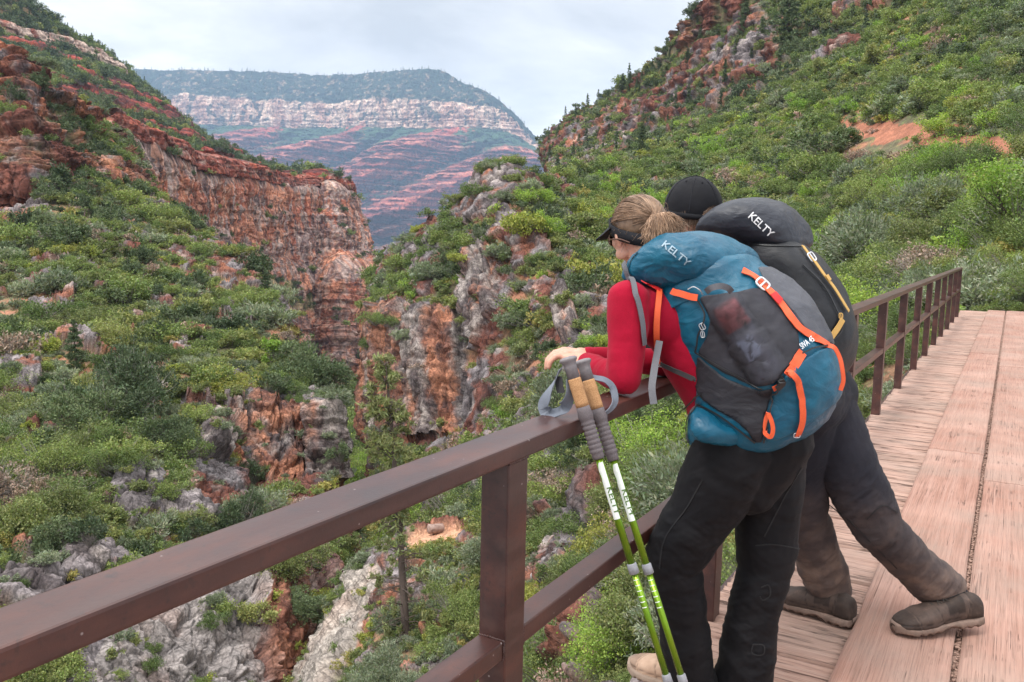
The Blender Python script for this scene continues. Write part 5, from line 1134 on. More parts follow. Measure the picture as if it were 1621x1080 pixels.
def loft(name, stations, nth=96, nt_=90, mat=None, caps=True):
    """stations: (centre, D half vector, W half vector, exponent) -> closed surface"""
    K = len(stations); C = np.array([s[0] for s in stations]); D = np.array([s[1] for s in stations]); W = np.array([s[2] for s in stations]); E = np.array([s[3] for s in stations], float)
    x = np.arange(K, dtype=float); tt = np.linspace(0, K - 1, nt_); C, D, W, E = (hermite(a, x, tt) for a in (C, D, W, E[:, None])); th = np.linspace(0, 2 * np.pi, nth, endpoint=False)
    c, s = np.cos(th), np.sin(th); V = []
    for i in range(nt_):
        e = 2 / E[i][0]; a = np.sign(c) * np.abs(c) ** e; b = np.sign(s) * np.abs(s) ** e; V.append(C[i] + a[:, None] * D[i] + b[:, None] * W[i])
    V = np.array(V).reshape(-1, 3); ix = np.arange(nt_ * nth).reshape(nt_, nth); n = np.roll(ix, -1, 1); F = [np.stack([ix[:-1], n[:-1], n[1:], ix[1:]], -1).reshape(-1, 4)]
    me = np_mesh(name, V, F[0]); bm = bmesh.new(); bm.from_mesh(me); bm.verts.ensure_lookup_table()
    for row in (ix[0][::-1], ix[-1]):
        cc = bm.verts.new(sum((bm.verts[int(i)].co for i in row), Vector()) / nth); bm.verts.ensure_lookup_table()
        for i in range(nth): bm.faces.new([bm.verts[int(row[i])], bm.verts[int(row[(i + 1) % nth])], cc])
    bmesh.ops.recalc_face_normals(bm, faces=list(bm.faces)); bm.to_mesh(me); bm.free(); me.shade_smooth(); return me
def text_on(name, body, bv, uv0, uv1, size, mat, par, lift=.004, font_up=None, bend=None, n_extr=.0006):
    """lettering laid on a surface: baseline from pixel uv0 towards uv1"""
    cu = bpy.data.curves.new(name, 'FONT'); cu.body = body; cu.size = 1; cu.resolution_u = 3; cu.offset = .012
    o = bpy.data.objects.new(name, cu); COL.objects.link(o); dg = bpy.context.evaluated_depsgraph_get(); me = bpy.data.meshes.new_from_object(o.evaluated_get(dg)); bpy.data.objects.remove(o)
    bm = bmesh.new(); bm.from_mesh(me); bmesh.ops.triangulate(bm, faces=list(bm.faces))
    for _ in range(2): bmesh.ops.subdivide_edges(bm, edges=[e for e in bm.edges if e.calc_length() > .10], cuts=1)
    bmesh.ops.triangulate(bm, faces=list(bm.faces)); V = np.array([v.co[:] for v in bm.verts]); wdt = V[:, 0].max() - V[:, 0].min(); x0 = V[:, 0].min()
    a, b = np.array(uv0, float), np.array(uv1, float); d = (b - a); L = np.linalg.norm(d); d /= L; up = np.array([d[1], -d[0]]) if font_up is None else unit(np.array(font_up, float))
    sc = L / wdt; lastp = None; out_ = []
    for x, y, _ in V:
        q = a + d * (x - x0) * sc + up * y * size * sc / .72; h = hit(bv, q[0], q[1])
        if h is None: out_.append(lastp if lastp is not None else pt(q[0], q[1], 2.4)); continue
        p, nn = h; vd = unit(EYEV - p); nn = nn if nn @ vd > 0 else -nn; lastp = p + vd * lift; out_.append(lastp)
    for v, p in zip(bm.verts, out_): v.co = Vector(p)
    bm.to_mesh(me); bm.free(); me.name = name; return link(name, me, mat, par)
def boot(name, heel, toe, up, par, m_up, m_sole, k=1.0, height=.10, ankle=None):
    """hiking boot: upper lofted along the foot, lugged sole, laces"""
    heel, toe = A3(*heel), A3(*toe); f = toe - heel; L = np.linalg.norm(f); f /= L; up = unit(A3(*up) - f * (A3(*up) @ f)); s = np.cross(f, up)
    st = []; prof = [(0.0, .018, .020, .045), (.03, .032, .031, .060), (.12, .037, .034, .070), (.25, .036, .034, .072), (.38, .036, .033, .062), (.52, .042, .030, .052), (.68, .049, .027, .043), (.82, .048, .023, .036), (.93, .038, .018, .029), (1.0, .014, .010, .018)]
    for t, w_, h, zc in prof: st.append((heel + f * L * t + up * (zc * .72 * k + .008), up * h * 1.2, s * w_, 2.5))
    um = loft('upper', [(c, D * k, W * k, e) for c, D, W, e in st], 64, 90); V, N = VN(um); tt = (V - heel) @ f / L; hh = (V - heel) @ up
    sm = np.minimum.reduce([np.abs(tt - .74 - hh * .8), np.abs(tt - .24 + hh * .6), np.abs(tt - .47 - hh * .9), np.abs(hh - .038 * k) * 3 + (tt < .3) * 9]); V = V - N * (sstep(.012, 0, sm) * .0022)[:, None] + N * (.0022 * fbm(V * 28, 3) + .0030 * ridged(V * 16, 2) * sstep(.45, .6, tt) * sstep(.80, .7, tt))[:, None]; setV(um, V)
    cc = np.ones((len(V), 3)); cc[(tt > .76 + hh * .8) | (tt < .20 - hh * .3)] = .62; cc *= (1 - .55 * sstep(.010, .0, sm))[:, None]; cc[(tt > .25) & (tt < .44) & (hh > .055 * k)] *= .45; set_col(um, cc)
    o = link('upper', um, m_up, par)
    st = [(heel + f * L * t + up * (.015 + (.010 if t > .9 else 0) + (.004 if t < .1 else 0)), up * .0175, s * (w_ + .008), 4) for t, w_, h, zc in prof]
    so = loft('sole', st, 44, 60); V, N = VN(so); t = (V - heel) @ f / L; b = (V - heel) @ up; lug = (np.abs(((t * 11) % 1) - .5) < .22) * (b < .008); V = V + up * (lug * .006)[:, None]; arch = sstep(.28, .36, t) * sstep(.52, .44, t) * (b < .012); V = V + up * (arch * .007)[:, None]; setV(so, V)
    link('sole', so, m_sole, par)
    if ankle is not None:
        ank = A3(*ankle); c0 = heel + f * L * .20 + up * .062 * k; dd = ank - c0
        cf = loft('ankle_cuff', [(c0 + dd * t, f * (.048 - .004 * t), s * .040, 2.2) for t in (0, .3, .6, .9, 1.0)], 36, 16); V, N = VN(cf); V = V + N * (fbm(V * 30, 3) * .003)[:, None]; setV(cf, V); set_col(cf, np.ones((len(V), 3))); link('ankle_cuff', cf, M_ncuff if m_up is M_brn else m_up, par)
    lc = []
    for i in range(5):
        t = .40 + i * .065; c = heel + f * L * t + up * ((.083 - i * .0065) * k * 1.03 + .012); w_ = .020; j = .35
        for sg in (-1, 1):
            a = c - s * w_ * sg - up * .008; b = c + f * L * .05 + s * w_ * sg - up * .010; m = (a + b) / 2 + up * .006; lc.append(spline([a, m, b], 7))
    strands('laces', lc, .0019, M_lace, par, 5, 1.0)
def blob_from(me): return me
M_ncuff = cloth_mat('navy_boot_lining', (.010, .011, .017), (.02, .021, .03), 600)
M_lace = mat_noise('boot_lace', (.02, .018, .016), (.05, .042, .035), 300, .8, .3, .001)
def leather(name, a, b, dust): 
    t = NT(name); p = t.tc(); n = t.noise(p, 22, 6, .65); n2 = t.noise(p, 260, 3); c = t.ramp(n, [(.3, a), (.6, b), (.78, dust)]); return t.done(t.mix(1.0, c, t.attr('Col'), 'MULTIPLY') if 'sole' not in name else c, .72, t.bump(t.math('ADD', n, t.math('MULTIPLY', n2, .2)), .35, .003), spec=.3)
M_tan = leather('tan_suede', (.33, .21, .145), (.44, .30, .215), (.52, .37, .28)); M_brn = leather('brown_boot_leather', (.040, .028, .024), (.080, .054, .044), (.16, .105, .078))
M_solebr = leather('boot_sole_rubber', (.12, .085, .068), (.22, .15, .12), (.36, .25, .19)); M_soletan = leather('pale_sole_rubber', (.20, .15, .115), (.30, .22, .17), (.40, .29, .22))

# ---------------------------------------------------------------- the woman at the rail
woman = empty('person', (-.62, 2.45, 0)); tag(woman, 'hiker in crimson fleece with ponytail and visor leaning on the rail nearest the camera', 'person', 'hikers leaning on the railing')
WP = empty('tmp'); bpy.data.objects.remove(WP)
def wadd(o): o.matrix_parent_inverse = Matrix.Translation((.62, -2.45, 0)); return o
fw = head_frame(-54, 8, -8); HC = A3(-.975, 2.40, 1.440)
Lsh, Rsh, elb, wr = A3(-.915, 2.205, 1.245), A3(-.865, 2.50, 1.255), A3(-.900, 2.155, 1.032), A3(-1.075, 2.275, 1.055)
relb, rwr = A3(-.91, 2.56, 1.032), A3(-1.10, 2.36, 1.058)
nk = A3(-.905, 2.365, 1.315)
hand_w = unit(A3(-.14, .06, .012))
body = head_parts(HC, fw, nk, .90) + [(nk, .056, A3(-.87, 2.35, 1.27), .075), (wr - hand_w * .10, .026, wr, .024)] + hand_parts(wr, hand_w + A3(0, .05, .05), A3(.1, -.2, 1), .95, .35) \
     + [(rwr - unit(rwr - relb) * .08, .026, rwr, .024)] + hand_parts(rwr, unit(A3(-.12, -.10, .03)), A3(-.2, -.3, 1), .95, .75, -1) \
     + [(A3(-.87, 2.35, 1.27), .07, A3(-.80, 2.38, 1.15), .09), (A3(-.8, 2.38, 1.15), .09, relb, .028), (relb, .028, rwr, .024), (Lsh, .03, elb, .028), (A3(-.87, 2.35, 1.25), .05, Lsh, .03), (elb, .028, wr, .024)]
me = blob('person_body', body, .0042, 3); o = wadd(link('body', me, M_skin, woman, True))
# fleece
tors = [(A3(-.655, 2.42, .84), .114, A3(-.712, 2.41, .98), .098), (A3(-.655, 2.53, .84), .114, A3(-.71, 2.50, .98), .098), (A3(-.712, 2.41, .98), .098, A3(-.82, 2.36, 1.16), .096), (A3(-.71, 2.50, .98), .098, A3(-.80, 2.46, 1.16), .096),
        (A3(-.82, 2.36, 1.16), .092, Lsh + A3(.015, .05, -.02), .066), (A3(-.78, 2.46, 1.16), .112, Rsh + A3(.02, -.03, .0), .070), (A3(-.86, 2.35, 1.24), .085, nk - A3(-.012, 0, .035), .062),
        (Lsh, .062, (Lsh + elb) / 2 + A3(.004, 0, 0), .053), ((Lsh + elb) / 2 + A3(.004, 0, 0), .053, elb + A3(0, 0, .012), .046), (elb + A3(.0, .0, .008), .046, (elb * .45 + wr * .55), .036), ((elb * .45 + wr * .55), .036, wr - hand_w * .012, .030),
        (Rsh, .062, relb + A3(0, 0, .01), .046), (relb, .046, rwr, .031)]
me = blob('fleece', tors, .0058, 4); V, N = VN(me)
fa = unit(wr - elb); sa = (V - elb) @ fa; da = np.linalg.norm((V - elb) - sa[:, None] * fa, axis=1); wf = ((da < .065) & (sa > -.02)).astype(float) * sstep(-.01, .05, sa)
V = wrinkle(V, N, fa, .0042, 58, 9, 3., wf); V = wrinkle(V, N, unit(Lsh - elb), .0034, 26, 8, 5., (1 - wf) * (.5 + 1.1 * sstep(.10, .02, np.linalg.norm(V - elb - A3(0, 0, .05), axis=1)))); V = wrinkle(V, N, A3(.5, 0, .8), .0030, 16, 7, 15., (1 - wf) * (V[:, 0] > -.88))
V = V + N * (.0022 * fbm(V * 14, 3))[:, None]; V[:, 2] = np.where(wf > .3, np.maximum(V[:, 2], .9915), V[:, 2]); setV(me, V)
wadd(link('fleece', me, M_red, woman, True))
# trousers
tr = [(A3(-.655, 2.40, .86), .122, A3(-.655, 2.53, .86), .122), (A3(-.650, 2.385, .82), .118, A3(-.725, 2.365, .64), .097), (A3(-.725, 2.365, .64), .097, A3(-.800, 2.345, .48), .080), (A3(-.800, 2.345, .48), .080, A3(-.770, 2.37, .29), .068), (A3(-.770, 2.37, .29), .070, A3(-.738, 2.40, .045), .074),
      (A3(-.600, 2.55, .83), .120, A3(-.580, 2.545, .64), .098), (A3(-.580, 2.545, .64), .098, A3(-.575, 2.53, .46), .078), (A3(-.575, 2.53, .46), .076, A3(-.60, 2.51, .28), .068), (A3(-.60, 2.51, .28), .070, A3(-.615, 2.50, .045), .088), (A3(-.575, 2.47, .84), .125, A3(-.62, 2.44, .74), .10)]
me = blob('trousers', tr, .0050, 4); V, N = VN(me); cut = V[:, 2] < .018; V[cut, 2] = .018
wr_ = sstep(.80, .6, V[:, 2]); pm = sstep(-.12, .22, fbm(V * 5 + 3, 2)); V = wrinkle(V, N, A3(.35, -.2, 1), .009, 15, 5, 11., .45 + .55 * wr_); V = wrinkle(V, N, A3(-.55, .3, 1), .0085, 30, 6, 19., .35 + .65 * pm); V = wrinkle(V, N, A3(.7, .3, 1), .0035, 66, 12, 29., pm); setV(me, V)
wtr = wadd(link('trousers', me, M_trw, woman, True))
bvt = bvh_of(me); stm = mat_noise('trouser_seam', (.006, .006, .007), (.012, .011, .013), 100, .8)
def wseam(px, w=.0035):
    P, N = trace(bvt, px, 30, .0012); V, F = ribbon(P, N, w, .0015); q = link('seam', np_mesh('seam', V, F, False), stm, wtr); return q
for px in ([(1196,864),(1222,862),(1250,866),(1270,870)], [(1268,740),(1240,790),(1210,850)], [(1112,760),(1090,800),(1050,860),(1044,900)], [(1192,1020),(1190,1034),(1208,1036),(1209,1022),(1192,1020)], [(1205,930),(1216,926),(1218,944),(1206,950),(1203,944)]): wseam(px)
boot('boot', (-.735, 2.445, .012), (-.985, 2.52, .012), (0, 0, 1), wb := empty('boot'), M_tan, M_soletan, ankle=(-.745, 2.43, .15)); wb.parent = woman; wadd(wb)
boot('boot', (-.555, 2.52, .012), (-.785, 2.60, .012), (0, 0, 1), wb := empty('boot'), M_tan, M_soletan, ankle=(-.605, 2.52, .15)); wb.parent = woman; wadd(wb)
# hair: shell, combed strands to the tie, ponytail
f, l, u = fw
def on_skull(a, b, k=1.0):
    """a: angle from the back (0) round to the left side; b: elevation"""
    d = -f * math.cos(a) * math.cos(b) + l * math.sin(a) * math.cos(b) + u * math.sin(b); c = HC + u * .028 - f * .012
    q = np.array([d @ f / .094, d @ l / .074, d @ u / .083]); return c + d / np.linalg.norm(q) * k
hcap = loft('hair', [(HC - f * .016 + u * (.030 + .087 * math.sin(q)), f * .099 * math.cos(q), l * .079 * math.cos(q), 2) for q in np.linspace(-.62, 1.5, 12)], 72, 48)
V, N = VN(hcap); rel_ = V - HC; ff = rel_ @ f; uu = rel_ @ u; V = V - N * (sstep(.030, .075, ff - uu * .35) * .03)[:, None]
sa = np.arctan2(rel_ @ l, -ff); V = V + N * (.0012 * ridged(np.stack([sa * 14, uu * 9, sa * 0], 1), 2))[:, None]; setV(hcap, V)
set_col(hcap, np.full((len(V), 3), .75)); hair_o = wadd(link('hair', hcap, M_hair_w, woman, True))
tie = HC - f * .112 + u * .030 + l * .004; cv = []; hc = []; rh = np.random.RandomState(4)
for k in range(2600):
    a = rh.uniform(-2.15, 2.15); b = rh.uniform(-.62, 1.45) if rh.rand() < .8 else rh.uniform(-.7, .2)
    if (abs(a) > .85 and b < .16) or (abs(a) > .35 and b < -.1): continue
    p0 = on_skull(a, b, 1.05) ; n = 9; c = HC + u * .026 - f * .012
    t = np.linspace(0, 1, n)[:, None]; d0 = unit(p0 - c); d1 = unit(tie - c); om = math.acos(np.clip(d0 @ d1, -.999, .999)); sl = (np.sin((1 - t) * om) * d0 + np.sin(t * om) * d1) / math.sin(om)
    rad = 1 / np.sqrt((sl @ f / .098) ** 2 + (sl @ l / .079) ** 2 + (sl @ u / .088) ** 2); lift = .0055 + rh.uniform(0, .0055) * np.sin(t[:, 0] * 3.1); c_ = c + sl * (rad + lift)[:, None]
    c_ += rh.normal(size=3) * .0009; cv.append(c_); hc.append(rh.uniform(.62, 1.45))
q = strands('hair_strands', cv, .0008, M_hair_w, hair_o, 4, .8, hc)
cv = []; hc = []
for k in range(900):
    s0 = tie + rh.normal(size=3) * .006; sp = rh.normal(); side = np.clip(rh.normal() * .6 , -1.25, .62)
    e = tie - f * (.026 + .026 * rh.rand() - .010 * abs(side)) + l * (.072 * side + .006) - u * (.042 + .010 * rh.normal() - .006 * abs(side)); m = tie - f * (.030 + .006 * rh.normal()) + l * (.034 * side) - u * (.004 * rh.rand() - .004)
    e2 = e - u * (.012 + .020 * rh.rand()) + l * .012 * side + f * .012 * rh.rand() + rh.normal(size=3) * .008
    cv.append(spline([s0, m + rh.normal(size=3) * .004, e, e2], 12)); hc.append(rh.uniform(1.0, 2.3))
q = strands('ponytail', cv, .0009, M_hair_w, hair_o, 4, .5, hc)
cv = []; 
for k in range(60):   # loose wisps
    a = rh.uniform(-1.6, 2.2); b = rh.uniform(-.6, 1.3); p0 = on_skull(a, b, 1.06); cv.append(spline([p0, p0 + unit(p0 - HC) * .008 + rh.normal(size=3) * .01, p0 + unit(p0 - HC) * .010 - u * .02 + rh.normal(size=3) * .016], 8))
strands('loose_hair', cv, .0006, M_hair_w, hair_o, 4, .5)
tb = spline([tie + l * .012, tie + u * .012, tie - l * .012, tie - u * .012, tie + l * .012], 20); strands('hair_tie', [tb - f * .004], .0042, mat_noise('hair_tie_elastic', (.02, .018, .018), (.05, .045, .04), 100), hair_o, 8, 1.0)
# visor: band round the head, curved brim
M_vis = cloth_mat('black_visor_fabric', (.007, .007, .009), (.014, .014, .018), 900, .7, .1)
def ring(c, fr, rf, rl, up0, up1, tilt, n=80, r=1.0):
    f, l, u = fr; V = []
    for i in range(n):
        a = i / n * 2 * np.pi; d = f * math.cos(a) * rf + l * math.sin(a) * rl; off = u * (tilt * math.cos(a))
        for h, k in ((up0, 1.0), ((up0 + up1) / 2, 1.012), (up1, .985), (up1, .955), (up0, .955)): V.append(c + d * k * r + off + u * h)
    V = np.array(V); ix = np.arange(n * 5).reshape(n, 5); a, b = ix, np.roll(ix, -1, 0); F = np.concatenate([np.stack([a[:, j], b[:, j], b[:, (j + 1) % 5], a[:, (j + 1) % 5]], -1) for j in range(5)]); return V, F
V, F = ring(HC - f * .010, fw, .109, .0885, -.016, .026, .046); wadd(link('visor_band', np_mesh('visor_band', V, F), M_vis, woman))
def brim(c, fr, rf, rl, L, tilt, drop, m, par, name='brim', lim=1.05):
    f, l, u = fr; na, nr = 40, 10; V = []
    for i in range(na):
        a = (i / (na - 1) * 2 - 1) * lim
        for j in range(nr):
            t = j / (nr - 1); e = math.cos(a / lim * math.pi / 2) ** .45; d = f * (math.cos(a) * rf + L * t * e) + l * math.sin(a) * (rl + .004 * t); V.append(c + d + u * (tilt - drop * t * e - .020 * (math.sin(a) ** 2) * (1)))
    V = np.array(V); ix = np.arange(na * nr).reshape(na, nr); F = np.stack([ix[:-1, :-1], ix[:-1, 1:], ix[1:, 1:], ix[1:, :-1]], -1).reshape(-1, 4); V2 = V - u * .0035; n = len(V); Fb = F[:, ::-1] + n
    rim = np.concatenate([ix[0], ix[1:, -1], ix[-1][::-1][1:], ix[::-1][1:-1, 0]]); q = np.roll(rim, -1); S = np.stack([rim, rim + n, q + n, q], -1)
    return link(name, np_mesh(name, np.concatenate([V, V2]), np.concatenate([F, Fb, S])), m, par)
wadd(brim(HC - f * .010, fw, .106, .090, .125, .046, .040, M_vis, woman, 'visor_brim', 1.3))

def shrink(names):
    for o in bpy.data.objects:
        if o.name.split('.')[0] in names and o.type == 'MESH':
            r_ = o
            while r_.parent: r_ = r_.parent
            if r_ is woman: V, N = VN(o.data); setV(o.data, HC + (V - HC) * .90)
shrink(('hair', 'hair_strands', 'ponytail', 'loose_hair', 'hair_tie', 'visor_band', 'visor_brim'))

# ---------------------------------------------------------------- the man beyond her
man = empty('person', (-.56, 3.12, 0)); tag(man, 'hiker in black cap and dusty dark trousers stretching one leg back beyond the woman', 'person', 'hikers leaning on the railing')
def madd(o): o.matrix_parent_inverse = Matrix.Translation((.56, -3.12, 0)); return o
fm = head_frame(-66, -8, -3); HM = A3(-1.035, 3.05, 1.525); nm = A3(-.95, 3.03, 1.36)
ml, mr, mel, mer, mwl, mwr = A3(-.93, 2.85, 1.30), A3(-.88, 3.20, 1.30), A3(-.905, 2.80, 1.04), A3(-.90, 3.26, 1.04), A3(-1.12, 2.93, 1.05), A3(-1.12, 3.12, 1.05)
body = head_parts(HM, fm, nm, .98) + [(nm, .062, A3(-.90, 3.03, 1.28), .085), (A3(-.90, 3.03, 1.28), .085, A3(-.75, 3.05, 1.1), .1), (A3(-.9, 3.02, 1.27), .06, ml, .04), (ml, .04, mel, .034), (mel, .034, mwl, .026), (A3(-.9, 3.02, 1.27), .06, mr, .04), (mr, .04, mer, .034), (mer, .034, mwr, .026)] \
     + hand_parts(mwl, A3(-.1, .08, 0), A3(0, 0, 1), 1.05, .6) + hand_parts(mwr, A3(-.1, -.08, 0), A3(0, 0, 1), 1.05, .6, -1)
madd(link('body', blob('person_body', body, .0055, 3), M_skin, man, True))
sh = [(A3(-.60, 3.05, .88), .14, A3(-.74, 3.0, 1.06), .135), (A3(-.58, 3.20, .88), .14, A3(-.72, 3.16, 1.06), .135), (A3(-.74, 3.0, 1.06), .135, A3(-.84, 2.95, 1.22), .12), (A3(-.72, 3.16, 1.06), .135, A3(-.82, 3.12, 1.22), .12), (A3(-.84, 2.95, 1.22), .12, ml, .07), (A3(-.82, 3.12, 1.22), .12, mr, .07),
      (ml, .07, mel, .052), (mel, .052, mwl, .036), (mr, .07, mer, .052), (mer, .052, mwr, .036), (A3(-.88, 3.03, 1.27), .09, nm - A3(0, 0, .03), .066)]
me = blob('shirt', sh, .008, 4); V, N = VN(me); V = wrinkle(V, N, A3(-.4, 0, 1), .005, 20, 6, 2.); V[:, 2] = np.where((V[:, 0] < -.86) & (V[:, 2] < 1.0), np.maximum(V[:, 2], .992), V[:, 2]); setV(me, V)
madd(link('shirt', me, cloth_mat('charcoal_shirt', (.02, .02, .024), (.035, .034, .04), 800), man, True))
trm = [(A3(-.60, 3.05, .86), .135, A3(-.58, 3.19, .86), .135), (A3(-.56, 3.17, .82), .130, A3(-.455, 3.18, .62), .104), (A3(-.455, 3.18, .62), .104, A3(-.345, 3.21, .42), .082), (A3(-.345, 3.21, .42), .080, A3(-.235, 3.32, .27), .074), (A3(-.235, 3.32, .27), .076, A3(-.125, 3.43, .150), .076),
       (A3(-.60, 3.07, .82), .130, A3(-.62, 3.12, .62), .105), (A3(-.62, 3.12, .62), .105, A3(-.60, 3.20, .42), .084), (A3(-.60, 3.20, .42), .082, A3(-.55, 3.28, .24), .078), (A3(-.55, 3.28, .24), .080, A3(-.515, 3.34, .115), .082)]
me = blob('trousers', trm, .0052, 3); V, N = VN(me)
ax = unit(A3(.33, .25, -.70)); pm = sstep(-.15, .2, fbm(V * 5 + 3, 2)); V = wrinkle(V, N, ax, .009, 15, 4.5, 7., sstep(.85, .6, V[:, 2])); V = wrinkle(V, N, unit(A3(.5, .1, -.4)), .0095, 30, 6, 27., .4 + .6 * pm); V = wrinkle(V, N, unit(A3(.2, .4, -.6)), .0042, 66, 12, 37., pm)
d1 = unit(A3(-.125, 3.43, .150) - A3(-.235, 3.32, .27)); e1 = A3(-.125, 3.43, .150); s_ = (V - e1) @ d1; mR = (V[:, 0] > -.35) & (s_ > .004); V[mR] -= np.outer(s_[mR] - .004, d1)
mL = (V[:, 0] < -.38) & (V[:, 2] < .085); V[mL, 2] = .085; setV(me, V)
zz = V[:, 2]; dust = sstep(.66, .10, zz + .12 * fbm(V * 5, 4)) * (.62 + .5 * sstep(-.25, .3, fbm(V * 16 + 4, 4))); dust = np.clip(dust, 0, 1)
C_ = lerp(A3(1, 1, 1), A3(8.2, 5.9, 3.5), (dust * .95)[:, None]); set_col(me, C_)
mtr = madd(link('trousers', me, cloth_mat('dusty_navy_canvas', (.0115, .0115, .017), (.021, .020, .027), 800, .8, .2, .45, True, .5), man, True))
bvt = bvh_of(me)
for px in ([(1302,792),(1340,820),(1380,860),(1420,900)], [(1455,955),(1490,950),(1530,936)], [(1372,822),(1400,800),(1420,812)]): wseam_ = trace(bvt, px, 26, .001); V, F = ribbon(wseam_[0], wseam_[1], .003, .0015); link('seam', np_mesh('seam', V, F, False), stm, mtr)
boot('boot', on_plane(1551, 984, 2, .066), on_plane(1414, 1003, 2, .034), (-.13, -.07, .99), mb := empty('boot'), M_brn, M_solebr, 1.16, ankle=(-.105, 3.43, .175)); mb.parent = man; madd(mb)
boot('boot', on_plane(1351, 993, 2, .004), on_plane(1226, 950, 2, .004), (0, 0, 1), mb := empty('boot'), M_brn, M_solebr, 1.16, ankle=(-.50, 3.33, .13)); mb.parent = man; madd(mb)
f, l, u = fm
M_cap = cloth_mat('black_cap_twill', (.005, .005, .007), (.009, .009, .012), 900, .7, .15)
cst = [(HM - f * .012 + u * (.012 + .115 * math.sin(q)), f * .113 * math.cos(q), l * .094 * math.cos(q), 2) for q in np.linspace(-.22, 1.52, 12)]
cap = loft('cap', cst, 84, 60); V, N = VN(cap); ra = np.arctan2((V - HM) @ l, (V - HM) @ f); seam = np.abs(((ra / (np.pi / 3) + .5) % 1) - .5); V = V - N * (.0022 * sstep(.03, 0, seam))[:, None] + N * (.0012 * fbm(V * 30, 3))[:, None]
op = (((V - HM) @ f) < -.06) & (np.abs((V - HM) @ l) < .040) & (((V - HM) @ u) < .036 - 10 * ((V - HM) @ l) ** 2); bm = bmesh.new(); setV(cap, V); bm.from_mesh(cap); bm.verts.ensure_lookup_table()
bmesh.ops.delete(bm, geom=[v for v in bm.verts if op[v.index]], context='VERTS'); bm.to_mesh(cap); bm.free(); cap_o = madd(link('cap', cap, M_cap, man, True))
V, F = ring(HM - f * .012 + u * -.004, fm, .1145, .0955, -.014, .006, .0); q = link('cap_band', np_mesh('cap_band', V, F), M_cap, cap_o)
q = brim(HM - f * .012, fm, .112, .092, .075, .004, .020, M_cap, cap_o, 'brim', 1.0)
M_stitch = cloth_mat('cap_stitching', (.014, .014, .018), (.022, .022, .028), 900, .8)
for a_ in np.arange(6) * np.pi / 3:
    if abs(a_ - np.pi) < .1: q0_ = .45
    else: q0_ = -.05
    qs_ = np.linspace(q0_, 1.50, 26); strands('panel_seam', [np.array([HM - f * .012 + u * (.012 + .1155 * math.sin(q)) + f * .1135 * math.cos(q) * math.cos(a_) + l * .0945 * math.cos(q) * math.sin(a_) for q in qs_])], .0012, M_stitch, cap_o, 6, 1.0)
    ae = a_ + np.pi / 6; qe = 1.0; ce = HM - f * .012 + u * (.012 + .116 * math.sin(qe)) + f * .114 * math.cos(qe) * math.cos(ae) + l * .095 * math.cos(qe) * math.sin(ae); ne = unit(ce - HM); x_ = unit(np.cross(ne, u)); y_ = np.cross(ne, x_)
    strands('eyelet', [np.array([ce + (x_ * math.cos(t_) + y_ * math.sin(t_)) * .0034 for t_ in np.linspace(0, 6.2832, 13)])], .001, M_stitch, cap_o, 5, 1.0)
strands('cap_button', [np.array([HM + u * .126 - f * .012, HM + u * .131 - f * .012])], .006, M_cap, cap_o, 10, .8)
hm_ = loft('hair', [(HM - f * .016 + u * (.020 + .088 * math.sin(q)), f * .099 * math.cos(q), l * .083 * math.cos(q), 2) for q in np.linspace(-.78, 1.4, 12)], 60, 36); V, N = VN(hm_); ff = (V - HM) @ f; uu = (V - HM) @ u; V = V - N * (sstep(-.01, .04, ff + .3 * sstep(0, -.05, uu) * .1) * .035)[:, None]; setV(hm_, V); set_col(hm_, np.full((len(V), 3), .8)); hmo = madd(link('hair', hm_, M_hair_m, man, True))
cv = []; hc = []
for k in range(900):
    a = rh.uniform(-1.5, 1.5); b = rh.uniform(-.35, .35); d = -f * math.cos(a) * math.cos(b) + l * math.sin(a) * math.cos(b) + u * math.sin(b); c = HM + u * .02 - f * .012; q = np.array([d @ f / .098, d @ l / .083, d @ u / .088]); p = c + d / np.linalg.norm(q)
    e = p - u * (.035 + .03 * rh.rand()) + d * .004; e[2] = max(e[2], 1.40); cv.append(spline([p + d * .003, (p + e) / 2 + d * .006 + rh.normal(size=3) * .002, e + rh.normal(size=3) * .003], 7)); hc.append(rh.uniform(.6, 1.8))
for k in range(90):
    s = rh.uniform(-.036, .036); p = HM - f * .105 + l * s + u * rh.uniform(.0, .03); cv.append(spline([p, p - f * .012 + l * .01 * rh.normal() - u * .004, p - f * .010 + l * (.03 + .01 * rh.normal()) - u * .018], 7)); hc.append(rh.uniform(1.2, 2.4))
strands('hair_strands', cv, .0011, M_hair_m, hmo, 4, .6, hc)

# ---------------------------------------------------------------- the teal backpack
def nylon(name, c1, c2, rough=.5, folds=.6, fs=16, spec=.4, sheen=0.0, vc=False, bump=.5):
    t = NT(name); p = t.tc(); n = t.noise(p, 1300, 2); b = t.noise(p, 9, 4); f = t.noise(t.map(p, (1, 1, 1.6), (.3, .2, .1)), fs, 4, .5, 1.6)
    c = t.ramp(b, [(.3, c1), (.7, c2)]); c = t.mix(.2, c, t.ramp(n, [(.3, .6), (.7, 1.35)]), 'MULTIPLY')
    if vc: c = t.mix(1.0, c, t.attr('Col'), 'MULTIPLY')
    return t.done(c, rough, t.bump(t.math('ADD', t.math('MULTIPLY', f, folds), t.math('MULTIPLY', n, .03)), bump, .012), spec=spec, Sheen_Weight=sheen)
M_teal = nylon('teal_nylon', (.0015, .062, .115), (.003, .098, .165), .42, .6, 11, spec=.4, bump=.7); M_tgrey = nylon('grey_stretch_mesh', (.020, .020, .026), (.034, .033, .042), .7, .25, vc=True); M_tdark = nylon('dark_panel_nylon', (.014, .0135, .018), (.024, .023, .030), .6, .6)
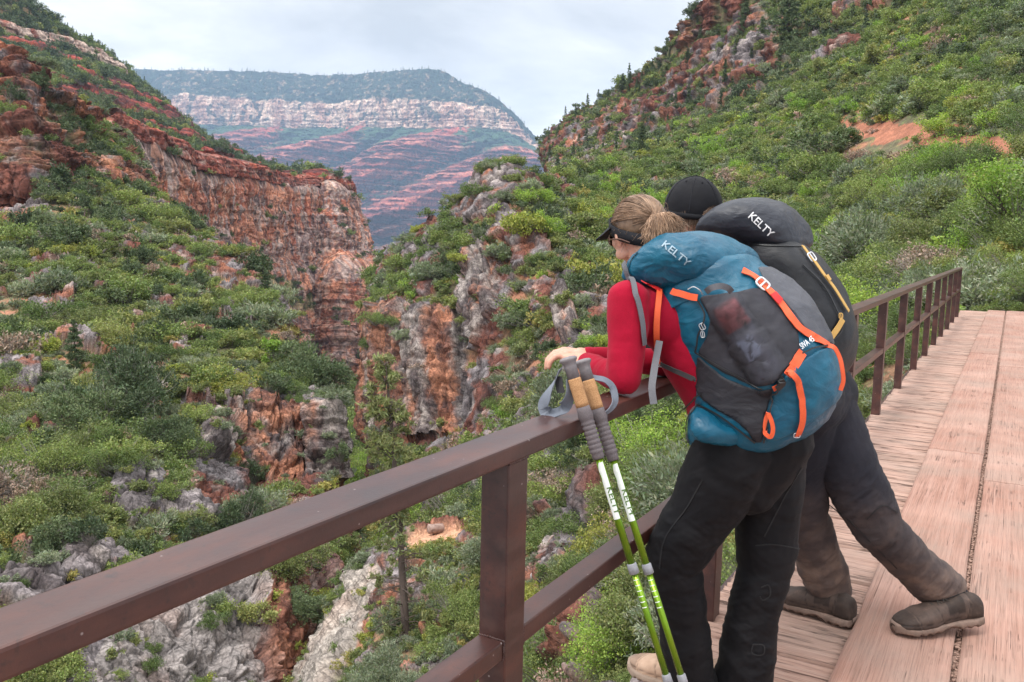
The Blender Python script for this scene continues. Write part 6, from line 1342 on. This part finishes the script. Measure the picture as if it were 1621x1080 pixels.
M_org = mat_noise('orange_webbing', (.62, .075, .022), (.78, .12, .035), 500, .6, .3, .001); M_dorg = mat_noise('red_webbing', (.50, .012, .012), (.62, .02, .02), 500, .6, .3, .001)
M_gweb = mat_noise('grey_webbing', (.075, .075, .085), (.12, .12, .135), 500, .6, .3, .001); M_dweb = mat_noise('charcoal_webbing', (.03, .03, .034), (.055, .053, .058), 500, .65, .3, .001)
M_alu = mat_noise('brushed_aluminium', (.55, .55, .57), (.72, .72, .74), 60, .35, .1, .001, .7); M_blkp = mat_noise('black_plastic', (.012, .012, .014), (.02, .02, .022), 80, .4, .1, .001)
M_prt = mat_noise('silver_print', (.17, .25, .31), (.28, .36, .42), 200, .5, .1, .0005); M_wht = mat_noise('white_print', (.66, .66, .68), (.8, .8, .82), 200, .5, .1, .0005)
M_org2 = mat_noise('amber_webbing', (.42, .24, .06), (.56, .34, .10), 500, .6, .3, .001)
Wv = unit(A3(.17, .985, 0))
def pack_axis_stations(rows, yc, ex):
    """rows: (u,v,half_depth,half_width) bottom to top, centred on the plane y=yc"""
    Cs = [on_plane(u, v, 1, y) for u, v, d, w_, y in rows]; st = []
    for i, (r, c) in enumerate(zip(rows, Cs)):
        a = unit(Cs[min(i + 1, len(Cs) - 1)] - Cs[max(i - 1, 0)]); D = unit(np.cross(Wv, a)); D = D if D[0] > 0 else -D; D = unit(D * .35 + unit(A3(.86, -.08, .42)) * .65); st.append((c, D * r[2], Wv * r[3], ex))
    return st
pk = empty('backpack', (-.45, 2.42, 1.0)); tag(pk, 'teal backpack with grey stretch pocket and orange straps worn by the woman', 'backpack', 'loaded hiking backpacks')
def padd(o): o.matrix_parent_inverse = Matrix.Translation((.45, -2.42, -1.0)); return o
st = pack_axis_stations([(1190, 712, .03, .05, 2.43), (1190, 705, .125, .11, 2.43), (1194, 686, .176, .145, 2.43), (1203, 655, .195, .160, 2.43), (1209, 610, .198, .165, 2.43), (1197, 553, .184, .162, 2.42), (1162, 497, .168, .160, 2.41), (1134, 458, .138, .142, 2.40), (1118, 436, .115, .125, 2.40), (1114, 430, .03, .04, 2.40)], 0, 2.6)
pkm = loft('pack_body', st, 220, 230); V, N = VN(pkm)
sag = fbm(V * [7, 7, 5] + 2, 3) * .012 + ridged(V * [9, 9, 14] + 7, 3) * .007; V = V + N * sag[:, None]
# a water bottle pushes the side pocket out
a0, a1 = None, None
setV(pkm, V); bvp = bvh_of(pkm); a0, a1 = hit(bvp, 1152, 492)[0], hit(bvp, 1222, 596)[0]; ax = unit(a1 - a0); LL = np.linalg.norm(a1 - a0); nb = unit(EYEV - a0); nb = unit(nb - ax * (nb @ ax))
def bulge(V, N):
    r = V - a0; s = r @ ax; sd = np.cross(nb, ax); lat = r @ sd; dep = r @ nb; rad = np.where(s < LL * .30, .036, np.where(s < LL * .42, .032, .040)); e = sstep(-.05, .005, s) * sstep(LL + .05, LL - .002, s)
    h = np.sqrt(np.clip(1 - (lat / (rad * 1.22)) ** 2, 0, 1)) * .030 * e + .012 * np.exp(-(lat / .06) ** 2) * e; return V + N * (h * (dep > -.06))[:, None]
V, N = VN(pkm); V = bulge(V, N); setV(pkm, V); padd(link('pack_body', pkm, M_teal, pk))
def cpx(P, ox, oy, s): return [(ox + a / s, oy + b / s) for a, b in P]
c5 = lambda P: cpx(P, 1040, 440, 3.725)
g_up = region('side_pocket', pkm, c5([(250,100),(450,88),(560,60),(640,66),(740,130),(860,305),(828,308),(846,440),(760,550),(690,620),(620,650),(500,620),(380,560),(300,500),(238,440),(290,340),(310,240),(250,140)]), M_tgrey, pk, .0045)
V, N = VN(g_up.data); r = V - a0; s_ = r @ ax / LL; sd = np.cross(nb, ax); lat = (r @ sd)
C_ = np.ones((len(V), 3)); ins = np.abs(lat) < .037
wl = sstep(.040, .029, np.abs(lat)); k1 = wl * sstep(-.14, -.06, s_) * sstep(.30, .25, s_); k2 = wl * sstep(.25, .31, s_) * sstep(1.02, .93, s_); mot = (.75 + 1.2 * fbm(V * 40, 3))[:, None]; C_ = lerp(C_, A3(2.7, .8, .75) * mot, k1[:, None]); C_ = lerp(C_, A3(1.5, 1.5, 1.6) * (.5 + .5 * mot), k2[:, None])
lab = (np.abs(lat + .006) < .020) & (s_ > .42) & (s_ < .70); C_[lab] = A3(2.6, 2.9, 3.2); em = lab & (np.abs((lat + .006) - .010 * np.sin((s_ - .42) * 22)) < .005); C_[em] = A3(1.0, 1.0, 1.1)
for _ in range(1): C_ = C_ * (1 + .18 * fbm(V * 60, 2))[:, None]
set_col(g_up.data, C_); padd(g_up)
p_ = region('rear_panel', pkm, c5([(590,-60),(700,-60),(860,30),(960,150),(1040,290),(1040,400),(985,385),(900,350),(830,240),(730,125),(650,60)]), nylon('slate_nylon', (.045, .046, .056), (.075, .077, .092), .6, .4, 20), pk, .004); padd(p_)
padd(region('lower_panel', pkm, c5([(235,448),(300,505),(400,580),(600,662),(690,640),(672,720),(645,800),(625,965),(570,972),(535,915),(480,862),(330,772),(250,700),(228,640)]), M_tdark, pk, .004))
padd(region('rear_pocket', pkm, c5([(690,640),(760,560),(850,484),(940,425),(1004,398),(1060,450),(1100,560),(1100,640),(1040,740),(940,815),(850,880),(740,935),(640,965),(630,945),(655,800)]), M_teal, pk, .009))
hs_ = [(pt(u_, v_, z_), unit(A3(.6, -.1, .8)) * a_, unit(A3(.35, .9, 0)) * b_, 2.3) for u_, v_, z_, a_, b_ in [(1100, 648, 2.37, .008, .012), (1103, 657, 2.35, .020, .028), (1111, 671, 2.33, .031, .046), (1125, 685, 2.32, .035, .052), (1146, 693, 2.32, .034, .052), (1168, 697, 2.33, .028, .048), (1190, 699, 2.35, .018, .035), (1202, 701, 2.39, .008, .02)]]
hpm = loft('hip_pocket', hs_, 90, 90); V, N = VN(hpm); V = V + N * (ridged(V * [14, 14, 8] + 3, 3) * .006 + .008 * fbm(V * 11, 2))[:, None]; setV(hpm, V); padd(link('hip_pocket', hpm, M_teal, pk))
# hip-belt wing that wraps toward her stomach
def wing(): 
    st = [(pt(1100, 690, 2.36), A3(.012, 0, .01), A3(.0, .01, .040), 2.5), (pt(1092, 668, 2.34), A3(.022, 0, .01), A3(0, .0, .055), 2.5), (pt(1110, 680, 2.38), A3(.030, 0, .0), A3(0, .0, .06), 2.5), (pt(1150, 692, 2.40), A3(.04, 0, 0), A3(0, 0, .05), 2.5)]
    return loft('hip_belt', st, 40, 20)
lst = []
for u_, v_, hu, hw, y_ in [(1022, 430, .020, .05, 2.36), (1027, 427, .048, .11, 2.36), (1040, 421, .066, .145, 2.37), (1062, 415, .075, .165, 2.38), (1090, 412, .078, .172, 2.39), (1120, 413, .073, .168, 2.40), (1146, 418, .060, .160, 2.41), (1167, 426, .044, .135, 2.42), (1176, 431, .016, .07, 2.42)]:
    c = on_plane(u_, v_, 1, y_); lst.append((c, unit(A3(.28, -.1, .95)) * hu, Wv * hw, 2.4))
lid = loft('lid', lst, 200, 200); V, N = VN(lid); 
q = V * [6, 9, 13] + 5; fold = ridged(q + .5 * np.stack([noise(V * 8), noise(V * 8 + 4), noise(V * 8 + 8)], 1), 3); u_, v_, z_ = project(V); k = sstep(1150, 1060, u_) * .8 + .35
V = V + N * (fold * .010 * k + .009 * fbm(V * 9, 2) + .0045 * ridged(V * [20, 24, 34] + .8 * np.stack([noise(V * 14), noise(V * 14 + 4), noise(V * 14 + 8)], 1), 2) * k)[:, None]
low = sstep(.02, -.05, (V - np.mean(V, 0)) @ unit(A3(.28, -.1, .95))); V = V + A3(0, 0, -1) * (low * .004)[:, None]; setV(lid, V); lid_o = padd(link('lid', lid, M_teal, pk))
P, N_ = trace(bvh_of(lid), [(1003,452),(1050,458),(1100,456),(1150,447),(1190,430)], 50, .002)
collar = loft('collar', [(on_plane(u_, v_, 1, 2.40), D_, Wv * w__, 2.4) for u_, v_, D_, w__ in [(1126, 474, unit(A3(.9, 0, .4)) * .138, .145), (1118, 455, unit(A3(.9, 0, .4)) * .132, .138), (1110, 436, unit(A3(.9, 0, .4)) * .11, .12)]], 90, 30); V, N = VN(collar); V = V + N * (.004 * ridged(V * [12, 12, 4], 3))[:, None]; setV(collar, V); padd(link('collar', collar, M_teal, pk))
fle = [o for o in woman.children if o.name.startswith('fleece')][0].data
BV = bvh_of(pkm, lid, fle, *[o.data for o in pk.children if o.name.split('.')[0] in ('rear_pocket', 'side_pocket', 'lower_panel', 'collar', 'rear_panel', 'hip_pocket')])
def st_(name, px, wpx, m, n=40, lift=.004, thick=.0024): o = strap(name, BV, px, wpx / 545., m, pk, n, lift, thick); return padd(o)
st_('centre_strap', [(1174,430),(1194,441),(1207,453),(1228,474),(1248,500),(1266,522),(1290,536),(1310,549)], 11.5, M_org, 60, .006)
st_('centre_strap', [(1221,467),(1233,480)], 12, M_dorg, 12, .0085)
def curve_strap(name, pxz, width, m, par, n=40, nrm=None, add=padd):
    P = spline(pts(np.array(pxz, float)), n); N = np.tile(unit(EYEV - P.mean(0)) if nrm is None else unit(nrm), (n, 1)); V, F = ribbon(P, N, width, .0022); return add(link(name, np_mesh(name, V, F, False), m, par))
h0 = hit(BV, 1308, 548); z0 = project(h0[0])[2] - .01
curve_strap('strap_tail', [(1306,547,z0),(1318,549,z0-.01),(1327,562,z0-.005),(1333,585,z0),(1334,606,z0+.01),(1330,618,z0+.015)], .012, M_org, pk, 40, A3(.55, -.75, .3))
st_('compression_strap', [(1268,558),(1256,578),(1243,593)], 14, M_org, 24, .007)
st_('compression_strap', [(1243,590),(1256,597),(1264,614),(1267,640),(1268,658),(1264,676),(1259,687)], 9, M_org, 50, .011)
st_('compression_strap', [(1231,607),(1222,613)], 9, M_org, 10, .008)
st_('buckle', [(1226,610),(1241,599)], 9, M_blkp, 10, .012, .006)
st_('axe_loop', [(1217,652),(1212,668),(1213,684),(1218,690),(1223,680),(1221,664),(1217,653)], 6, M_org, 40, .010)
st_('side_strap', [(1066,462),(1086,467),(1107,472)], 10, M_org, 20, .010)
st_('shoulder_strap', [(1041,462),(1038,500),(1041,540),(1048,573)], 9, M_org, 40, .010)
st_('shoulder_strap', [(1016,452),(1028,457),(1042,464)], 10, M_dorg, 14, .010)
st_('shoulder_strap', [(991,416),(998,440),(1006,470),(1013,505),(1016,546)], 8, M_gweb, 50, .008, .004)
st_('shoulder_strap', [(1048,573),(1066,582),(1088,593),(1104,601)], 8, M_dweb, 24, .010)
zt = project(elb)[2] - .10
curve_strap('hanging_strap', [(1044,540,2.36),(1039,566,2.34),(1035,590,2.31),(1032,615,2.29),(1035,640,2.28)], .019, M_gweb, pk)
curve_strap('grab_loop', [(1118,462,2.19),(1126,456,2.17),(1140,453,2.17),(1152,456,2.18),(1158,462,2.20)], .016, M_gweb, pk)
def ring_buckle(name, bv, u_, v_, hw, hh, ang, m, par, th=.0022, lift=.012, add=padd):
    h = hit(bv, u_, v_); p, n = h; vd = unit(EYEV - p); n = n if n @ vd > 0 else -n; n = unit(n + vd); x = unit(np.cross(A3(0, 0, 1), n)); y = np.cross(n, x); c, s = math.cos(ang), math.sin(ang); X, Y = x * c + y * s, y * c - x * s; q = []
    for k in range(29):
        a = k / 28 * 2 * np.pi; cs, sn = np.cos(a), np.sin(a); q.append(p + n * lift + X * hw * np.sign(cs) * abs(cs) ** .5 + Y * hh * np.sign(sn) * abs(sn) ** .5)
    q = np.array(q); V = []; F = []
    o = strands(name, [q, np.stack([q[0] * .5 + q[14] * .5 + Y * hh * t for t in np.linspace(-1, 1, 5)])], th, m, par, 8, 1.0); return add(o)
ring_buckle('buckle', BV, 1206, 452, .017, .012, -.8, M_alu, pk, .0032); ring_buckle('strap_ring', BV, 1259, 687, .008, .006, 0, M_alu, pk, .0012, .014); ring_buckle('strap_ring', BV, 1048, 575, .008, .007, 0, M_alu, pk, .0012, .014)
ring_buckle('zip_pull', BV, 1113, 516, .007, .009, .5, M_alu, pk, .0013, .010); ring_buckle('zip_pull', BV, 1114, 529, .005, .008, .2, M_alu, pk, .0011, .010)
for px in ([(1006,452),(1040,458),(1080,460),(1120,456),(1160,447),(1192,431)], [(1010,400),(1000,412),(994,432)]): 
    o = strap('seam', bvh_of(lid), px, .0035, mat_noise('dark_seam', (.002, .03, .05), (.004, .05, .08), 90), lid_o, 50, .0016, .0015)
for px in ([(1104,470),(1118,500),(1108,530),(1103,556)], [(1103,556),(1140,580),(1180,600),(1208,614)], [(1267,560),(1290,550),(1309,547)], [(1085,688),(1080,665),(1092,640),(1112,622)], [(1208,698),(1218,660),(1226,625),(1236,606)]): st_('piping', px, 2.2, M_blkp, 40, .008)
BV = bvh_of(pkm, lid, fle, hpm, *[o.data for o in pk.children if o.name.split('.')[0] in ('rear_pocket', 'side_pocket', 'lower_panel')])
st_('zip', [(1092,700),(1087,678),(1094,656),(1106,640)], 4, M_dweb, 30, .004); st_('zip', [(1106,640),(1130,652),(1165,676),(1196,700)], 2.5, M_blkp, 30, .004)
curve_strap('bungee_cord', [(1089,458,2.18),(1098,454,2.17),(1106,458,2.17),(1112,466,2.19)], .0025, M_alu, pk)
text_on('lettering', 'KELTY', bvh_of(lid), (1047,389), (1088,423), .62, M_prt, lid_o, .004)
padd(text_on('lettering', 'SIVA 45', BV, (1270,553), (1290,539), 1.3, M_wht, pk, .017))

# ---------------------------------------------------------------- the black backpack
pb = empty('backpack', (-.42, 3.08, 1.05)); tag(pb, 'black backpack with charcoal lid and amber strap worn by the man', 'backpack', 'loaded hiking backpacks')
def badd2(o): o.matrix_parent_inverse = Matrix.Translation((.42, -3.08, -1.05)); return o
M_black = nylon('black_nylon', (.0045, .005, .007), (.009, .0095, .013), .5, .3, spec=.4); M_char = nylon('charcoal_nylon', (.016, .018, .026), (.028, .031, .042), .45, .6, 11, bump=.7)
st = pack_axis_stations([(1270, 622, .03, .05, 3.1), (1270, 616, .095, .10, 3.1), (1273, 600, .135, .14, 3.1), (1277, 576, .156, .155, 3.09), (1278, 538, .162, .16, 3.08), (1264, 490, .153, .155, 3.07), (1240, 442, .140, .145, 3.06), (1218, 410, .118, .13, 3.05), (1208, 390, .09, .11, 3.05), (1204, 384, .03, .04, 3.05)], 0, 2.6)
pbm = loft('pack_body', st, 160, 170); V, N = VN(pbm); V = V + N * (fbm(V * [6, 6, 5] + 12, 3) * .010 + ridged(V * [8, 8, 12] + 3, 3) * .0025)[:, None]; setV(pbm, V); badd2(link('pack_body', pbm, M_black, pb))
lst = []
for u_, v_, hu, hw, y_ in [(1124, 362, .015, .06, 3.02), (1131, 358, .045, .12, 3.02), (1150, 352, .070, .15, 3.03), (1178, 349, .080, .17, 3.04), (1206, 352, .084, .175, 3.05), (1234, 361, .072, .165, 3.06), (1256, 375, .048, .14, 3.07), (1268, 385, .020, .09, 3.08), (1271, 387, .006, .04, 3.08)]:
    c = on_plane(u_, v_, 1, y_); lst.append((c, unit(A3(.35, -.1, .93)) * hu, Wv * hw, 2.4))
lid2 = loft('lid', lst, 170, 170); V, N = VN(lid2); q = V * [6, 9, 12] + 15; V = V + N * (ridged(q + .5 * np.stack([noise(V * 8), noise(V * 8 + 4), noise(V * 8 + 8)], 1), 3) * .006 + .008 * fbm(V * 8, 2))[:, None]; setV(lid2, V); lid2_o = badd2(link('lid', lid2, M_char, pb))
BV2 = bvh_of(pbm, lid2)
def st2(name, px, wpx, m, n=40, lift=.004, thick=.0024): return badd2(strap(name, BV2, px, wpx / 440., m, pb, n, lift, thick))
st2('centre_strap', [(1268,392),(1277,404),(1289,419),(1304,440),(1316,455),(1328,474),(1340,494)], 5.5, M_org2, 50, .008)
st2('centre_strap', [(1304,438),(1309,446)], 7.5, M_org2, 8, .012); st2('compression_strap', [(1331,506),(1323,520),(1309,540)], 9, M_org2, 20, .008); st2('strap_tab', [(1194,408),(1199,417)], 7, M_org2, 8, .008)
ring_buckle('buckle', BV2, 1283, 409, .010, .016, .5, M_alu, pb, .0026, .012, badd2); ring_buckle('strap_ring', BV2, 1329, 501, .006, .009, 0, M_org2, pb, .0015, .010, badd2)
curve_strap('haul_loop', [(1258,366,3.02),(1263,361,3.01),(1271,362,3.02),(1274,368,3.04),(1268,373,3.05)], .006, M_alu, pb, 24, None, badd2)
curve_strap('haul_loop', [(1270,372,3.03),(1275,382,3.04),(1280,390,3.05)], .012, M_blkp, pb, 16, None, badd2)
for px in ([(1150,383),(1200,388),(1245,390),(1270,390)],): badd2(strap('seam', BV2, px, .004, M_blkp, pb, 40, .003, .0015))
st2('piping', [(1270,420),(1300,450),(1322,490),(1332,520),(1310,545)], 2.0, M_blkp, 50, .005)
text_on('lettering', 'KELTY', bvh_of(lid2), (1184,344), (1219,377), .72, M_wht, lid2_o, .004)

# ---------------------------------------------------------------- sunglasses, trekking poles
sg = empty('sunglasses', tuple(HC)); tag(sg, 'brown sunglasses hooked over the ear of the woman in crimson', 'sunglasses')
f, l, u = fw
def sadd(o): o.matrix_parent_inverse = Matrix.Translation(tuple(-HC)); return o
zE = project(HC + l * .09)[2] - .02
M_brnp = mat_noise('tortoise_plastic', (.05, .02, .014), (.12, .05, .03), 40, .3, .05, .001)
for sgn in (1, -1):
    sadd(strands('temple_arm', [spline([HC + f * .088 + l * sgn * .062 - u * .002, HC + f * .03 + l * sgn * .086 - u * .010, HC - f * .03 + l * sgn * .090 - u * .016, HC - f * .075 + l * sgn * .082 - u * .034], 20)], .0028, M_brnp, sg, 8, .8))
    q = [HC + f * (.104 - abs(c) * .0) + l * (sgn * .033 + .026 * math.cos(a)) + u * (-.012 + .019 * math.sin(a)) - f * (.012 * abs(sgn * .033 + .026 * math.cos(a)) / .06) for c in (0,) for a in np.linspace(0, 2 * np.pi, 25)]
    sadd(strands('lens_rim', [np.array(q)], .002, M_brnp, sg, 6, 1.0))
    bm = bmesh.new(); vs = [bm.verts.new(tuple(x)) for x in q[:-1]]; bm.faces.new(vs); r = bmesh.ops.extrude_face_region(bm, geom=list(bm.faces)); [setattr(v, 'co', v.co + Vector(f * .0015)) for v in r['geom'] if isinstance(v, bmesh.types.BMVert)]
    me = bpy.data.meshes.new('lens'); bm.to_mesh(me); bm.free(); sadd(link('lens', me, mat_noise('dark_lens', (.02, .012, .01), (.03, .018, .014), 20, .1, 0, .001), sg))
for o in sg.children:
    V, N = VN(o.data); setV(o.data, HC + (V - HC) * .90)
M_cork = NT('cork'); _q = M_cork.tc(); _v = M_cork.noise(_q, 420, 4, .7); M_cork = M_cork.done(M_cork.ramp(_v, [(.3, (.22, .11, .05)), (.5, (.40, .22, .105)), (.7, (.50, .29, .15))]), .85, M_cork.bump(_v, .3, .001), spec=.2)
M_foam = mat_noise('grey_brown_foam', (.085, .070, .075), (.135, .112, .118), 300, .8, .3, .001); M_cap2 = mat_noise('grey_rubber', (.13, .115, .12), (.19, .17, .178), 120, .6, .15, .001)
_t = NT('green_anodised'); M_green = _t.done(_t.ramp(_t.noise(_t.tc(), 12, 3), [(.3, (.11, .215, .008)), (.7, (.18, .31, .016))]), .26, metal=.6, spec=.5); M_clamp = mat_noise('grey_clamp', (.17, .17, .19), (.26, .26, .28), 80, .45, .1, .001)
M_label = mat_noise('white_label', (.62, .66, .62), (.74, .77, .74), 60, .4, .05, .001); M_gtxt = mat_noise('green_print', (.06, .12, .02), (.09, .17, .03), 60, .4, .05, .001)
def lathe(name, p0, axis, prof, mat, par, n=28, ell=1.0, side=None):
    ax = unit(axis); x = unit(np.cross(ax, [0.2, .9, .1])) if side is None else unit(np.array(side) - ax * (np.array(side) @ ax)); y = np.cross(ax, x); V = []
    for s, r in prof:
        for k in range(n): a = k / n * 2 * np.pi; V.append(p0 + ax * s + (x * np.cos(a) + y * np.sin(a) * ell) * r)
    V = np.array(V); ix = np.arange(len(prof) * n).reshape(-1, n); nx = np.roll(ix, -1, 1); F = np.stack([ix[:-1], nx[:-1], nx[1:], ix[1:]], -1).reshape(-1, 4)
    me = np_mesh(name, V, F); bm = bmesh.new(); bm.from_mesh(me); bm.verts.ensure_lookup_table(); bm.faces.new([bm.verts[int(i)] for i in ix[0][::-1]]); bm.faces.new([bm.verts[int(i)] for i in ix[-1]]); bmesh.ops.recalc_face_normals(bm, faces=list(bm.faces)); bm.to_mesh(me); bm.free(); me.shade_smooth(); return link(name, me, mat, par)
def pole(top_px, contact_px, tip_px, tipz, label, xrail=-.848, k=1.0):
    tip = on_plane(*tip_px, 2, tipz); con = on_plane(*contact_px, 0, xrail); ax = unit(con - tip)
    # distance along the pole whose picture height matches the top of the grip
    best = min(np.linspace(.8, 1.5, 400), key=lambda s: abs(project(tip + ax * s)[1] - top_px[1])); L = best; T = tip + ax * L; dn = -ax
    root = empty('trekking_pole', tuple(tip)); tag(root, label, 'trekking pole', 'trekking poles leaning on the top rail')
    def ad(o): o.matrix_parent_inverse = Matrix.Translation(tuple(-tip)); return o
    def S(v_): return min(np.linspace(0, L, 900), key=lambda s: abs(project(T + dn * s)[1] - v_))
    s1 = S(top_px[1] + 31); s2 = S(top_px[1] + 76); s3 = S(top_px[1] + 158); vis = unit(EYEV - T); fwd = unit(np.cross(vis, ax))
    ad(lathe('grip_top', T, dn, [(-.004, .010), (-.002, .0185), (.001, .0215), (.004, .0222), (.007, .0205), (.012, .0165), (.020, .0150), (s1, .0148)], M_cap2, root, 32, .82, fwd))
    m = (s1 + s2) / 2; ad(lathe('cork_grip', T, dn, [(s1, .0148), (s1 + .004, .0156), (s1 + (s2 - s1) * .22, .0158), (s1 + (s2 - s1) * .30, .0170), (s1 + (s2 - s1) * .36, .0160), (m, .0158), (s2 - .01, .0162), (s2, .0158)], M_cork, root, 32, .85, fwd))
    prof = [(s2, .0160), (s2 + .012, .0168), (s2 + .024, .0188), (s2 + .028, .0172), (s2 + .034, .0160)]; q = s2 + .036
    for i in range(7): prof += [(q, .0150), (q + .003, .0166), (q + .008, .0160), (q + .0105, .0142)]; q += .0115
    prof += [(q + .002, .0146), (s3 - .002, .0138), (s3, .0122)]; ad(lathe('foam_grip', T, dn, prof, M_foam, root, 32, .88, fwd))
    sc = S(897); ad(lathe('shaft', T, dn, [(s3 - .002, .0092), (sc, .0090)], M_green, root)); ad(lathe('collar', T, dn, [(sc - .008, .0098), (sc - .006, .0118), (sc + .016, .0122), (sc + .018, .0098)], M_clamp, root)); sb = S(1068)
    ad(lathe('middle_shaft', T, dn, [(sc + .016, .0080), (sb, .0079)], M_green, root)); ad(lathe('collar', T, dn, [(sb - .002, .0085), (sb, .0108), (sb + .024, .0112), (sb + .026, .0085)], M_clamp, root))
    ad(lathe('lower_shaft', T, dn, [(sb + .024, .0068), (L - .045, .0062)], M_green, root)); ad(lathe('tip', T, dn, [(L - .048, .0075), (L - .02, .0055), (L - .004, .0032), (L, .0018)], M_blkp, root))
    # white printed label wrapped on the side seen, with the lettering on it
    def shell(s0, s1_, a0, a1, r, nm, m_, zig=False):
        x = unit(vis - ax * (vis @ ax)); y = np.cross(ax, x); V = []; n = 14; ns_ = 30
        for i in range(ns_):
            s = s0 + (s1_ - s0) * i / (ns_ - 1); lo = a0 + (.9 * abs(((i * .13) % 1) - .5) * 1.6 * (1 - i / 18) if zig and i < 14 else 0)
            for j in range(n): a = lo + (a1 - lo) * j / (n - 1); V.append(T + dn * s + (x * math.cos(a) + y * math.sin(a)) * r)
        V = np.array(V); ix = np.arange(ns_ * n).reshape(ns_, n); F = np.stack([ix[:-1, :-1], ix[:-1, 1:], ix[1:, 1:], ix[1:, :-1]], -1).reshape(-1, 4); return ad(link(nm, np_mesh(nm, V, F), m_, root))
    l0, l1 = S(top_px[1] + 163), S(top_px[1] + 253); shell(l0, l1, -1.15, .75, .00945, 'label', M_label, True)
    mk = bpy.data.meshes.new('x'); me_s = lathe('tmp', T, dn, [(s3, .0096), (sc, .0094)], None, None); bvs = bvh_of(me_s.data); bpy.data.objects.remove(me_s)
    pa = project(T + dn * S(top_px[1] + 205)); pb_ = project(T + dn * S(top_px[1] + 248)); off = -2.2; ad(text_on('lettering', 'KELTY', bvs, (pa[0] + off, pa[1]), (pb_[0] + off, pb_[1]), .62, M_gtxt, root, .0008))
    for i in range(6): s_ = sc + .030 + i * .0135; shell(s_, s_ + .0022, -1.0, .5, .0083, 'height_mark', M_label)
    return root, T, dn, ax
pA = pole((898, 568), (926, 655), (1140, 1345), .035 * 0 + .001, 'nearer green trekking pole with cork grip, its strap looped to the left')
pB = pole((918, 571), (948, 655), (1165, 1345), .001, 'farther green trekking pole with its wrist strap trailing right along the rail', -.850)
M_strap = cloth_mat('grey_wrist_strap', (.14, .155, .19), (.21, .23, .27), 1200, .7, .1)
def wrist(root, tip, pxz, width, nrm):
    P = spline(pts(np.array(pxz, float)), 80); t = np.linspace(0, 1, 80); N = hermite(np.array(nrm, float), np.linspace(0, 1, len(nrm)), t); N /= np.linalg.norm(N, axis=1, keepdims=True); V, F = ribbon(P, N, width, .0018); o = link('wrist_strap', np_mesh('wrist_strap', V, F, False), M_strap, root); o.matrix_parent_inverse = Matrix.Translation(tuple(-tip)); return o
zr = project(pA[1])[2]
tA = np.array(pA[0].location); tB = np.array(pB[0].location)
wrist(pA[0], tA, [(888,584,zr),(880,602,zr+.01),(869,624,zr+.03),(861,645,zr+.05),(868,655,zr+.05),(882,653,zr+.04),(896,640,zr+.02),(903,622,zr+.01),(902,600,zr+.01)], .032, [(-1,-.2,.1),(-.9,-.5,.1),(-.2,-1,.2),(.1,-.6,.9),(.9,-.4,.3),(1,-.1,.1)])
o = wrist(pA[0], tA, [(884,596,zr+.002),(886,610,zr+.004),(888,622,zr+.006)], .024, [(-.3,-1,.2),(-.3,-1,.2)])
o.data.materials.clear(); o.data.materials.append(M_dweb)
zB = project(pB[1])[2]
wrist(pB[0], tB, [(922,592,zB),(940,598,zB+.01),(958,603,zB+.03),(970,616,zB+.05),(973,634,zB+.04),(965,648,zB+.02),(950,657,zB),(938,657,zB-.01)], .024, [(.1,-.4,1),(.3,-.5,.9),(1,-.4,.3),(.6,-.5,-.5),(0,-.6,-.8)])
HAZE_D = 7.2e-5
hz = NT('haze_air'); hz.t.nodes.remove(hz.p)
pv = hz.n('ShaderNodeVolumePrincipled', {'Color': (0.50, 0.70, 1.0), 'Density': HAZE_D, 'Anisotropy': 0.0}); hz.l(pv.outputs[0], hz.out.inputs['Volume'])
AL = np.concatenate([s['P'].reshape(-1, 3)[::97] for s in SHEETS.values()] + [gp]); lo_, hi_ = AL.min(0) - 80, AL.max(0) + 80; lo_[2] = AL[:, 2].min() - 1
lo_[:2] = np.minimum(lo_[:2], [-60, -60]); hi_[:2] = np.maximum(hi_[:2], [60, 60])
bm = bmesh.new(); bmesh.ops.create_cube(bm, size=1)
for v_ in bm.verts: v_.co = Vector([float(lo_[k] if v_.co[k] < 0 else hi_[k]) for k in range(3)])
hm = bpy.data.meshes.new('haze'); bm.to_mesh(hm); bm.free()
tag(link('haze', hm, hz.m), kind='stuff')
